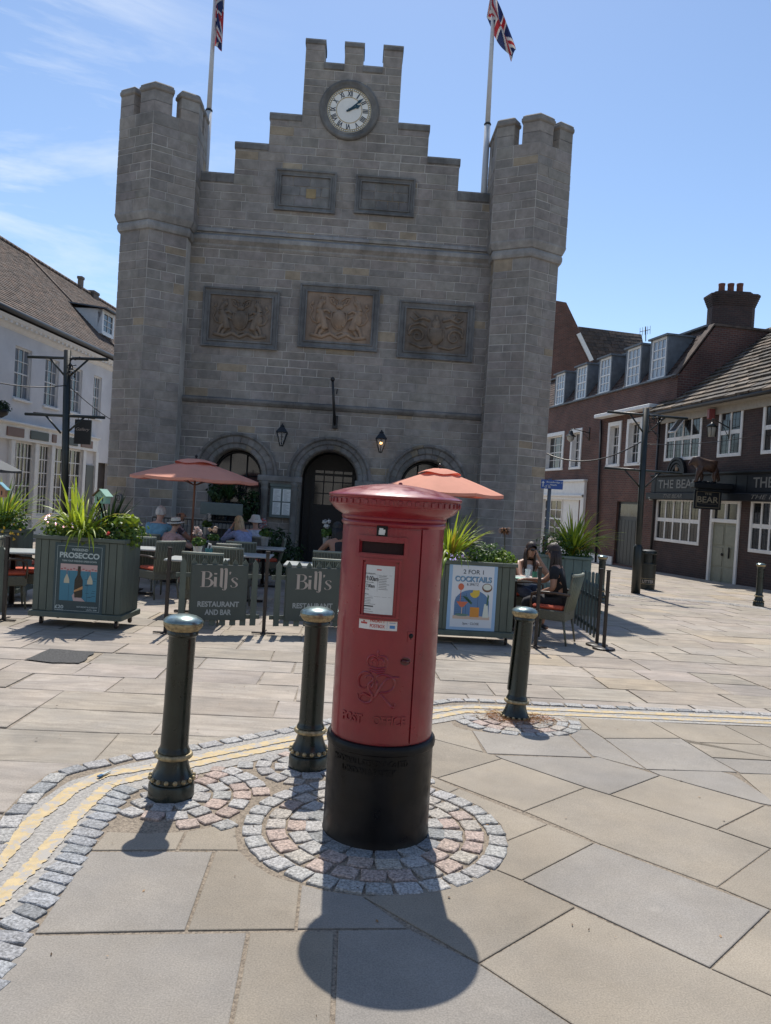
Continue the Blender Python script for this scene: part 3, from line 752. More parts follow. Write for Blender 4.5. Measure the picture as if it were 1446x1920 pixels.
def relief(kind,u0,u1,z0,z1,par):
    b=mb(); w=u1-u0; h=z1-z0; cx=(u0+u1)/2; cz=(z0+z1)/2; S=min(w/2,h/1.6)
    face(b,[HP.P(u0,z0,.016),HP.P(u1,z0,.016),HP.P(u1,z1,.016),HP.P(u0,z1,.016)],(1,1,1))
    X=lambda x,y,o=.04: HP.P(cx+x*w/2,cz+y*h/2,o)
    def st(pts,r,c=(1.08,1.05,1.0),o=.035):
        P=[X(x,y,o) for x,y in pts]
        Q=[]
        for i in range(len(P)-1):
            for k in range(3): Q.append(P[i].lerp(P[i+1],k/3))
        Q.append(P[-1]); n=len(Q)-1
        rr=[(r[0]+(r[1]-r[0])*i/n) if isinstance(r,tuple) else r for i in range(n+1)]
        tube(b,Q,rr,7,c)
    def blob(x,y,r,sx=1,sz=1,c=(1.08,1.05,1),o=.03):
        p=X(x,y,o); m=Matrix.Translation(p)@Matrix(((D.x*sx,N.x*.6,0,0),(D.y*sx,N.y*.6,0,0),(0,0,sz,0),(0,0,0,1))); n=6
        lathe(b,[(max(1e-5,r*math.sin(PI*i/n)),-r*math.cos(PI*i/n)) for i in range(n+1)],12,m=m,c=c,cap=False)
    def beast(s,horn=False):
        st([(s*.40,-.52),(s*.47,-.2),(s*.55,.10),(s*.62,.30)],(.09,.075)); blob(s*.56,-.05,.12,1,1.3)
        st([(s*.62,.30),(s*.58,.52),(s*.52,.62)],(.07,.055)); blob(s*.53,.62,.075,1.1,.9); 
        for k in range(6): blob(s*(.66-.02*k),.22+.08*k,.045)
        st([(s*.55,.22),(s*.40,.30),(s*.27,.18)],(.045,.022)); st([(s*.52,.05),(s*.38,.02),(s*.26,-.08)],(.045,.022))
        st([(s*.45,-.2),(s*.42,-.45),(s*.58,-.70),(s*.50,-.84)],(.065,.022)); st([(s*.5,-.3),(s*.64,-.45),(s*.70,-.72),(s*.8,-.80)],(.06,.02))
        st([(s*.58,-.28),(s*.78,-.2),(s*.88,.05),(s*.80,.30),(s*.90,.45),(s*.82,.55)],(.022,.014)); blob(s*.82,.56,.04,.8,1.4)
        if horn: st([(s*.50,.70),(s*.42,.95)],(.02,.005))
        else:
            for q in (-.05,0,.05): st([(s*.53+q,.72),(s*.53+q*1.5,.85)],.013)
    if kind in (0,1):
        blob(0,-.08,.22,.85,1.1,o=.01); st([(-.22,.22),(-.24,-.1),(-.14,-.40),(0,-.52),(.14,-.40),(.24,-.1),(.22,.22),(0,.26),(-.22,.22)],.016,o=.06)
        beast(-1); beast(1,kind==1)
        blob(0,.46,.08,1.2,.8); 
        for q in (-.12,-.06,0,.06,.12): st([(q,.5),(q*1.5,.66)],.014)
        for s in (-1,1): st([(s*.10,.50),(s*.25,.60),(s*.30,.78),(s*.18,.74),(s*.22,.62)],.018); st([(s*.05,.7),(s*.2,.86),(s*.34,.84)],.016)
        st([(-.85,-.74),(-.5,-.82),(-.25,-.66),(0,-.84),(.25,-.66),(.5,-.82),(.85,-.74)],.045,o=.03); st([(-.3,-.56),(-.1,-.72),(.1,-.6),(.3,-.7)],.02)
        if kind==1:
            for i in range(8): blob(rnd(-.15,.15),rnd(-.35,.15),.03,o=.09)
    else:
        blob(0,-.18,.20,1,1.15,o=.01); st([(-.25,.1),(-.25,-.25),(0,-.6),(.25,-.25),(.25,.1),(0,.14),(-.25,.1)],.018,o=.06)
        blob(0,.30,.12,.9,1.1); blob(0,.42,.09); st([(0,.5),(0,.75)],(.05,.03))
        for s in (-1,1):
            sp=[]
            for i in range(20):
                a=i*.5; r=.34*(1-i/21); sp.append((s*(.6+r*math.cos(a)*.8),-.25+r*math.sin(a)*1.15))
            st(sp,(.035,.012)); st([(s*.2,.5),(s*.45,.62),(s*.7,.45),(s*.86,.62)],(.04,.02)); st([(s*.3,.2),(s*.55,.35),(s*.85,.2),(s*.9,-.1)],(.035,.015)); st([(s*.1,-.7),(s*.45,-.8),(s*.85,-.6)],(.04,.02))
            for k in range(5): blob(s*rnd(.4,.85),rnd(.25,.75),.04,1.4,.6)
            for k in range(3): st([(s*.5,.55),(s*rnd(.35,.8),.85)],(.025,.01))
    o=wpart('carved_relief',b,[M_relief],par); return o
for k,(u0,u1,z0,z1) in enumerate(rel):
    f=framed(u0,u1,z0,z1,.17,hall); f['label']=['left frame with worn coat of arms','tall middle frame with pinkish royal arms','right frame with crest and scrolling leaves'][k]
    r=relief(k,u0+.17,u1-.17,z0+.17,z1-.17,f)
    if k!=1: r.data.materials[0]=M_relief2
# hexagonal turrets
def turret(cu,lab):
    ctr_=HP.P(cu,0)
    def hv(s,k): 
        a=math.radians(-90+60*k); return ctr_+D*(s*math.cos(a))-N*(s*math.sin(a))*1.0
    b=mb()
    ZC=7.30; ZT=9.83; ZM=10.42
    snapz=[z for z in ROWS if z<ZC-.1]+[ZC]; upz=[7.66]+[z for z in ROWS if 7.8<z<ZT-.12]+[ZT]
    for k in range(6):
        for (s,rows) in ((.87,snapz),(1.015,upz)):
            A,B=hv(s,k),hv(s,k+1); d=(B-A).normalized(); n=Vector((d.y,-d.x,0)); L=(B-A).length
            if n.dot(A-ctr_)<0: n=-n
            P=lambda u,z,o=0,A=A,d=d,n=n: A+d*u+n*o+Vector((0,0,z))
            face(b,[P(0,rows[0],0),P(L,rows[0],0),P(L,rows[-1],0),P(0,rows[-1],0)],mi=1)
            if k in (1,2,3) and s<1: continue
            masonry(b,P,lambda a,c_:[(0,L)],.008,.3,.62,rows=rows)
    # flat roof inside the parapet
    face(b,[hv(.95,k)+Vector((0,0,ZT-.25)) for k in range(6)],(.8,.8,.8))
    t=wpart('turret',b,[M_stone,M_mort],hall,label=lab)
    b=mb()
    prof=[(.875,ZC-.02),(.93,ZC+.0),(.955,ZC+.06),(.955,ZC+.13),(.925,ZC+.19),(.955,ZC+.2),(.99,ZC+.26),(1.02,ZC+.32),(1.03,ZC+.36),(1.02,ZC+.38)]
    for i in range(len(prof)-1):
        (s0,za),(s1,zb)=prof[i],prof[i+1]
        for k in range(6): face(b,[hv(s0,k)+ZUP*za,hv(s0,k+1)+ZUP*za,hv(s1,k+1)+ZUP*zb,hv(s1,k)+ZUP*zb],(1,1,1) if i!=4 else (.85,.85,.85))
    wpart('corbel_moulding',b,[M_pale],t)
    for k in range(6):
        b=mb(); V=hv(1.015,k); C0=hv(.70,k)
        f=.40
        a1=V.lerp(hv(1.015,k-1),f); a2=V.lerp(hv(1.015,k+1),f); c1=C0.lerp(hv(.70,k-1),f); c2=C0.lerp(hv(.70,k+1),f)
        out=[a1,V,a2,c2,C0,c1]
        zs=[ZT,ZT+.24,ZM-.12]
        for i in range(2):
            lo=[p+ZUP*(zs[i]+.004) for p in out]; hi=[p+ZUP*(zs[i+1]-.004) for p in out]
            c=stonecol()
            for q in range(6): face(b,[lo[q],lo[(q+1)%6],hi[(q+1)%6],hi[q]],c)
            face(b,hi,c)
        # coping with chamfered top
        cen=sum(out,Vector())/6
        e=[cen+(p-cen)*1.12 for p in out]; g=[cen+(p-cen)*.86 for p in out]; h=[cen+(p-cen)*1.04 for p in out]
        c=(.85,.85,.85)
        for (A,za,B,zb) in ((out,ZM-.12,e,ZM-.09),(e,ZM-.09,e,ZM-.03),(e,ZM-.03,h,ZM+.0),(h,ZM,h,ZM+.03),(h,ZM+.03,g,ZM+.07)):
            for q in range(6): face(b,[A[q]+ZUP*za,A[(q+1)%6]+ZUP*za,B[(q+1)%6]+ZUP*zb,B[q]+ZUP*zb],c)
        face(b,[p+ZUP*(ZM+.07) for p in g],c)
        wpart('merlon',b,[M_stone],t)
    return t
turret(-5.68,'left turret'); turret(2.90,'right turret')
# clock
cu,cz=HU(655,208); 
def CP(x,y,o): return HP.P(cu+x,cz+y,o)
b=mb()
mC=Matrix(((D.x,0,N.x,0),(D.y,0,N.y,0),(0,1,0,0),(0,0,0,1))); mC=Matrix.Translation(HP.P(cu,cz,0))@mC
lathe(b,[(.70,.0),(.70,.05),(.67,.085),(.62,.085),(.585,.05),(.56,.06),(.535,.06),(.52,.03)],48,m=mC,cap=False,c=(.95,.95,.95))
cs=wpart('clock_surround',b,[M_trim],hall)
M_clock=mat('enamel_dial',(.78,.76,.70),rough=.35,noise=.04)
M_num=mat('dial_numeral',(.02,.03,.05),rough=.5); M_gold=mat('old_gilding',(.45,.31,.10),rough=.4,metal=.6,noise=.2,nscale=30); M_hand=mat('clock_hand',(.015,.05,.07),rough=.4)
clk=mb(); lathe(clk,[(.0001,.032),(.52,.032)],48,m=mC,cap=False); CK=wpart('clock_face',clk,[M_clock],cs)
b=mb()
for r in (.505,.46,.30): lathe(b,[(r+.006,.034),(r+.006,.040),(r-.006,.040),(r-.006,.034)],48,m=mC,cap=False)
wpart('gilt_ring',b,[M_gold],cs)
b=mb()
for i in range(60):
    a=2*PI*i/60; m=mC@Matrix.Rotation(a,4,'Z'); r=.012
    box(b,-r/2,r/2,.468,.497,.036,.039,m=m)
for i,s in enumerate(['XII','I','II','III','IIII','V','VI','VII','VIII','IX','X','XI']):
    a=-2*PI*i/12
    m=mC@Matrix.Rotation(a,4,'Z')@Matrix.Translation((0,.383,.036))
    wd={'I':.028,'II':.06,'III':.09,'IIII':.115,'V':.075,'VI':.10,'VII':.125,'VIII':.15,'IX':.095,'X':.075,'XI':.095,'XII':.12}[s]
    addtext(b,text('n',s,m,wd,.125,bold=.025,depth=.003))
wpart('numerals',b,[M_num],cs)
for nm,an,L_,w_ in (('hour_hand',64,.30,.030),('minute_hand',48,.455,.020)):
    b=mb(); m=mC@Matrix.Rotation(-math.radians(an),4,'Z'); o=.045 if nm=='hour_hand' else .055
    A=[(-w_*.6,-.07),(w_*.6,-.07),(w_*.8,.0),(w_*.7,L_*.55),(w_*1.7,L_*.68),(w_*.8,L_*.80),(0,L_),(-w_*.8,L_*.80),(-w_*1.7,L_*.68),(-w_*.7,L_*.55),(-w_*.8,0)]
    va=[b.verts.new(m@Vector((x,y,o))) for x,y in A]; vb=[b.verts.new(m@Vector((x,y,o+.006))) for x,y in A]
    b.faces.new(va[::-1]); b.faces.new(vb)
    for i in range(len(A)): b.faces.new((va[i],va[(i+1)%len(A)],vb[(i+1)%len(A)],vb[i]))
    lathe(b,[(.03,o),(.03,o+.012),(.0001,o+.014)],14,m=m,cap=False)
    wpart(nm,b,[M_hand],cs)
# openings: entrance doors and two arched windows, set deep in the wall
M_ddoor=mat('dark_grey_joinery',(.012,.014,.017),rough=.45,noise=.2,nscale=12)
def arched_glass(cu,zs,ri,z0,off,par,bars,name='arched_window'):
    b=mb(); pts=[(cu-ri,z0),(cu+ri,z0)]+[(cu+ri*math.cos(PI*i/20),zs+ri*math.sin(PI*i/20)) for i in range(21)]
    vs=[b.verts.new(HP.P(u,z,off)) for u,z in pts[:1]+pts[1:]]
    b.faces.new(vs); g=wpart(name,b,[M_glass],par)
    b=mb(); 
    R2=lambda r:[HP.P(cu+r*math.cos(PI*i/20),zs+r*math.sin(PI*i/20),off+.03) for i in range(21)]
    tube(b,[HP.P(cu+ri-.03,z0,off+.03)]+R2(ri-.03)+[HP.P(cu-ri+.03,z0,off+.03)],.035,4,caps=False)
    for (k0,k1) in bars: tube(b,[HP.P(cu+k0[0],k0[1],off+.02),HP.P(cu+k1[0],k1[1],off+.02)],.018,4)
    wpart('window_frame',b,[M_ddoor],g); return g
for i in (0,2):
    cu_,zs,ri,ro=ARCH[i]; r=ri-.04
    arched_glass(cu_,zs,r,.78,-.42,hall,[((-r,zs-.02),(r,zs-.02)),((-.2,.78),(-.2,zs+r*.9)),((.2,.78),(.2,zs+r*.9))])
    b=mb(); obox(b,HP.o,D,N,cu_-ri-.02,cu_+ri+.02,-.45,.03,.66,.78,c=(1,1,1),bev=.01); wpart('window_sill',b,[M_trim],hall)
    b=mb(); obox(b,HP.o,D,N,cu_-ri,cu_+ri,-.44,-.1,GZ,.66,c=(1,1,1)); wpart('stall_riser',b,[M_ddoor],hall)
cu_,zs,ri,ro=ARCH[1]; r=ri-.04
b=mb(); pts=[(cu_-r,GZ+.2),(cu_+r,GZ+.2)]+[(cu_+r*math.cos(PI*i/20),zs+r*math.sin(PI*i/20)) for i in range(21)]
DE=-1.35
b.faces.new([b.verts.new(HP.P(u,z,DE)) for u,z in pts]); q=pts+[pts[0]]
for i in range(len(pts)):
    a_,c_=q[i],q[i+1]; face(b,[HP.P(*a_,-.44),HP.P(*c_,-.44),HP.P(*c_,DE),HP.P(*a_,DE)])
setc(b,b.faces,(1,1,1))
ent=wpart('entrance_screen',b,[M_ddoor],hall)
du0,du1=HU(590,900,DE)[0],HU(661,900,DE)[0]; dz0=HU(620,948,DE)[1]; dz1=HU(620,882,DE)[1]
b=mb(); face(b,[HP.P(du0,dz0,DE+.015),HP.P(du1,dz0,DE+.015),HP.P(du1,dz1,DE+.015),HP.P(du0,dz1,DE+.015)]); wpart('door_glass',b,[M_glass],ent)
b=mb()
for i in range(5): u=du0+(du1-du0)*i/4; obox(b,HP.o,D,N,u-.014,u+.014,DE,DE+.04,dz0,dz1)
for i in range(4): z=dz0+(dz1-dz0)*i/3; obox(b,HP.o,D,N,du0-.014,du1+.014,DE,DE+.043,z-.014,z+.014)
obox(b,HP.o,D,N,du0-.07,du0-.014,DE,DE+.06,GZ+.2,2.1); obox(b,HP.o,D,N,du1+.014,du1+.07,DE,DE+.06,GZ+.2,2.1); obox(b,HP.o,D,N,cu_-r,cu_+r,DE,DE+.07,2.1,2.16)
obox(b,HP.o,D,N,du0-.014,du1+.014,DE,DE+.045,GZ+.2,dz0-.014)
wpart('door_frame',b,[M_ddoor],ent)
b=mb(); obox(b,HP.o,D,N,cu_-ri-.3,cu_+ri+.3,-.46,.30,GZ-.05,GZ+.10,bev=.01); obox(b,HP.o,D,N,cu_-ri-.1,cu_+ri+.1,-.46,.02,GZ+.10,GZ+.22,bev=.01); wpart('door_step',b,[M_trim],hall)
# flag poles with their flags
M_pole=mat('pale_pole',(.52,.53,.55),rough=.4,noise=.05)
def flagmat():
    m=bpy.data.materials.new('flag_cloth'); m.use_nodes=True; n=m.node_tree; b=n.nodes['Principled BSDF']; a=n.nodes.new('ShaderNodeVertexColor'); a.layer_name='Col'; n.links.new(a.outputs[0],b.inputs['Base Color']); b.inputs['Roughness'].default_value=.8
    tr=n.nodes.new('ShaderNodeBsdfTranslucent'); n.links.new(a.outputs[0],tr.inputs[0]); mx=n.nodes.new('ShaderNodeMixShader'); mx.inputs[0].default_value=.35
    n.links.new(b.outputs[0],mx.inputs[1]); n.links.new(tr.outputs[0],mx.inputs[2]); n.links.new(mx.outputs[0],n.nodes['Material Output'].inputs[0]); return m
M_flagc=flagmat()
def ujack(x,y):
    """x 0..1 along fly, y 0..1 up; colours of the union flag"""
    RED=(.40,.03,.04); WH=(.62,.6,.58); BL=(.02,.035,.12)
    X=(x-.5)*2; Y=(y-.5)
    if abs(X)<.10 or abs(Y)<.10: return RED
    if abs(X)<.17 or abs(Y)<.17: return WH
    d1=abs(Y-X*.5)/1.118; d2=abs(Y+X*.5)/1.118; d=min(d1,d2)
    if d<.035: return RED
    if d<.10: return WH
    return BL
def flag(name,lab,p0,p1,ptop,fold,par=None):
    """cloth hanging from the pole top: fold maps (s,t) to world"""
    b=mb(); nx,ny=90,54; V=[[b.verts.new(fold(i/nx,j/ny)) for j in range(ny+1)] for i in range(nx+1)]
    for i in range(nx):
        for j in range(ny):
            f=b.faces.new((V[i][j],V[i+1][j],V[i+1][j+1],V[i][j+1])); f.smooth=True; setc(b,[f],ujack((i+.5)/nx,(j+.5)/ny))
    o=obj(name,b,[M_flagc],None,recalc=False); return o
for k,(pa,pb,lab) in enumerate((((386,318),(403.5,0),'pale flagpole rising behind the left turret'),((908,358),(926.5,0),'pale flagpole rising beside the right turret'))):
    base=AT(pa[0],pa[1],18.95); topu=AT(pb[0],pb[1],18.95)
    d=(topu-base); top=base+d*1.16; 
    t=thing('flagpole',lab,'flagpole',tuple(base),group='flagpoles on the town hall')
    b=mb(); tube(b,[base-ZUP*1.0,base.lerp(top,.3)],.075,12); tube(b,[base.lerp(top,.3),top],[.062,.04],12); wpart('pole',b,[M_pole],t)
    b=mb(); lathe(b,[(.08,-.02),(.09,0),(.08,.03)],12,o=base.lerp(top,.3)); sph(b,top+ZUP*.05,.08,12); wpart('collar',b,[M_dark],t)
    X=(topu-base).normalized()
    if k==0:
        e=AT(402,95,18.95)
        def fold(x,y,t0=base+d*1.12,e=e):
            # hanging nearly vertical in tight pleats
            L=(t0-e).length
            sdn=x*.92; hang=t0.lerp(e,min(1,sdn+(1-y)*.12))
            wv=.10*math.sin(9*y+5*x)*(1-.2*x)
            return hang+Vector((.11+wv*.7+.04*y,-.08+.12*math.cos(8*y+3*x),0))
    else:
        e=AT(966,101,18.95)
        def fold(x,y,t0=base+d*1.06,e=e):
            hang=t0.lerp(e,x)
            up=(1-y)
            side=Vector((-.34,0,-.42))
            wv=.09*math.sin(7*y+6*x)
            return hang+side*up*(1-.62*x)*.9*min(1,.25+x*4)+Vector((wv*.3,.22*math.sin(8*y+4*x),wv*.3))
    f=flag('union_flag','x',None,None,None,fold); tag(f,['union flag hanging limp down the left flagpole','union flag lifting slightly from the right flagpole'][k],'flag',group='flags on the town hall')
# bracket pole above the entrance, wall lanterns, menu board, number plaque
b=mb(); u,z=HU(624,712,.35); u2,z2=HU(628,800,.12)
pa=HP.P(u2,z2,.10); pb=HP.P(u,z,.42)
tube(b,[pa,pb],[.035,.028],8); sph(b,pb,.055,10); obox(b,HP.o,D,N,u2-.06,u2+.06,.01,.14,z2-.04,z2+.26); tube(b,[HP.P(u2,z2+.9,.01),HP.P(u2,z2+.75,.25)],.012,6)
tag(obj('flag_bracket',b,[M_dark]),'short black angled flag bracket above the middle arch','bracket')
M_bulb=mat('warm_bulb',(1,.6,.2),emit=((1,.55,.18),6)); M_lglass=mat('dark_lantern_glass',(.03,.03,.028),rough=.1,spec=.8)
for k,(tp,bt,lab) in enumerate((((530,795),(529,836),'black wall lantern left of the middle arch, unlit'),((716,807),(714,848),'black wall lantern right of the middle arch, glowing'))):
    u,z1=HU(*tp,.25); _,z0=HU(*bt,.25); h=z1-z0; p=HP.P(u,z0,.25)
    t=thing('wall_lantern',lab,'lantern',tuple(p),group='lanterns on the town hall')
    b=mb()
    S=lambda r,zz:[p+D*(r*math.cos(PI/4+PI/2*i))*1.0+N*(r*math.sin(PI/4+PI/2*i))+ZUP*zz for i in range(4)]
    lo,mi_=S(.045,.0),S(.165,h*.62)
    for i in range(4): tube(b,[lo[i],mi_[i]],.011,5); tube(b,[mi_[i],mi_[(i+1)%4]],.014,5); tube(b,[lo[i],lo[(i+1)%4]],.012,5); tube(b,[(lo[i]+lo[(i+1)%4])/2,(mi_[i]+mi_[(i+1)%4])/2],.006,4)
    for (r0_,z0_,r1_,z1_) in ((.19,h*.62,.17,h*.66),(.17,h*.66,.06,h*.88),(.06,h*.88,.075,h*.9),(.075,h*.9,.0,h)):
        A,B=S(r0_,z0_),S(max(r1_,.002),z1_)
        for i in range(4): face(b,[A[i],A[(i+1)%4],B[(i+1)%4],B[i]])
    tube(b,[HP.P(u,z0+h*.3,.0),HP.P(u,z0+h*.15,.12),p+ZUP*.0],.012,6); sph(b,p+ZUP*h,.018,8)
    wpart('lantern_frame',b,[M_dark],t)
    b=mb(); lo,mi_=S(.042,.004),S(.158,h*.615)
    M_clear=mat('lantern_pane',(.5,.5,.5),rough=.1,alpha=.25) if k==0 else bpy.data.materials['lantern_pane']
    for i in range(4): face(b,[lo[i],lo[(i+1)%4],mi_[(i+1)%4],mi_[i]])
    wpart('glass_pane',b,[M_clear],t)
    b=mb(); sph(b,p+ZUP*h*.42,.03,10); wpart('bulb',b,[M_bulb if k else M_lglass],t)
M_paper=mat('printed_paper',(.62,.64,.62),rough=.6,noise=.05); M_mgreen=mat('menu_green',(.10,.13,.125),rough=.5,noise=.1)
p4=[(510,912),(549,914),(546,970),(507,967)]
us=[HU(*p,.12) for p in p4]; u0=(us[0][0]+us[3][0])/2;u1=(us[1][0]+us[2][0])/2; z1=(us[0][1]+us[1][1])/2; z0=(us[2][1]+us[3][1])/2
mn=thing('menu_board','grey-green wall case with four menu pages between the left and middle arches','menu board',tuple(HP.P((u0+u1)/2,z0,.1)))
b=mb(); obox(b,HP.o,D,N,u0-.03,u1+.03,.02,.14,z0-.03,z1,bev=.008); obox(b,HP.o,D,N,u0-.05,u1+.05,.02,.16,z1,z1+.12,bev=.008); wpart('case',b,[M_mgreen],mn)
b=mb()
for i in range(2):
    for j in range(2):
        a=u0+.04+(u1-u0-.04)*i/2; c_=a+(u1-u0)/2-.06; zb=z0+.04+(z1-z0-.06)*j/2; zt_=zb+(z1-z0)/2-.06
        obox(b,HP.o,D,N,a,c_,.142,.147,zb,zt_)
pg=wpart('menu_pages',b,[M_paper],mn)
b=mb()
for i in range(2):
    for j in range(2):
        a=u0+.04+(u1-u0-.04)*i/2; zb=z0+.04+(z1-z0-.06)*j/2; hh=(z1-z0)/2-.06
        for k in range(9): obox(b,HP.o,D,N,a+.03,a+.03+rnd(.05,.15),.1475,.1485,zb+hh*(k+.7)/10,zb+hh*(k+.7)/10+.006)
wpart('menu_lines',b,[mat('menu_print',(.15,.17,.17),rough=.7)],mn)
# ================================================================ PILLAR BOX AND BOLLARDS
def paint(name,c,rough=.3,wear=.18,nsc=3,bump=.12,coat=.35):
    m=mat(name,c,rough=rough,noise=wear,nscale=nsc,bump=bump,bscale=35,bdist=.004,coat=coat,vcol=True,detail=8)
    n=m.node_tree; L=n.links; b=n.nodes['Principled BSDF']; tc=n.nodes.new('ShaderNodeTexCoord')
    t=n.nodes.new('ShaderNodeTexNoise'); t.inputs['Scale'].default_value=14; t.inputs['Detail'].default_value=8; L.new(tc.outputs['Object'],t.inputs[0])
    mr=n.nodes.new('ShaderNodeMapRange'); mr.inputs[1].default_value=.3; mr.inputs[2].default_value=.75; mr.inputs[3].default_value=rough*.8; mr.inputs[4].default_value=min(1,rough*1.9); L.new(t.outputs[0],mr.inputs[0]); L.new(mr.outputs[0],b.inputs['Roughness'])
    return m
M_red=paint('red_gloss_paint',(.225,.010,.018),.32,coat=.4)
M_blk=paint('black_gloss_paint',(.006,.006,.007),.32,.5,6,coat=.0)
M_grn=paint('dark_green_gloss_paint',(.016,.021,.014),.25,.3,5,.16,coat=.1)
M_bgold=mat('worn_gold_paint',(.34,.27,.15),rough=.5,metal=.35,noise=.4,nscale=45,bump=.4,bscale=80,bdist=.003)
M_cap=mat('weathered_cap_metal',(.24,.31,.30),rough=.28,metal=.75,noise=.35,nscale=16,bump=.15,bscale=30,bdist=.003)
FA=math.radians(-12.6)
pb=thing('pillar_post_box','tall red cast iron pillar post box with black base in a ring of setts','post box',(BX.x,BX.y,0))
def CY(s,z,r=.252):
    a=FA+s/.252
    return Vector((BX.x+r*math.sin(a),BX.y-r*math.cos(a),z))
mB=Matrix.Translation((BX.x,BX.y,0))
b=mb(); lathe(b,[(.250,-.02),(.262,.0),(.257,.012),(.2555,.05),(.2545,.42),(.2555,.43),(.262,.436),(.264,.452),(.261,.466),(.255,.474),(.240,.478)],64,m=mB); wpart('base',b,[M_blk],pb,30)
b=mb(); lathe(b,[(.243,.476),(.2445,.49),(.2445,1.475)],72,m=mB,cap=False)
lathe(b,[(.2445,1.472),(.250,1.478),(.254,1.487),(.250,1.496),(.246,1.499),(.252,1.503),(.2535,1.512),(.251,1.518),(.256,1.523),(.268,1.530),(.286,1.541),(.300,1.556),(.306,1.566),(.313,1.569),(.3135,1.571),(.3135,1.598),(.319,1.601),(.3215,1.607),(.3215,1.613)],72,m=mB,cap=False)
for i in range(50):
    a=2*PI*i/50; m=mB@Matrix.Rotation(a,4,'Z'); box(b,.312,.3185,-.0095,.0095,1.574,1.595,m=m,bev=.002)
wpart('body',b,[M_red],pb,30)
b=mb(); lathe(b,[(.3215,1.613),(.318,1.6165),(.30,1.624),(.25,1.640),(.18,1.657),(.10,1.669),(.04,1.674),(.0001,1.675)],72,m=mB,cap=False)
lathe(b,[(.0095,1.665),(.0095,1.679),(.006,1.684),(.0001,1.685)],12,o=(BX.x+.02,BX.y-.02,0),cap=False)
wpart('cap',b,[M_red],pb,30)
# door shell
def shell(bm,s0,s1,z0,z1,r0,r1,n=24,c=(1,1,1),hole=None):
    S=[s0+(s1-s0)*i/n for i in range(n+1)]
    for i in range(n):
        face(bm,[CY(S[i],z0,r1),CY(S[i+1],z0,r1),CY(S[i+1],z1,r1),CY(S[i],z1,r1)],c)
        face(bm,[CY(S[i],z1,r1),CY(S[i+1],z1,r1),CY(S[i+1],z1,r0),CY(S[i],z1,r0)],c)
        face(bm,[CY(S[i],z0,r1),CY(S[i+1],z0,r1),CY(S[i+1],z0,r0),CY(S[i],z0,r0)],c)
    for s in (s0,s1): face(bm,[CY(s,z0,r0),CY(s,z0,r1),CY(s,z1,r1),CY(s,z1,r0)],c)
b=mb()
SW,SZ0,SZ1=.099,1.352,1.408
# door with the slot cut out, in four pieces around the hole
shell(b,-.25,.187,.492,SZ0,.2435,.2500,40); shell(b,-.25,.187,SZ1,1.466,.2435,.2500,40)
shell(b,-.25,-SW,SZ0,SZ1,.2435,.25,14); shell(b,SW+.009,.187,SZ0,SZ1,.2435,.25,14)
shell(b,.193,.236,.488,1.470,.2435,.2545,5)
bmesh.ops.remove_doubles(b,verts=b.verts[:],dist=1e-5)
wpart('door',b,[M_red],pb,30)
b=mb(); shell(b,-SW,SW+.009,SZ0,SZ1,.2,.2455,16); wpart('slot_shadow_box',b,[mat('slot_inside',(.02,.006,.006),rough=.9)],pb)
b=mb()
for (a,c_,z0,z1,r) in ((-.122,.122,SZ1+.004,SZ1+.018,.261),(-.122,.122,SZ0-.020,SZ0-.004,.261),(-.122,-.105,SZ0-.004,SZ1+.004,.261),(.105,.122,SZ0-.004,SZ1+.004,.261),(-.108,.108,SZ1-.004,SZ1+.004,.257),(-.105,.105,SZ0-.006,SZ0,.257)):
    shell(b,a,c_,z0,z1,.2495,r,14)
shell(b,-.115,.115,SZ1+.018,SZ1+.023,.2495,.2605,14); shell(b,-.125,.125,SZ0-.026,SZ0-.02,.2495,.259,14)
wpart('aperture_frame',b,[M_red],pb)
b=mb()
for (a,c_,z0,z1,r) in ((-.094,.100,1.318,1.330,.264),(-.066,.072,1.300,1.318,.2550),(-.092,-.080,1.060,1.318,.2605),(.086,.098,1.060,1.318,.2605),(-.080,.086,1.060,1.070,.2605),(-.080,-.066,1.070,1.310,.2545),(.072,.086,1.070,1.310,.2545),(-.096,.102,1.050,1.058,.259)):
    shell(b,a,c_,z0,z1,.2495,r,10)
nf=wpart('notice_frame',b,[M_red],pb)
b=mb(); shell(b,-.064,.070,1.078,1.298,.2495,.2525,10); pl=wpart('notice_plate',b,[mat('notice_white',(.60,.62,.62),rough=.35,noise=.04)],nf)
M_ink=mat('dark_print',(.05,.05,.055),rough=.6); M_redink=mat('red_print',(.45,.06,.05),rough=.6); M_blueink=mat('blue_print',(.06,.2,.45),rough=.6)
def ctext(bm,s,s0,s1,zc,h,r,bold=.0,depth=.0006):
    t=text('t',s,Matrix.Identity(4),s1-s0,h,bold=bold,depth=depth)
    for v in t.verts: v.co=CY((s0+s1)/2+v.co.x,zc+v.co.y,r+v.co.z)
    addtext(bm,t)
b=mb()
ctext(b,'9.00am',-.060,-.002,1.237,.022,.2527,.02); ctext(b,'7.00am',-.060,-.018,1.203,.016,.2527,.02)
ctext(b,'Last collection times',-.066,-.018,1.260,.0055,.2527); ctext(b,'Monday to Friday',-.066,-.024,1.219,.0055,.2527); ctext(b,'Saturday',-.066,-.044,1.187,.005,.2527); ctext(b,'Services',-.066,-.045,1.165,.0055,.2527)
for k in range(9): shell(b,.0,.0+rnd(.03,.05),1.25-k*.0075,1.2518-k*.0075,.2525,.2529,2)
for k in range(5): shell(b,-.066,-.066+rnd(.03,.06),1.148-k*.007,1.1496-k*.007,.2525,.2529,2)
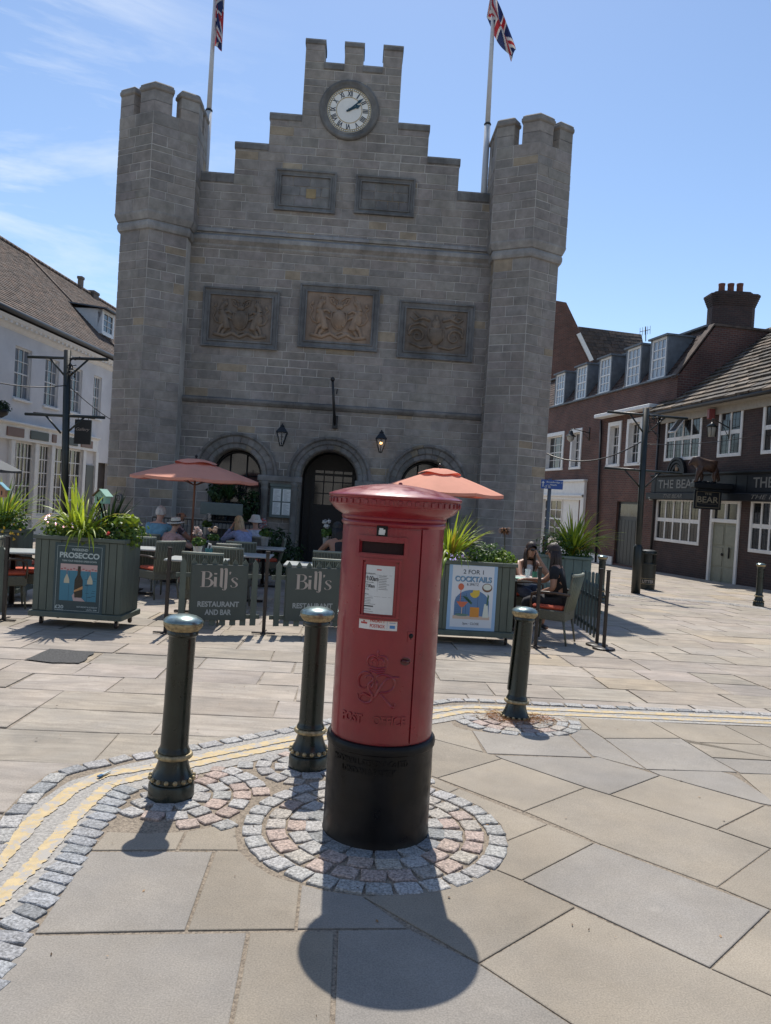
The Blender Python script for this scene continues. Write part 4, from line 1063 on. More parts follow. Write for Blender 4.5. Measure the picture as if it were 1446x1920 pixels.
shell(b,-.066,-.020,1.108,1.114,.2525,.2529,3); shell(b,-.066,-.03,1.096,1.098,.2525,.2529,2); shell(b,-.066,-.02,1.086,1.0875,.2525,.2529,2); shell(b,-.066,.058,1.2545,1.2553,.2525,.2529,4); shell(b,-.066,.058,1.156,1.1568,.2525,.2529,4); shell(b,-.006,-.0053,1.18,1.25,.2525,.2529,1)
wpart('notice_print',b,[M_ink],pl)
b=mb(); shell(b,-.012,.010,1.276,1.281,.2525,.2529,3); wpart('notice_emblem',b,[M_redink],pl)
b=mb(); shell(b,-.024,.026,1.428,1.478,.2495,.2535,6); wp_=wpart('tablet_holder',b,[M_blk],pb); b=mb()
for (a,c_,z0,z1) in ((-.014,.014,1.438,1.458),(-.012,.006,1.458,1.468),(-.009,.016,1.447,1.462)): shell(b,a,c_,z0,z1,.2535,.2541+rnd(0,.0004),3)
wpart('torn_label',b,[M_paper],wp_)
b=mb(); shell(b,-.086,.096,1.006,1.062,.2495,.2512,10)
st=wpart('priority_sticker',b,[mat('sticker_white',(.66,.64,.62),rough=.45,noise=.05)],pb)
b=mb(); ctext(b,'PRIORITY',-.030,.040,1.047,.0155,.2513,.02); ctext(b,'POSTBOX',-.030,.040,1.023,.0155,.2513,.02); shell(b,-.076,-.044,1.029,1.037,.2511,.2516,3); shell(b,-.064,-.056,1.038,1.044,.2511,.2516,2); wpart('sticker_print',b,[M_redink],st)
b=mb(); shell(b,.062,.086,1.016,1.030,.2511,.2516,3); shell(b,.060,.088,1.040,1.042,.2511,.2516,3); shell(b,.0495,.0505,1.012,1.058,.2511,.2516,1); wpart('sticker_mark',b,[M_blueink],st)
# lock plate, pull, embossed crown, cypher and lettering
b=mb(); s=.165; shell(b,s-.016,s+.016,.955,1.005,.2495,.2525,5); lk=wpart('lock_plate',b,[M_red],pb)
b=mb(); shell(b,s-.004,s+.004,.982,.990,.2525,.2532,2); shell(b,s-.002,s+.002,.968,.984,.2525,.2532,2); lathe(b,[(.011,0),(.011,.0012),(.0001,.0012)],12,m=frame(CY(s,.985,.2525),Vector((math.cos(FA+s/.252),math.sin(FA+s/.252),0)),ZUP)@Matrix.Rotation(0,4,'X'),cap=False); wpart('keyhole',b,[M_blk],lk)
b=mb(); s=math.radians(33)*.252
for k in range(12):
    a=2*PI*k/12; a2=2*PI*(k+1)/12
    face(b,[CY(s+.026*math.cos(a),.868+.019*math.sin(a),.2515),CY(s+.026*math.cos(a2),.868+.019*math.sin(a2),.2515),CY(s+.03*math.cos(a2),.868+.023*math.sin(a2),.2503),CY(s+.03*math.cos(a),.868+.023*math.sin(a),.2503)])
    face(b,[CY(s+.026*math.cos(a),.868+.019*math.sin(a),.2515),CY(s+.026*math.cos(a2),.868+.019*math.sin(a2),.2515),CY(s,.868,.2505)],(.3,.3,.3))
tube(b,[CY(s-.018,.872,.253),CY(s,.870,.262),CY(s+.018,.866,.254)],.006,8,c=(.35,.3,.3))
wpart('door_pull',b,[M_red],pb)
def zs(x,y): return (x-485)*.000585+.0225,.735-(y-555)/4.173*.00241
def stroke(bm,pts,r=.0058,rad=.2512):
    P=[zs(*p) for p in pts]; Q=[]
    n=len(P)
    for i in range(n-1):   # catmull-rom
        p0,p1,p2,p3=P[max(i-1,0)],P[i],P[i+1],P[min(i+2,n-1)]
        for k in range(4):
            t=k/4; q=[.5*((2*p1[j])+(-p0[j]+p2[j])*t+(2*p0[j]-5*p1[j]+4*p2[j]-p3[j])*t*t+(-p0[j]+3*p1[j]-3*p2[j]+p3[j])*t**3) for j in (0,1)]; Q.append(q)
    Q.append(P[-1]); m=len(Q)
    tube(bm,[CY(q[0],q[1],rad) for q in Q],[r*(.45+.75*math.sin(PI*(i+.5)/m)) for i in range(m)],6)
b=mb()
for pts in ([(430,478),(428,442),(400,428),(362,434),(333,465),(325,510),(340,548),(372,556),(398,540)],[(384,478),(400,455),(436,455),(448,485),(415,520),(418,560),(447,600),(447,640),(415,665),(370,662),(335,640),(325,606)],[(348,640),(358,612),(385,598),(420,612),(462,616),(490,590),(492,565)],
  [(468,500),(480,452),(520,433),(565,440),(604,462),(622,505),(606,545),(565,568),(515,575),(492,590)],[(560,455),(528,500),(498,555),(470,610),(440,640)],[(492,575),(530,608),(570,650),(606,686),(628,680),(624,655)],[(548,478),(585,456),(652,450)],[(418,505),(440,545),(456,500)],[(480,500),(481,548)],[(472,500),(490,500)]):
    stroke(b,pts)
wpart('royal_cypher',b,[M_red],pb,40)
b=mb()
for pts in ([(405,375),(475,388),(545,375)],[(408,395),(475,408),(542,395)],[(412,410),(475,425),(538,410)],[(405,375),(392,340),(410,300),(440,288),(470,300)],[(545,375),(556,340),(540,300),(510,288),(478,300)],[(430,372),(425,335),(448,312),(472,330),(475,375)],[(520,372),(525,335),(502,312),(478,330)],[(474,296),(474,245)],[(462,262),(488,262)]): stroke(b,pts,.0046)
for (x,y) in ((475,288),(430,350),(520,350),(475,350),(405,372),(545,372)): sph(b,CY(*zs(x,y),.2505),.0045,8)
wpart('embossed_crown',b,[M_red],pb,40)
b=mb(); ctext(b,'POST',-.153,-.040,.594,.042,.2498,.03,.0055); ctext(b,'OFFICE',.009,.163,.594,.042,.2498,.03,.0055); wpart('embossed_lettering',b,[M_red],pb)
b=mb(); ctext(b,'McDOWALL STEVEN & Co LTD',-.185,.190,.398,.027,.2552,.03,.003); ctext(b,'LONDON & FALKIRK',-.130,.135,.358,.027,.2552,.03,.003); wpart('foundry_lettering',b,[M_blk],pb)
# bollards
def bollard(name,lab,loc,rot=None,grp='green cast iron bollards',sunk=0,seg=36):
    t=thing(name,lab,'bollard',loc,rot=rot,group=grp)
    b=mb(); lathe(b,[(.116,-.03),(.117,.0),(.116,.068),(.110,.078),(.100,.082),(.098,.088),(.106,.094),(.106,.112),(.098,.122),(.086,.150),(.076,.185),(.074,.205)],seg); part('pedestal',b,[M_grn],t,35)
    b=mb()
    for i in range(16):
        a=2*PI*i/16+.1; sph(b,(math.cos(a)*.110,math.sin(a)*.110,.103),.0125,10)
    part('gilt_studs',b,[M_bgold],t,60)
    b=mb(); lathe(b,[(.078,.203),(.090,.206),(.0965,.214),(.0965,.222),(.090,.230),(.078,.232)],seg,cap=False); part('gilt_ring',b,[M_bgold],t,40)
    b=mb(); lathe(b,[(.078,.231),(.082,.236),(.080,.246),(.074,.256),(.0705,.27),(.069,.5),(.0685,.832),(.074,.838),(.080,.843),(.080,.856),(.076,.864)],seg,cap=False)
    for v in b.verts:
        if .28<v.co.z<.82: 
            k=.0012*math.sin(v.co.z*23+math.atan2(v.co.y,v.co.x)*2)
            v.co.x*=1+k/.07; v.co.y*=1+k/.07
    part('shaft',b,[M_grn],t,35)
    b=mb(); lathe(b,[(.074,.862),(.080,.866),(.092,.880),(.0985,.893),(.1005,.903),(.098,.9075)],seg,cap=False)
    for i in range(40):
        a=2*PI*i/40; tube(b,[(math.cos(a)*.078,math.sin(a)*.078,.866),(math.cos(a)*.092,math.sin(a)*.092,.8825),(math.cos(a)*.0985,math.sin(a)*.0985,.893)],.0028,5)
    part('gilt_collar',b,[M_bgold],t,50)
    b=mb(); lathe(b,[(.098,.906),(.1015,.908),(.1007,.913),(.092,.924),(.07,.936),(.04,.9435),(.0001,.946)],seg,cap=False); part('cap',b,[M_cap],t,60)
    return t
bl=bollard('bollard','dark green gold-banded bollard left of the post box, nearest one',(B1.x,B1.y,0),rot=(math.radians(.6),math.radians(.9),.3))
dup(bl,(B2.x,B2.y,0),1.7,'dark green bollard half hidden behind the red post box')
b3=dup(bl,(B3.x,B3.y,zg(B3.y)-.088),.8,'leaning dark green bollard sunk in pink setts right of the post box')
b3.rotation_euler=(0,math.radians(3.2),.8)
bpy.context.view_layer.update()
b=mb(); m=Matrix.Translation((B3.x,B3.y,zg(B3.y)-.088))@Matrix.Rotation(math.radians(3.0),4,'Y'); box(b,-.086,-.076,-.018,.02,.30,.84,m=m,bev=.002); sph(b,m@Vector((-.078,0,.84)),.012,8)
o=wpart('loose_strip',b,[M_grn],b3)
p=AT(1422,1135,17.0); dup(bl,(p.x,17,zg(17)),.2,'small distant bollard standing alone by the pub wall')
p=AT(1126,1111,15.8); dup(bl,(p.x,15.8,zg(15.8)),.2,'bollard standing behind the right-hand picket barrier')
# dry needles gathered at the foot of the leaning bollard
b=mb()
for i in range(420):
    a=rnd(0,2*PI); r=abs(R_.gauss(.16,.06)); x=B3.x+math.cos(a)*r*1.25; y=B3.y+math.sin(a)*r*.8-.03; z=zg(y)+rnd(.006,.022); t=rnd(0,PI); l=rnd(.015,.04)
    q=Vector((math.cos(t)*l,math.sin(t)*l,rnd(-.006,.01)))
    tube(b,[Vector((x,y,z))-q,Vector((x,y,z+.004)),Vector((x,y,z))+q],.0012,3,caps=False,c=R_.choice([(1,1,1),(.7,.7,.7),(1.3,1.1,.8)]))
tag(obj('dry_needles',b,mat('dry_needles',(.34,.17,.07),rough=.9,vcol=True)),'dry orange pine needles gathered round the leaning bollard','debris',kind='stuff')
# flat paintbrush-like scrap lying on the double yellow line
b=mb(); a=G(184,1459,.006); c_=G(208,1447,.006); d=(c_-a).normalized(); n=Vector((-d.y,d.x,0)); obox(b,a+ZUP*.004,d,n,0,.035,-.010,.010,0,.008,c=(1,1,1),bev=.002)
w_=thing('litter_scrap','small blue-ended pale scrap lying on the yellow lines','litter',tuple(a)); wpart('blue_end',b,[mat('blue_plastic',(.02,.10,.22),rough=.4)],w_)
b=mb(); obox(b,a+ZUP*.004,d,n,.036,.085,-.007,.007,0,.006,bev=.001); obox(b,a+ZUP*.004,d,n,.087,(c_-a).length,-.004,.004,0,.005,bev=.001); wpart('pale_handle',b,[mat('pale_plastic',(.45,.5,.5),rough=.4)],w_)

M_blk.node_tree.nodes['Principled BSDF'].inputs['Specular IOR Level'].default_value=.25
# ================================================================ CAFE TERRACE
M_wood=mat('grey_green_painted_wood',(.085,.105,.085),rough=.55,noise=.18,nscale=5,bump=.2,bscale=30,vcol=True,stretch=(1,1,.25))
M_wood2=mat('faded_green_wood',(.15,.20,.17),rough=.6,noise=.15,nscale=5,vcol=True)
M_soil=mat('planter_soil',(.03,.022,.015),rough=1,noise=.5,nscale=40,bump=1,bscale=60)
M_rub=mat('caster_rubber',(.03,.02,.018),rough=.6); M_steel=mat('caster_steel',(.3,.3,.3),rough=.35,metal=.9)
def leafmat(name,c,c2):
    m=mat(name,c,rough=.45,col2=c2,nscale=9,vcol=True,spec=.4); n=m.node_tree; L=n.links; b=n.nodes['Principled BSDF']
    src=b.inputs['Base Color'].links[0].from_socket
    tr=n.nodes.new('ShaderNodeBsdfTranslucent'); L.new(src,tr.inputs[0]); mx=n.nodes.new('ShaderNodeMixShader'); mx.inputs[0].default_value=.45
    L.new(b.outputs[0],mx.inputs[1]); L.new(tr.outputs[0],mx.inputs[2]); L.new(mx.outputs[0],n.nodes['Material Output'].inputs[0]); return m
M_leaf=leafmat('broad_leaf',(.06,.12,.03),(.11,.17,.045)); M_spike=leafmat('strap_leaf',(.22,.30,.05),(.13,.21,.05))
M_ivy=leafmat('dark_leaf',(.02,.045,.018),(.035,.07,.025)); M_stem=mat('plant_stem',(.08,.07,.04),rough=.8)
M_petal=leafmat('petal',(.7,.62,.58),(.75,.7,.7))
def blade(bm,p,dr,L_,w,droop,c,tw=0.0,n=7):
    """arching strap leaf with a folded midrib"""
    dr=dr.normalized(); h=Vector((dr.x,dr.y,0)); h=h.normalized() if h.length>1e-3 else Vector((1,0,0)); side=Vector((-h.y,h.x,0)); side=(side*math.cos(tw)+ZUP*math.sin(tw)*.5).normalized()
    q=Vector(p); d=dr.copy(); pv=None
    for i in range(n+1):
        t=i/n; ww=w*(.55+.9*t if t<.4 else .91*(1-((t-.4)/.6)**2.2))+.0005
        up=side.cross(d).normalized()
        cur=(bm.verts.new(q+side*ww),bm.verts.new(q-up*ww*.35),bm.verts.new(q-side*ww))
        if pv:
            k=1+.12*math.sin(i*2)
            f1=bm.faces.new((pv[0],pv[1],cur[1],cur[0])); f2=bm.faces.new((pv[1],pv[2],cur[2],cur[1]))
            for f,cc in ((f1,c),(f2,tuple(x*.85 for x in c))): setc(bm,[f],tuple(x*k for x in cc)); f.smooth=True
        pv=cur; q=q+d*(L_/n); d=(d+Vector((0,0,-droop/n*(.4+1.4*t)))+h*.02).normalized()
def spiky(bm,p,n,L0,L1,w,cols,spread=.75,droop=(.5,1.8)):
    for i in range(n):
        a=rnd(0,2*PI); e=R_.random()**.7*spread; d=Vector((math.cos(a)*e,math.sin(a)*e,1)).normalized()
        blade(bm,Vector(p)+Vector((math.cos(a),math.sin(a),0))*rnd(0,.05),d,rnd(L0,L1),w*rnd(.7,1.2),rnd(*droop)*(.4+e),R_.choice(cols) if R_.random()>.07 else (2.2,1.1,.6),rnd(-.6,.6))
def leafball(bm,cen,rad,n,sz,cols,flat=1.0,surf=.55):
    cen=Vector(cen)
    for i in range(n):
        v=Vector((R_.gauss(0,1),R_.gauss(0,1),R_.gauss(0,1))).normalized(); r=rad*(surf+(1-surf)*R_.random())*rnd(.75,1.12)
        p=cen+Vector((v.x*r,v.y*r,v.z*r*flat)); nrm=(v+Vector((rnd(-.7,.7),rnd(-.7,.7),rnd(0,.9)))).normalized()
        t=nrm.cross(Vector((rnd(-1,1),rnd(-1,1),rnd(-1,1)))).normalized(); s=nrm.cross(t); L_=sz*rnd(.6,1.3); W=L_*.42
        a=p-t*L_*.5; b_=p+t*L_*.5
        vs=[bm.verts.new(x) for x in (a,p+s*W-nrm*W*.15-t*L_*.08,b_,p-s*W-nrm*W*.15-t*L_*.08)]; mdl=bm.verts.new(p+nrm*W*.2)
        c=R_.choice(cols); k=rnd(.75,1.25); fs=[bm.faces.new((vs[0],vs[1],mdl)),bm.faces.new((vs[1],vs[2],mdl)),bm.faces.new((vs[2],vs[3],mdl)),bm.faces.new((vs[3],vs[0],mdl))]
        setc(bm,fs,(c[0]*k,c[1]*k,c[2]*k))
YG=(2.0,1.7,.75); LG=(1.35,1.35,.9); DG=(.65,.8,.6); PY=(2.5,2.1,1.0); SV=(1.3,1.4,2.0); BRN=(.8,.45,.3)
def plant(name,lab,p,build,cat='plant',group=None):
    t=thing(name,lab,cat,tuple(p),group=group)
    for nm,fn,m in build:
        b=mb(); fn(b); part(nm,b,[m],t,recalc=False)
    return t
def planter(lab,L0,R0,depth,h,name='planter_box',M=M_wood,doors=True,cast=True,z0=.10,grp='wooden trough planters round the terrace'):
    """front bottom corners L0,R0 on the ground"""
    d=(R0-L0); d.z=0; w=d.length; d.normalize(); t=thing(name,lab,'planter',tuple(L0),math.atan2(d.y,d.x),group=grp)
    b=mb(); g=.012
    box(b,0,w,.012,depth-.012,z0+.05,h-.03,bev=.004)
    # boards standing proud
    xs=[0.0,.07,.16,w*.30,w*.70,w-.16,w-.07,w] if doors else [w*i/6 for i in range(7)]
    xs=sorted(set(xs))
    for i in range(len(xs)-1): 
        k=rnd(.93,1.06); box(b,xs[i]+.003,xs[i+1]-.003,-.006,.011,z0+.07,h-.05,bev=.003,c=(k,k,k))
        box(b,xs[i]+.003,xs[i+1]-.003,depth-.011,depth+.006,z0+.07,h-.05,c=(k,k,k))
    for sx in (-.006,w-.011):
        n=3
        for i in range(n): k=rnd(.93,1.08); box(b,sx,sx+.017,depth*i/n+.004,depth*(i+1)/n-.004,z0+.07,h-.05,bev=.003,c=(k,k,k))
    part('boards',b,[M],t)
    b=mb(); box(b,-.035,w+.035,-.035,depth+.035,z0,z0+.065,bev=.006); part('plinth',b,[M],t)
    b=mb()
    for (a,c_,e,f) in ((-.025,w+.025,-.025,.03),(-.025,w+.025,depth-.03,depth+.025),(-.025,.03,.031,depth-.031),(w-.03,w+.025,.031,depth-.031)): box(b,a,c_,e,f,h-.045,h,bev=.005)
    part('rim',b,[M],t)
    b=mb(); face(b,[(.03,.03,h-.08),(w-.03,.03,h-.08),(w-.03,depth-.03,h-.08),(.03,depth-.03,h-.08)]); part('soil',b,[M_soil],t)
    if cast:
        for (x,y) in ((.07,.06),(w-.07,.06),(w-.07,depth-.06),(.07,depth-.06)):
            b=mb(); m=Matrix.Translation((x+.015,y,.042))@Matrix.Rotation(PI/2,4,'Y')@Matrix.Rotation(rnd(-.1,.1),4,'X'); lathe(b,[(.012,-.014),(.038,-.014),(.042,-.008),(.042,.008),(.038,.014),(.012,.014)],18,m=m,mi=0)
            box(b,x-.022,x+.03,y-.022,y+.022,.088,z0,mi=1); box(b,x-.006,x-.001,y-.015,y+.015,.035,.09,mi=1); box(b,x+.031,x+.036,y-.015,y+.015,.035,.09,mi=1)
            part('caster',b,[M_rub,M_steel],t)
    return t,d,w
def poster(par_t,W2,x0,x1,z0,z1,off,paint_fn,name='poster'):
    return None
# ---- left planter with the sparkling-wine poster
L0=G(59,1170); R0=G(223,1181)
t1,d1,w1=planter('grey-green wooden trough with dark teal poster and mixed plants, left of the picket barrier',L0,R0,.55,1.03)
M_pteal=mat('poster_teal',(.022,.055,.065),rough=.35,noise=.05); M_pink=mat('poster_pale',(.42,.50,.50),rough=.45); 
def flatmat(name,c,r=.5): return mat(name,c,rough=r)
def PR(bm,x0,x1,z0,z1,y,t=.001): box(bm,x0,x1,y-t,y,z0,z1)
ps=mb(); PX0,PX1,PZ0,PZ1=.235,w1-.225+.02,.155,.955
box(ps,PX0,PX1,-.014,-.0062,PZ0,PZ1,bev=.002); po=part('poster_board',ps,[M_pteal],t1)
pw=PX1-PX0; pc=(PX0+PX1)/2
def LT(x,z,y): return Matrix(((1,0,0,x),(0,0,-1,y),(0,1,0,z),(0,0,0,1)))
b=mb()
for (s,z,w_,h_,bo) in (('WEEKEND',.885,.19,.028,.02),('TURN YOUR WEEKEND UPSIDE DOWN',.755,.40,.020,.01),('£20',.225,.10,.040,.02),('A BOTTLE',.190,.09,.013,.01),('SATURDAY & SUNDAY',.235,.24,.017,.01),('UNTIL 5PM',.205,.12,.017,.01)):
    x=pc+(.0 if z>.5 else (-pw*.36 if w_<=.105 and s!='UNTIL 5PM' else pw*.20)); x= pc+pw*.29 if s=='UNTIL 5PM' else x
    addtext(b,text('t',s,LT(x,z,-.0145),w_,h_,bold=bo,depth=.0006))
addtext(b,text('t','PROSECCO',LT(pc,.820,-.0145),.46,.065,bold=.035,depth=.0008))
for (a,c_,e,f) in ((PX0+.03,PX1-.03,PZ0+.03,PZ0+.033),(PX0+.03,PX1-.03,PZ1-.033,PZ1-.03),(PX0+.03,PX0+.033,PZ0+.034,PZ1-.034),(PX1-.033,PX1-.03,PZ0+.034,PZ1-.034)): box(b,a,c_,-.0152,-.0145,e,f)
part('poster_lettering',b,[M_pink],po)
b=mb(); q0,q1=PX0+.075,PX1-.075
box(b,q0,q1,-.0152,-.0142,.30,.72,mi=0)                      # painted blue boards
for i in range(1,4): x=q0+(q1-q0)*i/4; box(b,x-.002,x+.002,-.0156,-.0153,.30,.64,mi=3)
box(b,q0,q1,-.0157,-.0154,.645,.72,mi=1)
for i in range(12): x=q0+(q1-q0)*(i+.5)/12; box(b,x-.014,x+.012,-.0161,-.0158,.652+.008*math.sin(i*2),.667+.008*math.sin(i*2),mi=2)
for i in range(14): x=q1-.12+.11*R_.random(); z=rnd(.32,.62); box(b,x-.02,x+.02,-.0157,-.0154,z,z+.006,mi=3)
for x in (pc-.135,pc+.135):
    prism(b,[(x-.006,.60),(x+.006,.60),(x+.030,.54),(x+.032,.50),(x-.032,.50),(x-.030,.54)],Vector((0,0,0)),Vector((1,0,0)),Vector((0,-1,0)),.0158,.0164,mi=4)
    box(b,x-.002,x+.002,-.0164,-.0158,.60,.66,mi=2)
bx_=pc+.005
prism(b,[(bx_-.016,.70),(bx_+.016,.70),(bx_+.018,.60),(bx_+.046,.54),(bx_+.050,.36),(bx_+.036,.33),(bx_-.036,.33),(bx_-.050,.36),(bx_-.046,.54),(bx_-.018,.60)],Vector((0,0,0)),Vector((1,0,0)),Vector((0,-1,0)),.0166,.0174,mi=5)
prism(b,[(bx_-.049,.40),(bx_+.050,.44),(bx_+.050,.475),(bx_-.049,.42)],Vector((0,0,0)),Vector((1,0,0)),Vector((0,-1,0)),.0176,.0180,mi=6)
prism(b,[(bx_-.07,.36),(bx_-.045,.39),(bx_-.04,.34),(bx_+.04,.34),(bx_+.085,.30),(bx_-.05,.30)],Vector((0,0,0)),Vector((1,0,0)),Vector((0,-1,0)),.0176,.0181,mi=1)
part('poster_picture',b,[flatmat('pic_blue',(.05,.20,.28)),flatmat('pic_pinkish',(.50,.36,.34)),flatmat('pic_red',(.38,.12,.12)),flatmat('pic_darkblue',(.02,.09,.14)),flatmat('pic_cream',(.50,.46,.33)),flatmat('pic_black',(.015,.015,.012),.25),flatmat('pic_orange',(.50,.26,.10))],po)
TZ=1.03
def onp(T,x,y,h=0.0):  # point in planter space
    return wm(T)@Vector((x,y,h))
def zt(T,h): return T.matrix_basis.translation.z+h
pl_=lambda T,x,y,h: T.matrix_basis@Vector((x,y,h))
bpy.context.view_layer.update()
plant('strap_leaf_plant','tall arching striped strap-leaf plant in the trough with the teal poster',pl_(t1,.42,.28,.94),[('leaves',lambda b:(spiky(b,(0,0,0),90,.40,.80,.017,[YG,LG,PY,YG],1.3,(1.0,2.8)),spiky(b,(-.1,0,0),14,.5,.85,.019,[PY,YG],.5,(.6,1.6))),M_spike)])
plant('leafy_bush','low bushy green plants filling the left end of the poster trough',pl_(t1,.18,.26,.97),[('leaves',lambda b:(leafball(b,(0,0,.10),.26,480,.05,[LG,LG,YG],.75),leafball(b,(.35,-.12,.07),.22,300,.045,[YG,LG],.6),leafball(b,(.65,-.12,.07),.2,260,.05,[LG,DG,YG],.6)),M_leaf),('blooms',lambda b:[leafball(b,(rnd(-.2,.3),rnd(-.25,0),rnd(.15,.28)),.015,8,.02,[(3,2.6,3)],1) for _ in range(12)],M_petal)])
plant('broad_leaf_plant','bright yellow broad-leaved plant at the right end of the poster trough',pl_(t1,.95,.26,.97),[('leaves',lambda b:(leafball(b,(0,0,.12),.25,420,.055,[LG,DG,YG],.8),leafball(b,(.02,-.02,.27),.17,46,.13,[(3,2.3,.5),(2.6,2.2,.6)],.35),leafball(b,(-.18,-.08,.16),.1,60,.06,[SV,LG],.9)),M_leaf),('blooms',lambda b:[leafball(b,(-.13,-.25,.11+.02*i),.018,9,.03,[(1.2,.22,.18)],1) for i in range(2)],M_petal)])
plant('dark_cordyline','dark purplish spiky plant behind the poster trough greenery',pl_(t1,.66,.45,.95),[('leaves',lambda b:spiky(b,(0,0,.1),70,.35,.62,.012,[DG,(.35,.4,.4),(.5,.5,.4)],1.0,(.2,1.2)),M_ivy)])
# bird house ornament
M_mint=mat('mint_paint',(.28,.48,.38),rough=.5,noise=.08); M_bwood=mat('bare_brown_wood',(.16,.10,.06),rough=.7,noise=.3,nscale=20)
def birdhouse(lab,p,m_r,m_b,rz=0,s=1.0,stake=.35):
    t=thing('bird_house',lab,'bird house',tuple(p),rz,group='bird houses in the planters')
    b=mb(); prism(b,[(-.07*s,0),(.07*s,0),(.075*s,.09*s),(0,.16*s),(-.075*s,.09*s)],Vector((0,0,0)),Vector((1,0,0)),Vector((0,-1,0)),-.05*s,.05*s); part('box',b,[m_b],t)
    b=mb()
    for x in (-.035,0,.035): box(b,(x-.006)*s,(x+.006)*s,-.052*s,-.0505*s,.025*s,.075*s)
    part('slots',b,[M_dark],t)
    for sg in (-1,1):
        b=mb(); th=math.atan2(.07,.075); m=Matrix.Translation((0,0,.165*s))@Matrix.Rotation(sg*th,4,'Y'); x0,x1=(0,.125*s) if sg>0 else (-.125*s,0); box(b,x0,x1,-.08*s,.07*s,.0,.010*s,m=m,bev=.001); part('roof_panel',b,[m_r if sg>0 else M_bwood],t)
    b=mb(); box(b,-.007,.007,-.007,.007,-stake,0); part('stake',b,[m_b],t); return t
p=AT(192,944,9.15); birdhouse('mint green bird house with brown roof side above the poster trough',p,M_mint,M_mint,-.25,1.0)
M_sky=mat('sky_blue_paint',(.20,.42,.50),rough=.5); p=AT(-1,932,10.2); birdhouse('blue-roofed bird house cut by the left edge',p,M_sky,mat('orange_wood',(.42,.22,.12),rough=.6),.2,1.15)
# ---- right planter with the cocktails poster
L0=G(802,1204); R0=G(957.7,1212)
t2,d2,w2=planter('grey-green wooden trough with pale blue cocktails poster beside the post box',L0,R0,.60,1.0)
def sx_(px,py,T,dd,LL):  # x,z in planter space of a pixel on its front
    P_=Pl(LL.x,LL.y,math.atan2(dd.y,dd.x)); u,z=P_.uz(px,py,.012); return u,z-LL.z
c4=[sx_(*q,t2,d2,L0) for q in ((844.7,1053),(935,1058),(926,1186),(835.5,1178))]
bx0=(c4[0][0]+c4[3][0])/2; bx1=(c4[1][0]+c4[2][0])/2; bz1=(c4[0][1]+c4[1][1])/2; bz0=(c4[2][1]+c4[3][1])/2
b=mb(); box(b,bx0,bx1,-.014,-.0062,bz0,bz1,bev=.002); po=part('poster_board',b,[flatmat('poster_sky_blue',(.27,.43,.62))],t2)
cw=bx1-bx0; cc_=(bx0+bx1)/2; ch=bz1-bz0
b=mb(); box(b,bx0+cw*.07,bx1-cw*.07,-.0148,-.0142,bz0+ch*.045,bz1-ch*.045); part('poster_sheet',b,[flatmat('poster_white',(.60,.64,.68))],po)
Z=lambda f: bz0+ch*f
XX=lambda f: bx0+cw*f
b=mb(); addtext(b,text('t','2 FOR 1',LT(XX(.5),Z(.865),-.0150),cw*.42,ch*.065,bold=.015,depth=.0006)); addtext(b,text('t','& SPRITZ',LT(XX(.5),Z(.68),-.0150),cw*.25,ch*.038,bold=.015,depth=.0006)); addtext(b,text('t','3pm \u00b7 CLOSE',LT(XX(.5),Z(.095),-.0150),cw*.34,ch*.045,bold=.015,depth=.0006))
addtext(b,text('t','COCKTAILS',LT(XX(.508),Z(.757),-.0150),cw*.76,ch*.085,bold=.045,depth=.0004))
part('poster_lettering',b,[flatmat('poster_ink',(.05,.07,.09))],po)
b=mb(); addtext(b,text('t','COCKTAILS',LT(XX(.5),Z(.760),-.0156),cw*.75,ch*.083,bold=.02,depth=.0004)); part('poster_lettering',b,[flatmat('poster_letter_blue',(.16,.33,.50))],po)
b=mb(); O=Vector((0,0,0)); EX=Vector((1,0,0)); EY=Vector((0,-1,0))
def PP(pts,o,mi): prism(b,[(XX(x),Z(z)) for x,z in pts],O,EX,EY,.0150+o*.0006,.0154+o*.0006,mi=mi)
def PC(x,z,rx,rz_,o,mi,a0=0,a1=2*PI,n=18): PP([(x+rx*math.cos(a0+(a1-a0)*i/n),z+rz_*math.sin(a0+(a1-a0)*i/n)) for i in range(n if a1-a0>6 else n+1)],o,mi)
PP([(.14,.19)]+[(.14,.19)]*0+[(.86,.19)]+[(.5+.36*math.cos(PI*i/16),.40+.20*math.sin(PI*i/16)) for i in range(17)],0,0)
for x in (.38,.62): PP([(x-.004,.2),(x+.004,.2),(x+.004,.55),(x-.004,.55)],1,1)
for i in range(9): PP([(.16,.24+.03*i),(.34,.25+.03*i),(.34,.257+.03*i),(.16,.247+.03*i)],1,1)
PP([(.12,.165),(.88,.165),(.88,.215),(.12,.215)],1,2)
PP([(.18,.42),(.42,.42),(.33,.34),(.27,.34)],2,3); PP([(.292,.24),(.308,.24),(.308,.34),(.292,.34)],2,2); PC(.30,.225,.14,.02,2,4); 
PP([(.47,.20),(.66,.20),(.66,.345),(.47,.345)],2,5); PP([(.73,.20),(.86,.20),(.84,.33),(.83,.40),(.76,.40),(.75,.33)],2,6); PP([(.80,.38),(.83,.38),(.85,.52),(.82,.55)],3,7)
PC(.26,.64,.06,.05,3,3); PP([(.25,.42),(.262,.42),(.27,.62),(.258,.62)],2,3)
PC(.55,.56,.10,.075,3,8,PI*1.05,PI*2.2); PC(.58,.58,.07,.06,4,8,PI*.9,PI*2.1); PC(.80,.64,.105,.065,3,9); PC(.80,.65,.085,.045,4,6)
for i in range(6): PP([(.30,.50),(.36+.03*i,.54-.025*i),(.34+.03*i,.53-.03*i)],3,7)
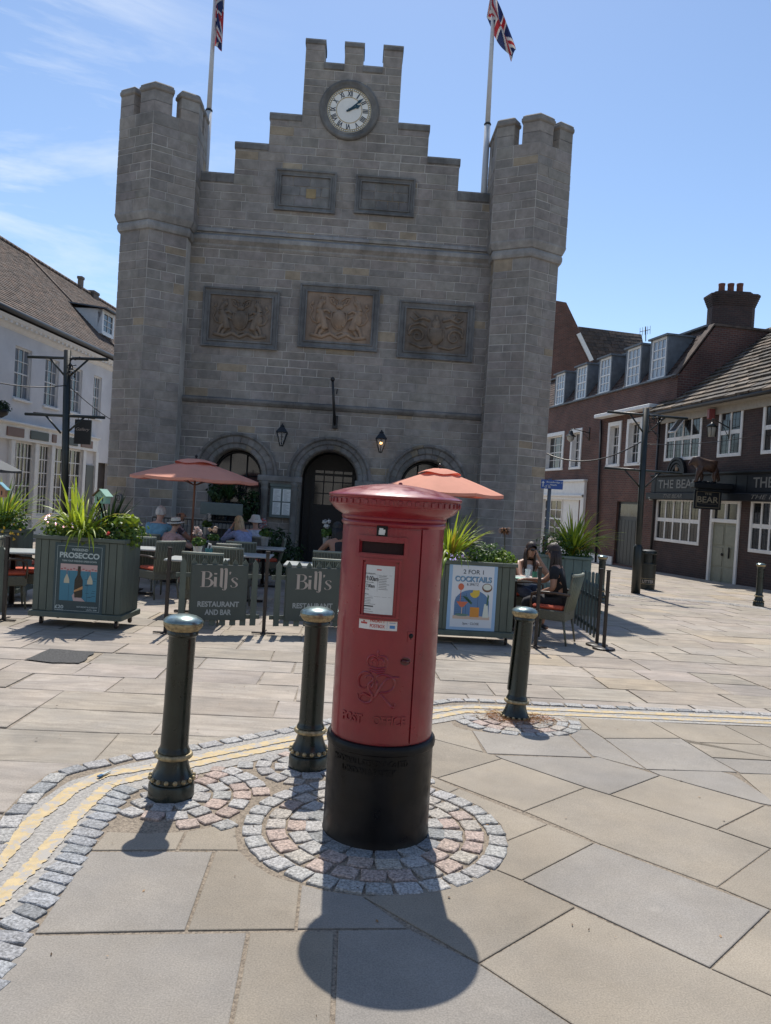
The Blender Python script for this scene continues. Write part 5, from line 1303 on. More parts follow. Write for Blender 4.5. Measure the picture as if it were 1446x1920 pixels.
part('poster_picture',b,[flatmat('pic2_blue',(.10,.20,.36)),flatmat('pic2_navy',(.04,.09,.18)),flatmat('pic2_peach',(.55,.42,.33)),flatmat('pic2_coral',(.55,.14,.07)),flatmat('pic2_green_glass',(.12,.22,.18)),flatmat('pic2_orange',(.60,.25,.04)),flatmat('pic2_pale',(.62,.66,.58)),flatmat('pic2_leaf',(.04,.12,.07)),flatmat('pic2_yellow',(.62,.45,.06)),flatmat('pic2_brown',(.16,.08,.05))],po)
bpy.context.view_layer.update()
plant('strap_leaf_plant','big fountain of yellow-green strap leaves directly behind the post box',pl_(t2,.24,.28,.95),[('leaves',lambda b:(spiky(b,(0,0,0),120,.42,.72,.016,[YG,PY,LG,YG],.85,(.3,1.5)),spiky(b,(0,-.15,0),14,.35,.6,.016,[LG,YG],1.4,(2.4,4.2))),M_spike)])
plant('leafy_bush','dark bushy greenery with small flowers in the cocktails trough',pl_(t2,.70,.30,.95),[('leaves',lambda b:(leafball(b,(0,0,.10),.27,620,.045,[LG,DG,DG],.75),leafball(b,(.22,-.1,.10),.16,150,.06,[YG,LG,PY],.7)),M_leaf),('blooms',lambda b:[leafball(b,(rnd(-.5,-.3),rnd(-.3,-.15),rnd(.0,.14)),.02,8,.025,[(2.6,2.4,3)],1) for _ in range(14)],M_petal)])
def dried(b):
    for i in range(120): a=rnd(0,2*PI); blade(b,(0,0,0),Vector((math.cos(a)*.9,math.sin(a)*.9,rnd(-.8,.6))),rnd(.06,.11),.008,rnd(1,3),R_.choice([(1,1,1),(1.5,1.3,1),(.6,.6,.6)]),n=4)
plant('dried_flower_ball','round brown dried seed head above the right-hand greenery',AT(947,993,10.1),[('seed_head',dried,mat('dried_brown',(.17,.085,.045),rough=.9,vcol=True)),('stem',lambda b:tube(b,[(0,0,0),(.01,0,-.25)],.008,5),M_stem)])
# ---- planter at the back right corner
c0=AT(1010,1135,13.2); c1=AT(1103,1140,13.2); L0=Vector((c0.x,13.4,zg(13.4))); R0=Vector((c1.x,13.2,zg(13.2)))
t3,d3,w3=planter('faded green square planter at the back right corner of the terrace',L0,R0,.6,.98,M=M_wood2,doors=False,cast=False,z0=.0)
bpy.context.view_layer.update()
plant('strap_leaf_plant','yellow-green strap-leaf plant leaning right in the back corner planter',pl_(t3,.55,.3,.93),[('leaves',lambda b:(spiky(b,(0,0,0.05),130,.5,.95,.019,[YG,PY,LG,YG],1.0,(.6,2.0)),[blade(b,(.05,0,.1),Vector((1,rnd(-.3,.3),rnd(.5,1))),rnd(.7,1.0),.016,rnd(.6,1.4),YG) for _ in range(12)],[blade(b,(-.05,0,.1),Vector((-1,rnd(-.3,.3),rnd(.6,1))),rnd(.6,.85),.014,rnd(.5,1.2),LG) for _ in range(6)]),M_spike)])
plant('leafy_bush','bushy green plants around the foot of the back corner strap leaves',pl_(t3,.42,.28,.95),[('leaves',lambda b:(leafball(b,(-.12,0,.16),.40,800,.045,[LG,DG,DG],.8),leafball(b,(.3,-.05,.10),.25,300,.045,[DG,LG],.8)),M_leaf)])
# ---- planter and plants at the far left edge
L0=G(-120,1150); R0=G(-8,1158)
c0=AT(-60,1100,10.6); c1=AT(26,1100,10.6); L0=Vector((c0.x,10.6,zg(10.6))); R0=Vector((c1.x,10.65,zg(10.6)))
t4,d4,w4=planter('grey-green planter cut by the left edge behind the first chairs',L0,R0,.55,.98,doors=False)
bpy.context.view_layer.update()
plant('strap_leaf_plant','tall green strap-leaf plant cut by the left edge',pl_(t4,.30,.28,.95),[('leaves',lambda b:spiky(b,(0,0,0),110,.45,.85,.015,[LG,YG,(.8,.9,.7)],.9,(.4,1.6)),M_spike)])
plant('leafy_bush','leafy bush with yellow flowers at the left edge',pl_(t4,.5,.15,.95),[('leaves',lambda b:leafball(b,(0,0,.12),.24,380,.05,[LG,DG],.9),M_leaf),('blooms',lambda b:[leafball(b,(rnd(-.1,.2),rnd(-.25,-.1),rnd(-.1,.22)),.02,8,.028,[(1.4,1.1,.2)],1) for _ in range(10)],M_petal)])
# ---- picket barriers
M_post=mat('black_brown_post',(.022,.017,.015),rough=.4,noise=.3,nscale=10)
FZ=zg(9.3)
def fpost(lab,px,py,H_=.97,foot='cross',rz=0):
    p=G(px,py); t=thing('barrier_post',lab,'post',tuple(p),rz,group='posts of the picket barriers')
    b=mb(); box(b,-.019,.019,-.019,.019,.012,H_,bev=.003); part('upright',b,[M_post],t)
    b=mb(); box(b,-.026,.026,-.026,.026,H_,H_+.012,bev=.003); box(b,-.03,.03,-.022,.022,H_*.72,H_*.72+.01); part('top_cap',b,[M_post],t)
    b=mb()
    if foot=='cross': box(b,-.14,.14,-.02,.02,.0,.014,bev=.003); box(b,-.02,.02,-.14,.14,.0145,.024,bev=.003)
    else: lathe(b,[(.14,0),(.14,.008),(.12,.016),(.03,.024)],24)
    part('foot',b,[M_post],t); return t,p
def pickets(lab,P0,P1,npk,sign=None,top=.87,bot=.09,pw=.068,rounded=False,M=M_wood):
    d=P1-P0; d.z=0; w=d.length; d.normalize(); t=thing('picket_barrier',lab,'fence',tuple(P0),math.atan2(d.y,d.x),group='picket barriers of the terrace')
    bpy.context.view_layer.update()
    for i in range(npk):
        x=w*(i+.5)/npk; b=mb()
        if rounded: pts=[(x-pw/2,bot),(x+pw/2,bot)]+[(x+pw/2*math.cos(PI*k/6),top-.03+pw*.5*math.sin(PI*k/6)) for k in range(7)]
        else: pts=[(x-pw/2,bot),(x+pw/2,bot),(x+pw/2,top-.055),(x,top),(x-pw/2,top-.055)]
        k=rnd(.94,1.06); prism(b,pts,O,EX,EY,-.009,.009,c=(k,k,k)); part('picket',b,[M],t)
    for z in (top-.20,bot+.10):
        b=mb(); box(b,-.02,w+.02,.0095,.028,z-.025,z+.025,bev=.002); part('rail',b,[M],t)
    return t,d,w
fl,pL=fpost('thin post at the left end of the front picket barrier',310,1187)
fm,pM=fpost('thin post between the two front restaurant signs',494,1188)
fr,pR=fpost('thin post at the right corner in front of the seated women',1003.7,1214)
fll,_=fpost('thin post at the far left beside the teal poster trough',7,1163)
M_sign=mat('sign_board_green',(.055,.07,.062),rough=.5,noise=.06); M_sp=mat('sign_lettering',(.42,.36,.31),rough=.6); M_sg=mat('sign_small_lettering',(.33,.35,.34),rough=.6)
def bills(bm,m):
    """high-contrast restaurant wordmark drawn as thick and thin strokes, unit: x 0..1, y -.12..1 """
    def st(pts,ws,n=5,i0=0):
        P=[Vector((x,y,0)) for x,y in pts]; Q=[];Wd=[]
        N=len(P)
        for i in range(N-1):
            p0,p1,p2,p3=P[max(i-1,0)],P[i],P[i+1],P[min(i+2,N-1)]
            for k in range(n):
                t=k/n; Q.append(.5*((2*p1)+(-p0+p2)*t+(2*p0-5*p1+4*p2-p3)*t*t+(-p0+3*p1-3*p2+p3)*t**3)); Wd.append(ws[i]*(1-t)+ws[i+1]*t)
        Q.append(P[-1]); Wd.append(ws[-1]); pv=None
        st.z=getattr(st,'z',0)+.00012
        for i,q in enumerate(Q):
            t=Q[min(i+1,len(Q)-1)]-Q[max(i-1,0)]; t.normalize(); nn=Vector((-t.y,t.x,0)); a=m@(q+nn*Wd[i]/2+Vector((0,0,st.z))); c=m@(q-nn*Wd[i]/2+Vector((0,0,st.z)))
            if pv: face(bm,[pv[0],pv[1],c,a])
            pv=(a,c)
    T=.075; h=.018
    # B
    st([(.075,.80),(.075,.0)],[T,T]); st([(.0,.80),(.22,.80)],[h,h]); st([(.0,.0),(.22,.0)],[h,h])
    st([(.15,.80),(.235,.76),(.265,.62),(.22,.47),(.12,.43)],[h,.04,T*.95,.04,h]); st([(.12,.43),(.24,.40),(.305,.22),(.24,.03),(.14,.0)],[h,.04,T*1.15,.045,h])
    # i
    st([(.385,.52),(.385,.03)],[T,T]); st([(.345,.52),(.42,.52)],[h,h]); st([(.345,.0),(.44,.01)],[h,h]); st([(.385,.66),(.386,.735)],[.075,.075])
    # ll with curls
    st([(.50,.93),(.515,.97),(.54,.9),(.54,.05)],[h,.035,T,T]); st([(.54,.05),(.56,-.01),(.60,.0)],[T,.03,h])
    st([(.60,.93),(.635,.98),(.66,.88),(.66,-.06)],[h,.035,T,T]); st([(.66,-.06),(.645,-.15),(.59,-.15),(.60,-.09)],[T,.03,.02,.035])
    # apostrophe
    st([(.745,.80),(.765,.78),(.755,.66)],[.06,.055,.012])
    # s
    st([(.965,.42),(.93,.50),(.86,.50),(.825,.41),(.87,.30),(.93,.22),(.955,.10),(.90,.0),(.82,.01),(.80,.10)],[.04,h,h,.05,T*.9,T*.9,.05,h,h,.04])
def signboard(par,x0,x1,z0,z1):
    b=mb(); box(b,x0,x1,-.030,-.0095,z0,z1,bev=.003); s=part('sign_board',b,[M_sign],par)
    w=x1-x0; h=z1-z0; b=mb(); m=Matrix.Translation((x0+w*.16,-.031,z0+h*.60))@Matrix(((w*.68,0,0,0),(0,0,-1,0),(0,h*.34,0,0),(0,0,0,1))); bills(b,m); part('wordmark',b,[M_sp],s,recalc=False)
    b=mb(); addtext(b,text('t','RESTAURANT',LT(x0+w*.5,z0+h*.29,-.0305),w*.74,h*.10,bold=.03,depth=.0008)); addtext(b,text('t','AND BAR',LT(x0+w*.5,z0+h*.145,-.0305),w*.47,h*.10,bold=.03,depth=.0008)); part('small_lettering',b,[M_sg],s)
def along_post(a,c_,f0,f1): return a.lerp(c_,f0),a.lerp(c_,f1)
n0=pL.copy(); n1=pM.copy()
A,B=along_post(pL,pM,.09,.93); f1,_,wf=pickets('front picket barrier with the left restaurant sign',A,B,8)
signboard(f1,wf*.16,wf*.84,.155,.80)
p2=pM+(pM-pL)*1.02; A,B=along_post(pM,p2,.07,.93); f2,_,wf=pickets('front picket barrier with the right restaurant sign, partly behind the post box',A,B,8); signboard(f2,wf*.16,wf*.84,.155,.80)
fpost('thin post hidden beside the red post box',*(lambda q:(0,0))(0)) if False else None
ra_,pA=fpost('front one of two posts at the outer end of the side barrier',1132,1216,foot='disc'); rb_,pB=fpost('rear one of two posts at the outer end of the side barrier',1119,1209,foot='disc')
pE=G(1064,1172); A,B=along_post(pE,pB,.0,.95); pickets('dark green side picket barrier seen end-on, right of the seated woman',A,B,9,top=.80,bot=.10,pw=.06,M=mat('dark_teal_wood',(.035,.055,.055),rough=.45,noise=.15))
q0=AT(1085,1150,12.6); q0.z=zg(12.6); q1=AT(1125,1150,12.0); q1.z=zg(12.0); pickets('round-topped faded picket barrier behind the side barrier',q0,q1,6,top=.80,bot=.1,pw=.065,rounded=True,M=M_wood2)
pickets('picket barrier at the far left edge',G(-90,1160),G(6,1163),5)
# ---- parasols
M_canopy=mat('coral_canopy',(.87,.40,.28),rough=.85,noise=.05,nscale=3,vcol=True)
def cloth(m,k=.4):
    n=m.node_tree; L=n.links; b=n.nodes['Principled BSDF']
    tr=n.nodes.new('ShaderNodeBsdfTranslucent'); tr.inputs[0].default_value=(.75,.13,.08,1); mx=n.nodes.new('ShaderNodeMixShader'); mx.inputs[0].default_value=k
    L.new(b.outputs[0],mx.inputs[1]); L.new(tr.outputs[0],mx.inputs[2]); L.new(mx.outputs[0],n.nodes['Material Output'].inputs[0])
cloth(M_canopy,.28)
M_tpole=mat('varnished_wood',(.20,.075,.035),rough=.4,noise=.3,nscale=12,stretch=(1,1,.1))
def parasol(lab,px,yedge,ytop,Y,R,M=M_canopy,n=8,ph=0.2,grp='coral parasols on the terrace'):
    pe=AT(px,yedge,Y); pt=AT(px,ytop,Y); gz=zg(Y); ze=pe.z-gz; ztp=pt.z-gz
    t=thing('parasol',lab,'parasol',(pe.x,Y,gz),ph,group=grp)
    b=mb(); lathe(b,[(.26,0),(.26,.05),(.22,.08),(.05,.10),(.04,.22)],24); part('base',b,[M_post],t,30)
    b=mb(); lathe(b,[(.020,.1),(.020,ztp-.06)],12); part('pole',b,[M_tpole],t,30)
    b=mb(); lathe(b,[(.03,ztp-.10),(.035,ztp-.07),(.015,ztp-.05),(.03,ztp-.025),(.02,ztp),(.0001,ztp+.01)],12,cap=False); part('finial',b,[M_dark],t,40)
    zt0=ztp-.10; b=mb(); rings=[]
    for j in range(9):
        f=j/8; r=.0+R*(.06+.94*f); z=zt0-(zt0-ze)*f+.012*math.sin(PI*f)
        ring=[]
        for i in range(n*4):
            a=2*PI*i/(n*4); k=(i%4)/4; sag=math.sin(PI*k) 
            rr=r*(1-.075*sag*1.0); ring.append(b.verts.new((rr*math.cos(a),rr*math.sin(a),z-.02*sag*f)))
        rings.append(ring)
    for j in range(8):
        for i in range(n*4):
            k=(i+1)%(n*4); f=b.faces.new((rings[j][i],rings[j][k],rings[j+1][k],rings[j+1][i])); f.smooth=True; setc(b,[f],(1.0,1.0,1.0))
    # hem
    for i in range(n*4):
        k=(i+1)%(n*4); A_=rings[8][i].co; B_=rings[8][k].co; face(b,[A_,B_,B_-ZUP*.05,A_-ZUP*.05],(.97,.97,.97))
    part('canopy',b,[M],t,recalc=False)
    b=mb(); V=[]
    for j in range(4):
        f=j/3; r=R*(.03+.30*f); ring=[]
        for i in range(n*4): a=2*PI*i/(n*4); kk=(i%4)/4; ring.append(b.verts.new((r*math.cos(a),r*math.sin(a),zt0+.028+.02*math.sin(PI*f)-(zt0-ze)*.24*f+.018*math.sin(PI*kk)*f*(1 if i%8<4 else -1))))
        V.append(ring)
    for j in range(3):
        for i in range(n*4): k=(i+1)%(n*4); f=b.faces.new((V[j][i],V[j][k],V[j+1][k],V[j+1][i])); f.smooth=True; setc(b,[f],(1.0,1.0,1.0))
    part('vent_flap',b,[M],t,recalc=False)
    for i in range(n):
        a=2*PI*i/n; b=mb(); c,s=math.cos(a),math.sin(a); tube(b,[(c*.04,s*.04,zt0-.035),(c*R*.97,s*R*.97,ze-.012)],.010,5); 
        tube(b,[(c*.03,s*.03,zt0-.42*(ztp-ze)-.28),(c*R*.5,s*R*.5,(zt0+ze)/2-.05)],.008,5); part('rib',b,[M_tpole],t)
    return t
parasol('coral parasol over the left tables, in front of the left arch',366,897,853,14.6,1.18)
parasol('coral parasol behind the post box, in front of the right arch',822,922,870,13.0,1.10,ph=.5)
M_grey=mat('grey_canopy',(.10,.11,.12),rough=.8,vcol=True); parasol('dark grey parasol cut by the left edge in front of the shop',-42,878,838,19,1.02,M=M_grey,grp='dark parasol')
# ---- furniture
M_wick=mat('grey_green_wicker',(.12,.118,.088),rough=.6,noise=.2,nscale=60,bump=.6,bscale=120,vcol=True,bdist=.004); M_weave=mat('woven_strand',(.25,.26,.20),rough=.6,vcol=True); M_cush=mat('coral_cushion',(.55,.10,.05),rough=.8,noise=.08); M_arm=mat('dark_bentwood',(.07,.045,.03),rough=.4)
def make_chair(lab,loc,rz):
    """faces +Y"""
    t=thing('wicker_armchair',lab,'chair',loc,rz,group='wicker armchairs on the terrace'); t.scale=(.9,.94,1)
    b=mb(); box(b,-.25,.25,-.24,.24,.30,.43,bev=.012,taper=1.02); part('seat',b,[M_wick],t)
    b=mb(); W=[]; nU,nV=12,8
    for s in (0,1):
        W.append([[b.verts.new((((u/nU)-.5)*(.50+.07*(v/nV)),-.24-.10*(v/nV)+.035*(abs(u/nU-.5)*2)**2-(.028 if s else 0),.40+.48*v/nV)) for v in range(nV+1)] for u in range(nU+1)])
    for s in (0,1):
        for u in range(nU):
            for v in range(nV):
                q=(W[s][u][v],W[s][u+1][v],W[s][u+1][v+1],W[s][u][v+1]); f=b.faces.new(q); k=1.0 if u%2 else .82; setc(b,[f],(k,k,k))
    for u in range(nU): b.faces.new((W[0][u][nV],W[0][u+1][nV],W[1][u+1][nV],W[1][u][nV])); b.faces.new((W[0][u][0],W[0][u+1][0],W[1][u+1][0],W[1][u][0]))
    for v in range(nV):
        for u in (0,nU): b.faces.new((W[0][u][v],W[0][u][v+1],W[1][u][v+1],W[1][u][v]))
    part('backrest',b,[M_wick],t)
    b=mb()
    for i in range(22):
        x=(i/21-.5); tube(b,[(x*.50,-.272-.0+.035*(abs(x)*2)**2,.43),(x*.565,-.372+.035*(abs(x)*2)**2,.87)],.0055,4,c=(1,1,1) if i%2 else (.6,.66,.6))
    part('woven_strands',b,[M_weave],t)
    b=mb(); tube(b,[(x*.57,-.352+.035*(abs(x)*2)**2,.885) for x in (-.5,-.3,-.1,.1,.3,.5)],.021,8); part('top_rail',b,[M_weave],t)
    for s in (-1,1):
        b=mb(); tube(b,[(s*.285,-.30,.64),(s*.30,-.10,.655),(s*.30,.12,.65),(s*.295,.22,.62),(s*.275,.24,.52),(s*.255,.23,.40)],.016,8); part('armrest',b,[M_arm],t)
        for y0,y1 in ((.21,.24),(-.21,-.27)): b=mb(); tube(b,[(s*.225,y0,.32),(s*.24,y1,.0)],[.018,.013],8); part('leg',b,[M_wick],t)
    b=mb(); box(b,-.225,.225,-.20,.235,.432,.485,bev=.022); part('cushion',b,[M_cush],t)
    return t
def at_(px,Y,dy=0): q=AT(px,1000,Y); return Vector((q.x,Y,zg(Y)))
ch0=make_chair('armchair of the woman in black, at the right corner',at_(1046,9.95),math.radians(62))
def chair(px,Y,deg,lab): return dup(ch0,at_(px,Y),math.radians(deg),lab)
chair(392,9.85,2,'armchair tucked behind the left restaurant sign')
chair(440,11.4,-8,'sunlit armchair behind the gap right of the left sign')
chair(458,13.4,4,'armchair with its back to us below the blonde woman')
chair(418,12.3,20,'armchair left of the blonde woman at the middle tables')
chair(301,12.0,50,'red-cushioned armchair in the gap between trough and barrier')
chair(268,13.0,10,'armchair left of the man in the blue jumper')
chair(292,14.3,-12,'armchair the man in the blue jumper sits on')
chair(622,12.0,3,'rear armchair just left of the post box')
chair(630,10.1,0,'front armchair just left of the post box')
chair(38,11.4,5,'armchair with its back to us at the left edge')
chair(16,10.0,-60,'armchair with a red cushion at the left edge')
chair(52,10.4,-80,'second red-cushioned armchair at the left edge')
chair(985,11.5,-75,'armchair of the woman in the white top')
chair(505,15.4,100,'armchair of the person in the bucket hat')
chair(466,15.0,160,'armchair of the blonde woman')
M_ttop=mat('pale_table_top',(.42,.44,.42),rough=.35,noise=.08); 
def make_table(lab,loc,rz,w=.7,d=.7):
    t=thing('cafe_table',lab,'table',loc,rz,group='cafe tables on the terrace')
    b=mb(); box(b,-w/2,w/2,-d/2,d/2,.715,.74,bev=.005); part('table_top',b,[M_ttop],t)
    b=mb(); lathe(b,[(.035,.03),(.03,.70),(.10,.714)],12); part('pedestal',b,[M_post],t)
    b=mb(); box(b,-.28,.28,-.035,.035,.0,.03,bev=.006); box(b,-.035,.035,-.28,.28,.031,.055,bev=.006); part('foot',b,[M_post],t)
    return t
tb=make_table('table with a white flower pot and tin behind the left sign',at_(374,10.55),.05,.78,.62)
def table(px,Y,lab,rz=.05): return dup(tb,at_(px,Y),rz,lab)
tables=[table(424,16.0,'table stacked with plates below the left arch'),table(467,12.2,'bare table between middle armchairs'),table(497,14.6,'table with a silver flower pot near the bucket hat'),table(334,14.4,'table in front of the man in the blue jumper'),
 table(590,10.9,'table just left of the post box'),table(28,10.1,'sunlit table at the left edge',.4),table(972,10.75,'table between the two women on the right',.2),table(262,12.3,'white table behind the poster trough'),table(640,13.6,'table of the dark-haired woman by the door')]
M_pot=mat('pale_pot',(.55,.56,.50),rough=.4,noise=.1); M_tin=mat('teal_tin',(.05,.20,.22),rough=.4,metal=.2); M_gal=mat('galvanised_pot',(.32,.34,.34),rough=.4,metal=.5)
def flowerpot(lab,p,Mp,cols,s=1.0,leaf=(1,1,1)):
    t=thing('flower_pot',lab,'flower pot',tuple(p),group='potted flowers on the tables')
    b=mb(); lathe(b,[(.040*s,0),(.052*s,.10*s),(.056*s,.10*s),(.056*s,.115*s),(.048*s,.115*s),(.045*s,.10*s),(.0001,.10*s)],18,cap=False); part('pot',b,[Mp],t,30)
    b=mb(); leafball(b,(0,0,.16*s),.085*s,120,.05*s,[DG,LG],.7); part('leaves',b,[M_leaf],t,recalc=False)
    b=mb()
    for k in range(5): leafball(b,(rnd(-.06,.06)*s,rnd(-.05,.05)*s,rnd(.22,.32)*s),.032*s,34,.028*s,cols,1,.5)
    part('blooms',b,[M_petal],t,recalc=False); return t
flowerpot('white pot of pale pink blooms on the table behind the left sign',AT(370,1042,10.4),M_pot,[(1,.95,.9),(1,.85,.8)],1.15)
flowerpot('pot of white flowers on the far table under the left parasol',AT(388,1002,15.6),M_gal,[(.9,1,1)],1.3)
flowerpot('dark pot of peach flowers between the tables',AT(399,1029,11.9),mat('dark_pot',(.04,.05,.05),rough=.5),[(.8,.65,.5)],1.1)
flowerpot('silver pot of red flowers on the table near the bucket hat',AT(496,1023,14.4),M_gal,[(.9,.25,.25),(.5,.6,.7)],1.5)
flowerpot('pot of white flowers in front of the dark-haired woman',AT(612,1022,13.2),M_gal,[(.9,1,1)],1.4)
p=AT(391,1042,10.3); t=thing('napkin_tin','teal tin holding white napkins on the table behind the left sign','tin',tuple(p)); b=mb(); lathe(b,[(.05,0),(.05,.10),(.046,.10),(.046,.01),(.0001,.01)],20,cap=False); part('tin',b,[M_tin],t,30); b=mb(); box(b,-.04,.0,-.02,.02,.02,.16,m=Matrix.Rotation(.2,4,'Y')); box(b,.005,.03,-.02,.02,.02,.14); part('napkins',b,[M_paper],t)
for k in range(4):
    p=AT(418,1006,15.9); b=mb(); lathe(b,[(.06,0),(.115,.012),(.12,.018),(.06,.008),(.0001,.006)],20,o=(p.x,p.y,zg(16)+.742+.016*k),cap=False); tag(obj('plate',b,[M_tin],smooth=40),['bottom teal plate of the stack below the left arch','second teal plate from the bottom of the stack','third teal plate of the stack below the left arch','top teal plate of the stack below the left arch'][k],'plate',group='stacked plates')
p=at_(975,10.7); M_clearg=mat('drinking_glass',(.75,.78,.78),rough=.08,alpha=.45)
b=mb(); lathe(b,[(.028,0),(.040,.13),(.037,.13),(.026,.01),(.0001,.01)],14,o=(AT(988,1080,10.7).x,10.65,p.z+.742),cap=False); tag(obj('drinking_glass',b,[M_clearg],smooth=40),'clear glass on the table between the two women','glass')
b=mb(); lathe(b,[(.05,0),(.11,.012),(.115,.016),(.05,.006),(.0001,.006)],20,o=(AT(974,1082,10.6).x,10.5,p.z+.742),cap=False); tag(obj('plate',b,[M_mint],smooth=40),'pale green plate on the table between the two women','plate')
b=mb(); x=AT(1004,1080,10.7).x; lathe(b,[(.035,0),(.038,.09),(.034,.09),(.03,.01),(.0001,.01)],14,o=(x,10.75,p.z+.742),cap=False); tag(obj('cup',b,[mat('green_cup',(.03,.16,.10),rough=.3)],smooth=40),'green cup on the table between the two women','cup')
# ================================================================ PEOPLE
def skin(joints,edges,sub=1):
    names=list(joints); me=bpy.data.meshes.new('sk'); me.from_pydata([joints[n][0] for n in names],[(names.index(a),names.index(b_)) for a,b_ in edges],[])
    o=bpy.data.objects.new('sk',me); sc.collection.objects.link(o)
    md=o.modifiers.new('s','SKIN'); md.use_smooth_shade=True; md.branch_smoothing=.3
    for i,n in enumerate(names):
        r=joints[n][1]; r=(r,r) if not isinstance(r,tuple) else r; me.skin_vertices[0].data[i].radius=r; me.skin_vertices[0].data[i].use_root=(i==0)
    s=o.modifiers.new('u','SUBSURF'); s.levels=sub; s.render_levels=sub
    dg=bpy.context.evaluated_depsgraph_get(); ev=o.evaluated_get(dg); m2=ev.to_mesh(); b=mb(); b.from_mesh(m2)
    setc(b,b.faces,(1,1,1)); ev.to_mesh_clear(); bpy.data.objects.remove(o); bpy.data.meshes.remove(me)
    for f in b.faces: f.smooth=True
    return b
M_skin=mat('skin',(.50,.29,.21),rough=.5,noise=.06,nscale=10); M_skin2=mat('tanned_skin',(.36,.19,.12),rough=.5,noise=.06)
V3=Vector
def person(lab,loc,rz,skinm=None,top=(.2,.3,.4),legs=(.05,.05,.06),hair=(.05,.03,.02),style='short',lean=.05,head=(0,0),arms='table',sleeve='long',hat=None,pattern=None,glasses=False,shoe=(.05,.05,.05),scale=1.0):
    """seated, facing +Y, seat height .47"""
    skinm=skinm or M_skin
    t=thing('person',lab,'person',tuple(loc),rz,group='people seated on the terrace'); t.scale=(scale,)*3
    L=lambda x,y,z: V3((x,y+lean*(z-.52)*1.6,z))
    hy=head[0]; hx=head[1]
    nk=L(0,.0,1.03); hc=L(hx*.3,.03+hy,1.17)
    J={'pelvis':(L(0,-.02,.55),(.155,.11)),'waist':(L(0,-.02,.72),(.125,.095)),'chest':(L(0,-.01,.90),(.155,.105)),'neck0':(nk,(.055,.052)),'neck1':(L(hx*.1,.015,1.09),(.048,.048)),'skull':(hc+V3((0,.005,-.015)),(.072,.088)),'crown':(hc+V3((0,-.01,.055)),(.066,.078))}
    E=[('pelvis','waist'),('waist','chest'),('chest','neck0'),('neck0','neck1'),('neck1','skull'),('skull','crown')]
    for s,n in ((-1,'l'),(1,'r')):
        a=arms if isinstance(arms,str) else arms[0 if s<0 else 1]
        sh=L(s*.175,-.01,.965)
        if a=='table': el=V3((s*.25,.18+lean,.76)); wr=V3((s*.13,.38+lean,.78)); hd=V3((s*.08,.45+lean,.775))
        elif a=='lap': el=V3((s*.24,.05,.72)); wr=V3((s*.13,.24,.64)); hd=V3((s*.08,.31,.62))
        elif a=='chin': el=V3((s*.20,.30+lean,.78)); wr=hc+V3((s*.05,.14,-.11)); hd=hc+V3((s*.03,.13,-.05))
        elif a=='rest': el=V3((s*.30,.02,.70)); wr=V3((s*.30,.26,.69)); hd=V3((s*.29,.34,.68))
        J['sh'+n]=(sh,.062); J['el'+n]=(el,.042); J['wr'+n]=(wr,(.030,.024)); d=(hd-wr).normalized(); sd=d.cross(ZUP).normalized()
        J['pm'+n]=(wr+d*.055,(.036,.018)); E+=[('chest','sh'+n),('sh'+n,'el'+n),('el'+n,'wr'+n),('wr'+n,'pm'+n)]
        for k in range(4):
            f0=wr+d*.085+sd*(.022-.015*k)*s; l=(.055,.065,.06,.045)[k]; f1=f0+d*l*.5-ZUP*.006; f2=f0+d*l-ZUP*.018
            J['fa%d'%k+n]=(f0,.009); J['fb%d'%k+n]=(f1,.0085); J['fc%d'%k+n]=(f2,.007); E+=[('pm'+n,'fa%d'%k+n),('fa%d'%k+n,'fb%d'%k+n),('fb%d'%k+n,'fc%d'%k+n)]
        th0=wr+d*.03-sd*s*.028*-1; th1=wr+d*.055+sd*s*.05; th2=wr+d*.08+sd*s*.055; J['ta'+n]=(wr+d*.03+sd*s*.03,.011); J['tb'+n]=(th1,.009); J['tc'+n]=(th2,.008); E+=[('wr'+n,'ta'+n),('ta'+n,'tb'+n),('tb'+n,'tc'+n)]
        hp=V3((s*.09,.0,.53)); kn=V3((s*.12,.44,.52)); an=V3((s*.12,.40,.10)); to=V3((s*.13,.54,.035))
        J['hp'+n]=(hp,.085); J['kn'+n]=(kn,.062); J['cf'+n]=(V3((s*.12,.40,.34)),.055); J['an'+n]=(an,.038); J['he'+n]=(V3((s*.12,.38,.045)),.034); J['to'+n]=(to,(.040,.024)); E+=[('pelvis','hp'+n),('hp'+n,'kn'+n),('kn'+n,'cf'+n),('cf'+n,'an'+n),('an'+n,'he'+n),('he'+n,'to'+n)]
    b=skin(J,E)
    # face: nose, brow, lips, ears shaped on the same skin material, joined to the head surface
    fz=hc.z; fy=hc.y+.088
    lathe(b,[(.0001,.028),(.009,.01),(.014,-.012),(.0001,-.022)],8,m=Matrix.Translation((hc.x,fy-.004,fz-.012)),cap=False)
    for s in (-1,1):
        sph(b,(hc.x+s*.075,hc.y-.005,fz-.01),.022,8,s=(.35,.7,1.2))
    part('body',b,[skinm],t)
    b=mb(); 
    for s in (-1,1): sph(b,(hc.x+s*.028,fy-.014,fz+.012),.009,8)
    part('eyes',b,[M_dark],t)
    b=mb(); sph(b,(hc.x,fy-.012,fz-.052),.018,8,s=(1.2,.45,.32)); part('mouth',b,[mat('lips',(.35,.10,.09),rough=.5) if 'lips' not in bpy.data.materials else bpy.data.materials['lips']],t)
    # clothes: a shell over torso and sleeves
    infl=lambda r,k: tuple(x+k for x in r) if isinstance(r,tuple) else r+k
    K={n:(J[n][0],infl(J[n][1],.016)) for n in ('pelvis','waist','chest','shl','shr')}; K['neck0']=(L(0,-.003,.985),(.10,.075)); KE=[('pelvis','waist'),('waist','chest'),('chest','neck0'),('chest','shl'),('chest','shr')]
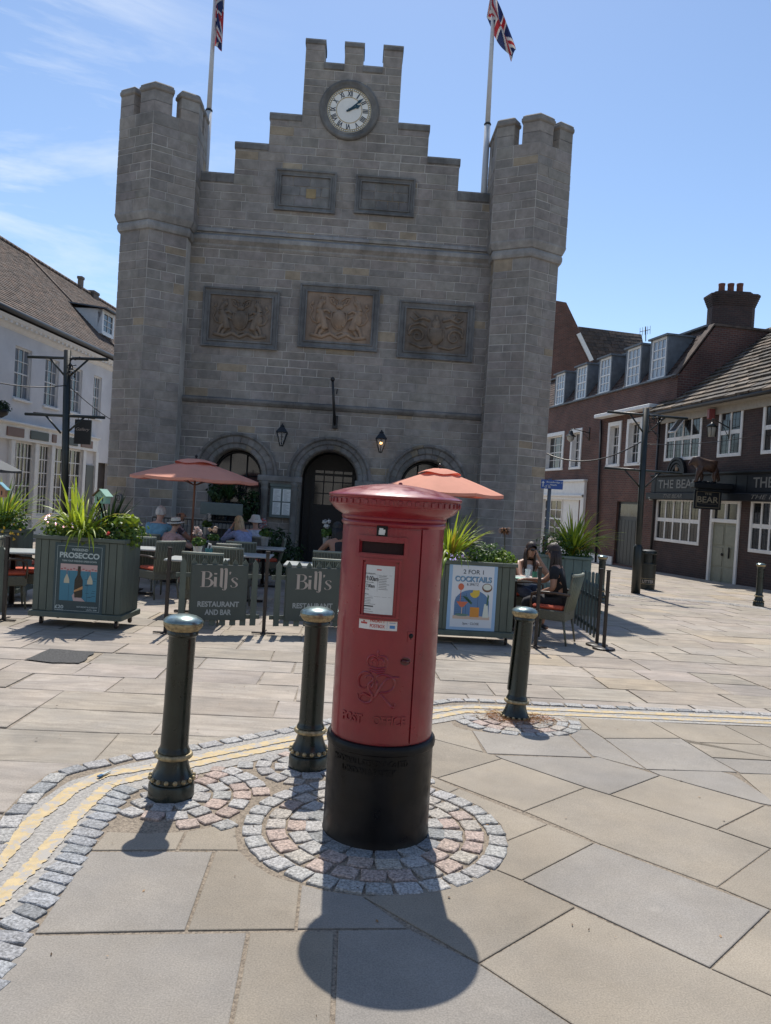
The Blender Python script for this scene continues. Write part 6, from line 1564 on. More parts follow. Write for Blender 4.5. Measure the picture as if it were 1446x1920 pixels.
    for n in ('l','r'):
        sh,el,wr=J['sh'+n][0],J['el'+n][0],J['wr'+n][0]
        if sleeve=='none': K.pop('sh'+n); KE=[e for e in KE if 'sh'+n not in e]; continue
        if sleeve=='short': K['es'+n]=(sh.lerp(el,.62),.062); KE.append(('sh'+n,'es'+n))
        else: K['el'+n]=(el,.056); K['wr'+n]=(wr-(wr-el)*.08,.040); KE+=[('sh'+n,'el'+n),('el'+n,'wr'+n)]
    b=skin(K,KE); tm=mat('top_cloth',top,rough=.85,noise=.12,nscale=14,bump=.5,bscale=18,bdist=.01,col2=pattern,lo=.46,hi=.54,detail=2 if pattern else 6)
    for v in b.verts:
        v.co+=Vector((math.sin(v.co.z*60+v.co.x*9)*.002,math.sin(v.co.z*47+v.co.x*30)*.003,0))
    part('top',b,[tm],t)
    K={'pelvis':(L(0,-.02,.555),(.17,.125))}; KE=[]
    for n in ('l','r'):
        K['hp'+n]=(J['hp'+n][0],.10); K['kn'+n]=(J['kn'+n][0],.078); K['cf'+n]=(J['cf'+n][0],.070); K['an'+n]=(J['an'+n][0]+ZUP*.04,.062); KE+=[('pelvis','hp'+n),('hp'+n,'kn'+n),('kn'+n,'cf'+n),('cf'+n,'an'+n)]
    part('trousers',skin(K,KE),[mat('trouser_cloth',legs,rough=.85,noise=.15,nscale=20,bump=.4,bscale=20)],t)
    for n in ('l','r'):
        part('shoe',skin({'h':(J['he'+n][0],.043),'t':(J['to'+n][0],(.048,.032))},[('h','t')]),[mat('shoe_leather',shoe,rough=.5)],t)
    hm=mat('hair',hair,rough=.55,noise=.35,nscale=60,stretch=(1,1,.12),bump=.6,bscale=90,bdist=.006)
    b=mb()
    def cap(k0,ry=.100,rx=.084,front=.35,top_=.012):
        n=10
        for i in range(28):
            a0,a1=2*PI*i/28,2*PI*(i+1)/28
            for j in range(n):
                t0,t1=j/n,(j+1)/n
                def P(a,t_):
                    fr=max(0,math.sin(a)); low=k0-(k0-front)*fr**.7       # reach below the crown, in units of pi
                    ph=PI*low*t_; w_=1+.02*math.sin(a*9)
                    return V3((hc.x+rx*w_*math.sin(ph)*math.cos(a),hc.y-.008+ry*w_*math.sin(ph)*math.sin(a),hc.z+.022+ (.105+top_)*math.cos(ph)))
                f=face(b,[P(a0,t0),P(a1,t0),P(a1,t1),P(a0,t1)])
                if f: f.smooth=True
    if style!='bald': cap(.62 if style=='short' else .7)
    else: cap(.60,front=.42,top_=-.004) if False else None
    if style=='bald':
        for s in (-1,1): sph(b,(hc.x+s*.068,hc.y-.03,hc.z-.0),.035,8,s=(.45,1.1,1)); 
        sph(b,(hc.x,hc.y-.075,hc.z-.01),.045,8,s=(1.2,.5,1))
    if style in('long','bob'):
        ln=.30 if style=='long' else .15
        for i in range(34):
            a=PI*(.98+1.04*i/33); x=hc.x+.078*math.cos(a); y=hc.y-.005+.088*math.sin(a); k=rnd(-.008,.008)
            tube(b,[(x*1.0,y,hc.z+.03),(x*1.06+k,y-.012,hc.z-.07),(x*1.05+k*2,y-.022+.02*(math.sin(a)>-.3),hc.z-.07-ln*.5),(x*.95+k*3,y-.015,hc.z-.07-ln*rnd(.9,1.08))],[.017,.020,.018,.006],5)
    part('hair',b,[hm],t,recalc=True)
    if hat:
        b=mb(); m=Matrix.Translation((hc.x,hc.y-.008,hc.z+.045))@Matrix.Rotation(.12,4,'X')
        if hat[0]=='panama': lathe(b,[(.17,-.004),(.165,.004),(.098,.006),(.094,.03),(.088,.085),(.075,.10),(.04,.092),(.0001,.088)],24,m=m,cap=False); part('hat',b,[mat('straw',hat[1],rough=.8,noise=.1,nscale=90)],t); b=mb(); lathe(b,[(.0975,.008),(.0955,.036)],24,m=m,cap=False); part('hat_band',b,[M_dark],t)
        else: lathe(b,[(.145,-.045),(.10,.006),(.096,.012),(.082,.075),(.06,.088),(.0001,.092)],24,m=m,cap=False); part('hat',b,[mat('hat_cloth',hat[1],rough=.9,noise=.08)],t)
    if glasses:
        b=mb(); 
        for s in (-1,1): sph(b,(hc.x+s*.032,fy-.004,hc.z+.012),.026,10,s=(1.05,.3,.85)); tube(b,[(hc.x+s*.058,fy-.008,hc.z+.015),(hc.x+s*.078,hc.y+.0,hc.z+.012)],.004,5)
        tube(b,[(hc.x-.02,fy,hc.z+.016),(hc.x+.02,fy,hc.z+.016)],.003,5); part('sunglasses',b,[mat('sunglass_plastic',(.012,.01,.01),rough=.15) if 'sunglass_plastic' not in bpy.data.materials else bpy.data.materials['sunglass_plastic']],t)
    return t
R=math.radians
person('woman in a black top and sunglasses with long dark hair seated at the right corner',at_(1042,9.97)+V3((.11,.0,0)),R(66),M_skin2,top=(.012,.012,.014),legs=(.02,.02,.025),hair=(.030,.016,.011),style='long',lean=.10,arms=('lap','table'),sleeve='short',glasses=True,scale=.97)
person('woman in a white vest and sunglasses resting her chin on her hand',at_(989,11.45),R(200),M_skin2,top=(.62,.60,.58),legs=(.05,.06,.09),hair=(.035,.018,.012),style='long',lean=.12,arms=('chin','table'),sleeve='none',glasses=True,scale=.95)
person('grey-haired man in a light blue jumper seen from behind',at_(291,14.1),R(-14),top=(.14,.30,.40),legs=(.06,.06,.07),hair=(.50,.49,.47),style='short',lean=.12,scale=1.08)
person('person in a white panama hat and pink top beside the blue jumper',at_(314,13.7),R(-40),top=(.40,.24,.22),hair=(.15,.1,.07),hat=('panama',(.60,.56,.47)),lean=.15,sleeve='short',scale=.93)
person('balding man in a dark patterned shirt facing right under the left parasol',at_(326,14.9),R(-70),M_skin2,top=(.06,.045,.055),pattern=(.35,.28,.28),hair=(.06,.05,.045),style='bald',lean=.08,sleeve='short',scale=1.06)
person('blonde woman in a pale blue blouse looking right below the left arch',at_(463,15.1),R(48),top=(.27,.32,.50),hair=(.48,.36,.21),style='bob',lean=.22,head=(.02,.0),arms=('chin','table'),legs=(.15,.16,.2),scale=1.0)
person('person in a pale bucket hat and white shirt behind the blonde woman',at_(482,15.5),R(20),top=(.42,.45,.50),hair=(.3,.28,.25),hat=('bucket',(.50,.49,.44)),lean=.20,arms='table',legs=(.2,.2,.2),scale=1.02)
person('woman with long black hair and bare arms seated by the entrance',at_(641,13.0),R(30),M_skin2,top=(.02,.02,.022),hair=(.010,.009,.009),style='long',lean=.15,arms=('table','table'),sleeve='none',legs=(.02,.02,.02),scale=1.02)
# ================================================================ SIDE BUILDINGS
M_brick=brickmat('dark_red_brick',(.15,.060,.042),(.095,.042,.034),(.15,.12,.10),.225,.075,.010)
M_brickp=brickmat('pub_brown_brick',(.070,.036,.030),(.045,.027,.025),(.075,.062,.055),.225,.075,.009)
M_tile=mat('clay_roof_tile',(.105,.075,.058),rough=.9,noise=.35,nscale=4,vcol=True,bump=.5,bscale=30); M_slab=mat('stone_roof_slab',(.13,.112,.092),rough=.9,noise=.4,nscale=6,vcol=True,bump=.6,bscale=25)
M_render=mat('white_render',(.66,.655,.65),rough=.8,noise=.07,nscale=1.3,bump=.15,bscale=20)
M_gut=mat('black_gutter',(.015,.015,.017),rough=.5); M_lead=mat('lead_sheet',(.12,.135,.15),rough=.6,noise=.2,nscale=4)
M_curt=mat('net_curtain',(.20,.22,.24),rough=.9,noise=.3,nscale=6,stretch=(4,4,.2))
def glassmat2(name,c,lo,hi):
    return mat(name,c,rough=.08,noise=.5,nscale=3,spec=.5)
M_pane=glassmat2('old_window_pane',(.045,.055,.065),0,0); M_pane2=glassmat2('leaded_pane',(.018,.020,.022),0,0)
def wallq(bm,P,u0,u1,z0,z1,holes,off=0.0,deep=.18,c=(1,1,1)):
    """front face with rectangular openings and reveals; UV in metres"""
    us=sorted(set([u0,u1]+[h[0] for h in holes]+[h[1] for h in holes])); zs=sorted(set([z0,z1]+[h[2] for h in holes]+[h[3] for h in holes]))
    us=[u for u in us if u0<=u<=u1]; zs=[z for z in zs if z0<=z<=z1]
    for i in range(len(us)-1):
        for j in range(len(zs)-1):
            um,zm=(us[i]+us[i+1])/2,(zs[j]+zs[j+1])/2
            if any(h[0]<um<h[1] and h[2]<zm<h[3] for h in holes): continue
            q=[(us[i],zs[j]),(us[i+1],zs[j]),(us[i+1],zs[j+1]),(us[i],zs[j+1])]
            face(bm,[P(a,z,off) for a,z in q],c,uv=q)
    for (a,b_,z,zz) in holes:
        for (p,q) in (((a,z),(b_,z)),((b_,z),(b_,zz)),((b_,zz),(a,zz)),((a,zz),(a,z))):
            face(bm,[P(*p,off),P(*q,off),P(*q,off-deep),P(*p,off-deep)],c,uv=[(p[0]+p[1],0),(q[0]+q[1],0),(q[0]+q[1],deep),(p[0]+p[1],deep)])
def sash(P,pl,u0,u1,z0,z1,off,par,cols=3,rows=4,fw=.06,bar=.018,frm=None,pane=None,lead=False,curtain=False,lab=None,name='window'):
    frm=frm or M_white; pane=pane or M_pane
    d,n=pl.d,pl.n; b=mb()
    for (a,c_,z,zz) in ((u0,u0+fw,z0,z1),(u1-fw,u1,z0,z1),(u0+fw,u1-fw,z0,z0+fw),(u0+fw,u1-fw,z1-fw,z1)): obox(b,pl.o,d,n,a,c_,off-.04,off+.03,z,zz,bev=.004)
    for i in range(1,cols): u=u0+fw+(u1-u0-2*fw)*i/cols; obox(b,pl.o,d,n,u-bar/2,u+bar/2,off-.02,off+.012,z0+fw,z1-fw)
    for j in range(1,rows): 
        z=z0+fw+(z1-z0-2*fw)*j/rows; k=bar*(1.9 if rows%2==0 and j==rows//2 else 1)/2; obox(b,pl.o,d,n,u0+fw,u1-fw,off-.022,off+.010,z-k,z+k)
    w=wpart(name,b,[frm],par,label=lab)
    b=mb(); face(b,[P(u0+fw*.5,z0+fw*.5,off-.015),P(u1-fw*.5,z0+fw*.5,off-.015),P(u1-fw*.5,z1-fw*.5,off-.015),P(u0+fw*.5,z1-fw*.5,off-.015)])
    wpart('pane',b,[pane],w)
    if lead:
        b=mb(); nx=cols*3; nz=rows*4
        for i in range(1,nx): u=u0+(u1-u0)*i/nx; obox(b,pl.o,d,n,u-.004,u+.004,off-.014,off-.009,z0+fw,z1-fw)
        for j in range(1,nz): z=z0+(z1-z0)*j/nz; obox(b,pl.o,d,n,u0+fw,u1-fw,off-.014,off-.008,z-.004,z+.004)
        wpart('lead_bars',b,[M_gut],w)
    if curtain:
        b=mb(); wd=(u1-u0)*.26
        for (a,s) in ((u0+fw,1),(u1-fw,-1)):
            for k in range(6):
                uu=a+s*wd*k/6; u2=a+s*wd*(k+1)/6; face(b,[P(uu,z0+fw,off-.0135+.002*(k%2)),P(u2,z0+fw,off-.0135+.002*((k+1)%2)),P(u2,z1-fw,off-.0135+.002*((k+1)%2)),P(uu,z1-fw,off-.0135+.002*(k%2))])
        wpart('curtain',b,[M_curt],w)
    return w
def tiles(bm,A,B,C,Dd,rows,tw,over=.02,th=.02,cols=((1,1,1),),jit=.01,kmin=.7,kmax=1.25):
    """A,B eave left/right, Dd,C ridge left/right; overlapping courses of separate tiles"""
    nrm=(B-A).cross(Dd-A).normalized()
    if nrm.z<0: nrm=-nrm
    for r in range(rows):
        f0=r/rows; f1=min(1,(r+1+over)/rows)
        if callable(tw): t_=tw(f0)
        else: t_=tw
        L0_,R0_=A.lerp(Dd,f0),B.lerp(C,f0); L1,R1=A.lerp(Dd,f1),B.lerp(C,f1); n=max(1,int((R0_-L0_).length/t_)); sh=(r%2)*.5
        for i in range(-1,n+1):
            a=max(0,(i+sh+.02)/n); c_=min(1,(i+1+sh-.02)/n)
            if c_-a<.15/n: continue
            j=rnd(-jit,jit); k=rnd(kmin,kmax); cc=R_.choice(cols); cc=(cc[0]*k,cc[1]*k,cc[2]*k); dn=(L0_-L1).normalized()*rnd(-jit,jit)
            p=[L0_.lerp(R0_,a)+nrm*(th+j)+dn,L0_.lerp(R0_,c_)+nrm*(th+j*.6)+dn,L1.lerp(R1,c_)+nrm*.002,L1.lerp(R1,a)+nrm*.002]
            face(bm,p,cc); face(bm,[p[0],p[1],p[1]-nrm*th,p[0]-nrm*th],cc)
# ---------------------------------------------------------------- left white house
LW=Pl(-13,0,math.radians(87.0))
lu=lambda px,py,off=0.0: LW.uz(px,py,off)
ue0=14.0; ueR=lu(214,800)[0]
zeL=lu(0,586)[1]; zeR=lu(213,676)[1]; ze=(zeL+zeR)/2
wh=thing('white_house','white rendered house with tiled roof and small-paned shopfront, left of the town hall','house',tuple(LW.P(lu(100,900)[0],-.4)))
def rect(T,tl,tr,br,bl,off=0):
    q=[T.uz(*p,off) for p in (tl,tr,br,bl)]; return ((q[0][0]+q[3][0])/2,(q[1][0]+q[2][0])/2,(q[2][1]+q[3][1])/2,(q[0][1]+q[1][1])/2)
W_=[rect(LW,(29,645),(62,657),(55,754),(25,750)),rect(LW,(87,673),(113,681),(107,766),(80.6,762)),rect(LW,(134,687),(157,693),(150,772),(130,769)),rect(LW,(177,706),(193,711),(187,776),(173,771))]
zb=sum(w[2] for w in W_[:3])/3; zt_=sum(w[3] for w in W_[:3])/3
W_=[(w[0],w[1],zb,zt_) for w in W_]
zs0=lu(100,836)[1]; zs1=lu(100,822)[1]
SF=(lu(20,900)[0],lu(152,900)[0],-.2,zs0-.04); DR=(lu(158,900)[0],lu(172,900)[0],-.4,2.1)
b=mb(); wallq(b,LW.P,ue0,ueR,-.6,ze,W_+[(SF[0],SF[1],-.3,zs0-.02),(lu(183,900)[0],lu(203,900)[0],-.6,2.35)],deep=.16)
face(b,[LW.P(ueR,-.6),LW.P(ueR,-.6,-8),LW.P(ueR,ze,-8),LW.P(ueR,ze)]); face(b,[LW.P(ue0,-.6),LW.P(ue0,-.6,-8),LW.P(ue0,ze,-8),LW.P(ue0,ze)])
wpart('wall',b,[M_render],wh)
b=mb(); obox(b,LW.o,LW.d,LW.n,lu(181,900)[0],lu(206,900)[0],-2.6,-.165,-.6,2.4); wpart('side_passage',b,[M_brickp],wh)
uX=ueR+16
b=mb(); wallq(b,LW.P,ueR,uX,-.6,ze,[],deep=.1); wpart('wall',b,[M_render],wh)
for k,w in enumerate(W_):
    sash(LW.P,LW,*w,-.09,wh,3,4,.055,.02,curtain=True); b=mb(); obox(b,LW.o,LW.d,LW.n,w[0]-.06,w[1]+.06,-.1,.07,w[2]-.07,w[2],bev=.01); wpart('window_sill',b,[M_white],wh)
# eaves cornice and gutter
b=mb(); mould(b,ue0,ueR,[(0,ze-.42),(.06,ze-.38),(.10,ze-.30),(.16,ze-.27),(.30,ze-.20),(.34,ze-.10),(.0,ze-.02)],P=LW.P)
for i in range(60): u=ue0+(ueR-ue0)*i/60; obox(b,LW.o,LW.d,LW.n,u,u+.12,.10,.27,ze-.28,ze-.21)
wpart('eaves_cornice',b,[M_white],wh)
b=mb(); tube(b,[LW.P(ue0,ze+.02,.42),LW.P(ueR,ze+.02,.42)],.085,8); wpart('gutter',b,[M_gut],wh)
RO=-4.0; zr=lu(69,491,RO)[1]; zr2=lu(200,570,RO)[1]; zr=(zr+zr2)/2
b=mb(); Cc=[(1,1,1),(1.15,1.0,.9),(.8,.8,.82),(.9,.82,.78)]
uh=lu(215,668)[0]
ROWN=42
tiles(b,LW.P(ue0,ze+.05,.46),LW.P(uX,ze+.05,.46),LW.P(uX,zr,RO),LW.P(ue0,zr,RO),ROWN,.22,.45,.024,Cc,.006)
face(b,[LW.P(ue0,ze+.02,.46),LW.P(uX,ze+.02,.46),LW.P(uX,zr-.02,RO),LW.P(ue0,zr-.02,RO)],(.5,.5,.5)); face(b,[LW.P(ue0,ze-.02,.46),LW.P(uX,ze-.02,.46),LW.P(uX,ze-.02,-.1),LW.P(ue0,ze-.02,-.1)],(.5,.5,.5))
tube(b,[LW.P(ueR,ze+.1,.44),LW.P(ueR-.1,zr+.04,RO)],.06,5)
for i in range(110):
    u=ue0+(uX-ue0)*i/110; tube(b,[LW.P(u,zr+.0,RO),LW.P(u+(uX-ue0)/112,zr+.01,RO)],.11,6,c=R_.choice(Cc))
face(b,[LW.P(ue0,zr,RO),LW.P(uX,zr,RO),LW.P(uX,ze,-8),LW.P(ue0,ze,-8)],(.8,.8,.8))
wpart('roof',b,[M_tile],wh)
for (x,y0,y1,hw,hd) in ((152,540,519,.12,.09),(174,556,547,.3,.19)):
    u,z1=lu(x,y1,RO); z0=zr-.8; b=mb(); obox(b,LW.o,LW.d,LW.n,u-hw,u+hw,RO-hd,RO+hd,z0,z1-.12); obox(b,LW.o,LW.d,LW.n,u-hw-.03,u+hw+.03,RO-hd-.03,RO+hd+.03,z1-.12,z1); wpart('chimney',b,[M_brick],wh)
# dormer
a0,a1,b0,b1=rect(LW,(192,586),(210,593),(210,631),(192,622),-.6)
b=mb(); P=LW.P
o1=-.55; o2=-3.0
zc0,zc1=b0,b1; pts=[(a0-.12,zc0-.1),(a1+.12,zc0-.1),(a1+.12,zc1+.1),(a0-.12,zc1+.1)]
for (ua,ub) in ((a0-.12,a0),(a1,a1+.12)): obox(b,LW.o,LW.d,LW.n,ua,ub,o1-.2,o1,zc0-.1,zc1+.1)
obox(b,LW.o,LW.d,LW.n,a0,a1,o1-.2,o1,zc0-.12,zc0); obox(b,LW.o,LW.d,LW.n,a0,a1,o1-.2,o1,zc1,zc1+.1)
for ua in (a0-.12,a1+.06):
    prism(b,[(0,0),(0,0)] if False else [(-0.0,zc1+.1),(-(o1-o2),zc1+.1),(-.25,zc0-.1)],LW.P(ua,0,o1)*1.0,-LW.n*-1.0,LW.d,0,.06)
dm=wpart('dormer',b,[M_white],wh)
sash(LW.P,LW,a0,a1,zc0,zc1,o1-.03,dm,2,3,.04,.02,pane=M_pane)
b=mb(); face(b,[P(a0-.3,zc1+.12,o1+.25),P(a1+.3,zc1+.12,o1+.25),P(a1+.3,zc1+.42,o2-.1),P(a0-.3,zc1+.42,o2-.1)]); face(b,[P(a0-.3,zc1+.07,o1+.25),P(a1+.3,zc1+.07,o1+.25),P(a1+.3,zc1+.12,o1+.25),P(a0-.3,zc1+.12,o1+.25)]); face(b,[P(a0-.3,zc1+.07,o1+.25),P(a0-.3,zc1+.12,o1+.25),P(a0-.3,zc1+.42,o2-.1),P(a0-.3,zc1+.37,o2-.1)]); wpart('dormer_roof',b,[M_lead],dm)
# shopfront
b=mb(); F0,F1=lu(-40,836)[0],lu(178,836)[0]; z0,z1=zs0,lu(100,806)[1]
F0=max(F0,ue0)
obox(b,LW.o,LW.d,LW.n,F0,F1,.02,.14,z0,z1-.05,bev=.01); mould(b,F0,F1,[(.14,z1-.10),(.24,z1-.04),(.24,z1),(0,z1+.05)],P=LW.P)
for u in [SF[0]-.1,lu(62,900)[0],lu(93,900)[0],SF[1]+.02,lu(176,900)[0]]: obox(b,LW.o,LW.d,LW.n,u-.12,u+.12,-.02,.10,-.5,z0,bev=.01)
obox(b,LW.o,LW.d,LW.n,SF[0],SF[1],-.1,.04,-.5,.35,bev=.01)
sf=wpart('shopfront',b,[M_white],wh)
us=[SF[0]+.02,lu(62,900)[0]-.12]; 
sash(LW.P,LW,SF[0]+.02,lu(62,900)[0]-.12,.36,z0-.02,-.03,sf,5,5,.05,.035,pane=M_pane2); sash(LW.P,LW,lu(62,900)[0]+.12,lu(93,900)[0]-.12,.36,z0-.02,-.03,sf,4,5,.05,.035,pane=M_pane2); sash(LW.P,LW,lu(93,900)[0]+.12,SF[1]-.1,.36,z0-.02,-.03,sf,6,5,.05,.035,pane=M_pane2)
b=mb(); obox(b,LW.o,LW.d,LW.n,lu(158,900)[0],lu(172,900)[0],-.02,.06,-.5,2.2); wpart('shop_door',b,[M_ddoor],sf)
for k,(x0,x1,cm) in enumerate(((3,36,(.16,.07,.05)),(48,83,(.02,.035,.03)),(90,98,(.16,.08,.06)),(110,139,(.02,.03,.03)),(145,167,(.17,.08,.055)))):
    u0,u1=lu(x0,825)[0],lu(x1,825)[0]; b=mb(); obox(b,LW.o,LW.d,LW.n,u0,u1,.141,.17,z0+.10,z1-.17,bev=.01); wpart('name_board',b,[flatmat('board_colour',cm)],sf)
b=mb(); tube(b,[LW.P(lu(209,800)[0],ze-.1,.12),LW.P(lu(209,800)[0],-.5,.12)],.055,8); wpart('downpipe',b,[M_gut],wh)
# hanging sign of the gallery
M_sblack=mat('sign_black',(.010,.010,.011),rough=.4)
pA=AT(141,786,24.0); pBr=AT(172,789,24.0); pC=AT(170,836,24.0); pD=AT(139,832,24.0)
t=thing('hanging_sign','black hanging sign with pale gallery lettering beside the left wire post','sign',tuple(pD)); 
xx=(pBr-pA).normalized(); zz=ZUP; yv=Vector((xx.y,-xx.x,0)).normalized()
b=mb(); w_=(pBr-pA).length; h_=pA.z-pD.z; obox(b,pD,Vector((xx.x,xx.y,0)).normalized(),yv,0,w_,-.03,.03,.0,h_,bev=.005); wpart('board',b,[M_sblack],t)
mm=frame(pD+xx*w_*.5+ZUP*h_*.60+yv*.032,Vector((xx.x,xx.y,0)),ZUP); b=mb(); addtext(b,text('t','Gallery',mm,w_*.82,h_*.16,shear=.35,depth=.003)); wpart('lettering',b,[M_sp],t)
b=mb(); tube(b,[pA+ZUP*.08-xx*1.3,pBr+ZUP*.08+xx*.1],.022,6); tube(b,[pA+ZUP*.08+xx*.1,pA+xx*.1],.01,5); tube(b,[pA+ZUP*.08+xx*(w_-.1),pA+xx*(w_-.1)],.01,5); wpart('bracket',b,[M_dark],t)
# ---------------------------------------------------------------- right: public house
PB=Pl(10.2,29.4,math.radians(-80.7)); pu=lambda px,py,off=0.0: PB.uz(px,py,off)
ze=(pu(1222,776)[1]+pu(1446,748)[1])/2; uN=13.0
ph=thing('public_house','dark brick pub with stone slab roof, white windows and black fascia','pub',tuple(PB.P(2.5,-.45)))
wins=[rect(PB,(1253,785),(1317,775),(1311.5,854),(1247,860)),rect(PB,(1354,769.6),(1393,764.5),(1388,852.5),(1346,855)),rect(PB,(1436,757),(1500,748),(1494,849),(1430,851)),rect(PB,(1234,932),(1313,941),(1310,1019.6),(1230,1008)),rect(PB,(1412,938),(1500,944),(1497,1046),(1406,1033))]
zu0=sum(w[2] for w in wins[:3])/3; zu1=sum(w[3] for w in wins[:3])/3; zg0=sum(w[2] for w in wins[3:])/2; zg1=sum(w[3] for w in wins[3:])/2
wins=[(w[0],w[1],(zu0 if i<3 else zg0),(zu1 if i<3 else zg1)) for i,w in enumerate(wins)]
door=rect(PB,(1337,934),(1390,937),(1381,1093),(1325,1083)); door=(door[0],door[1],-.62,zg1)
b=mb(); wallq(b,PB.P,0,uN,-.7,ze,wins+[door],deep=.14)
face(b,[PB.P(0,-.7),PB.P(0,-.7,-7),PB.P(0,ze,-7),PB.P(0,ze)],uv=[(0,0),(7,0),(7,6),(0,6)]); face(b,[PB.P(uN,-.7),PB.P(uN,-.7,-7),PB.P(uN,ze,-7),PB.P(uN,ze)],uv=[(0,0),(7,0),(7,6),(0,6)])
wpart('wall',b,[M_brickp],ph)
for i,w in enumerate(wins): 
    s=sash(PB.P,PB,w[0]-.06,w[1]+.06,w[2]-.05,w[3]+.05,.0,ph,(4,2,4,5,5)[i],2,.11,.07,pane=M_pane2,lead=True)
    if i==0:
        u0_,u1_=w[0]+(w[1]-w[0])*.38,w[0]+(w[1]-w[0])*.60; b=mb(); q=[PB.P(u0_,w[3],.03),PB.P(u1_,w[3],.03),PB.P(u1_,w[3]-.55,.42),PB.P(u0_,w[3]-.55,.42)]
        for k in range(4): tube(b,[q[k],q[(k+1)%4]],.03,4)
        cs_=wpart('open_casement',b,[M_white],ph); b=mb(); face(b,q); wpart('pane',b,[M_pane],cs_)
u0,u1,z0,z1=door
b=mb()
for (a,c_,z,zz) in ((u0,u0+.12,z0,z1),(u1-.12,u1,z0,z1),(u0+.12,u1-.12,z1-.10,z1),(u0+.12,u1-.12,z1-.72,z1-.60)): obox(b,PB.o,PB.d,PB.n,a,c_,-.08,.05,z,zz,bev=.005)
for f in (.5,): obox(b,PB.o,PB.d,PB.n,u0+(u1-u0)*f-.03,u0+(u1-u0)*f+.03,-.06,.02,z1-.60,z1-.10)
df=wpart('door_frame',b,[M_white],ph); b=mb(); face(b,[PB.P(u0+.1,z1-.62,-.05),PB.P(u1-.1,z1-.62,-.05),PB.P(u1-.1,z1-.08,-.05),PB.P(u0+.1,z1-.08,-.05)]); wpart('pane',b,[M_pane2],df)
M_sage=mat('sage_door_paint',(.21,.215,.16),rough=.5,noise=.08); b=mb(); um=(u0+u1)/2
for (a,c_) in ((u0+.12,um-.005),(um+.005,u1-.12)):
    obox(b,PB.o,PB.d,PB.n,a,c_,-.08,-.03,z0+.05,z1-.72)
    for (za,zc) in ((.08,.30),(.34,.62),(.66,.95)):
        H_=z1-.72-z0; obox(b,PB.o,PB.d,PB.n,a+.06,c_-.06,-.03,-.015,z0+H_*za,z0+H_*zc,bev=.01)
dd_=wpart('double_door',b,[M_sage],ph); b=mb(); 
lathe(b,[(.04,0),(.05,.02),(.02,.05)],12,m=frame(PB.P(um-.07,z0+1.1,-.02),PB.d,ZUP),cap=True); obox(b,PB.o,PB.d,PB.n,um+.30,um+.33,-.01,.03,z0+1.0,z0+1.35); wpart('door_handle',b,[M_dark],dd_)
# fascia, blind box, lettering
M_fas=mat('blue_black_fascia',(.008,.011,.015),rough=.5,noise=.2,nscale=6,spec=.25); fz0=(pu(1233,922)[1]+pu(1446,927)[1])/2; fz1=(pu(1240,890)[1]+pu(1446,889)[1])/2
fu0=pu(1228,905)[0]; b=mb(); obox(b,PB.o,PB.d,PB.n,fu0,uN,.01,.14,fz0,fz1,bev=.01); mould(b,fu0,uN,[(.14,fz1-.06),(.22,fz1),(.22,fz1+.05),(0,fz1+.08)],P=PB.P); obox(b,PB.o,PB.d,PB.n,fu0-.15,uN,.01,.26,fz0-.26,fz0-.01,bev=.02)
fa=wpart('fascia',b,[M_fas],ph)
b=mb()
for (xa,xb,s) in ((1242,1316,'THE BEAR'),(1421,1520,'THE BEAR')):
    a,c_=pu(xa,905)[0],pu(xb,905)[0]; m=frame(PB.P((a+c_)/2,(fz0+fz1)/2-.0,.146),PB.d,ZUP); addtext(b,text('t',s,m,c_-a,(fz1-fz0)*.50,bold=.012,depth=.006))
for (xa,xb) in ((1257,1292),(1424,1500)):
    a,c_=pu(xa,925)[0],pu(xb,925)[0]; m=frame(PB.P((a+c_)/2,fz0-.13,.266),PB.d,ZUP); addtext(b,text('t','THE BEAR',m,c_-a,.13,shear=.3,depth=.004))
wpart('fascia_lettering',b,[mat('dull_silver_letter',(.17,.165,.15),rough=.5)],fa)
b=mb()
for (xa,xb) in ((1236,1388),(1408,1520)):
    a,c_=pu(xa,905)[0],pu(xb,905)[0]
    for (p,q,r,s) in ((a,c_,fz0+.03,fz0+.045),(a,c_,fz1-.10,fz1-.085),(a,a+.02,fz0+.045,fz1-.10),(c_-.02,c_,fz0+.045,fz1-.10)): obox(b,PB.o,PB.d,PB.n,p,q,.141,.150,r,s)
wpart('fascia_moulding',b,[M_fas],fa)
uc_=pu(1272,890)[0]; ur=(pu(1289,890)[0]-pu(1256,890)[0])/2; b=mb(); m=frame(PB.P(uc_,fz1+.06,.02),PB.d,ZUP)
for (r0_,r1_,t_) in ((ur,ur*.86,.12),(ur*.80,ur*.66,.10),(ur*.6,ur*.42,.08)):
    for i in range(14):
        a0,a1=PI*i/14,PI*(i+1)/14; q=[m@Vector((r*math.cos(a),r*math.sin(a),t_)) for r,a in ((r0_,a0),(r0_,a1),(r1_,a1),(r1_,a0))]; q2=[m@Vector((r*math.cos(a),r*math.sin(a),0)) for r,a in ((r0_,a0),(r0_,a1),(r1_,a1),(r1_,a0))]
        face(b,q); face(b,[q[0],q[1],q2[1],q2[0]]); face(b,[q[3],q[2],q2[2],q2[3]])
lathe(b,[(ur*.9,.03),(.0001,.03)],28,m=m,cap=False); wpart('arched_pediment',b,[M_fas],fa)
b=mb(); obox(b,PB.o,PB.d,PB.n,uc_-.10,uc_+.10,.06,.10,fz1+.16,fz1+.40,bev=.04); wpart('pediment_badge',b,[mat('badge_tan',(.20,.13,.07),rough=.6)],fa)
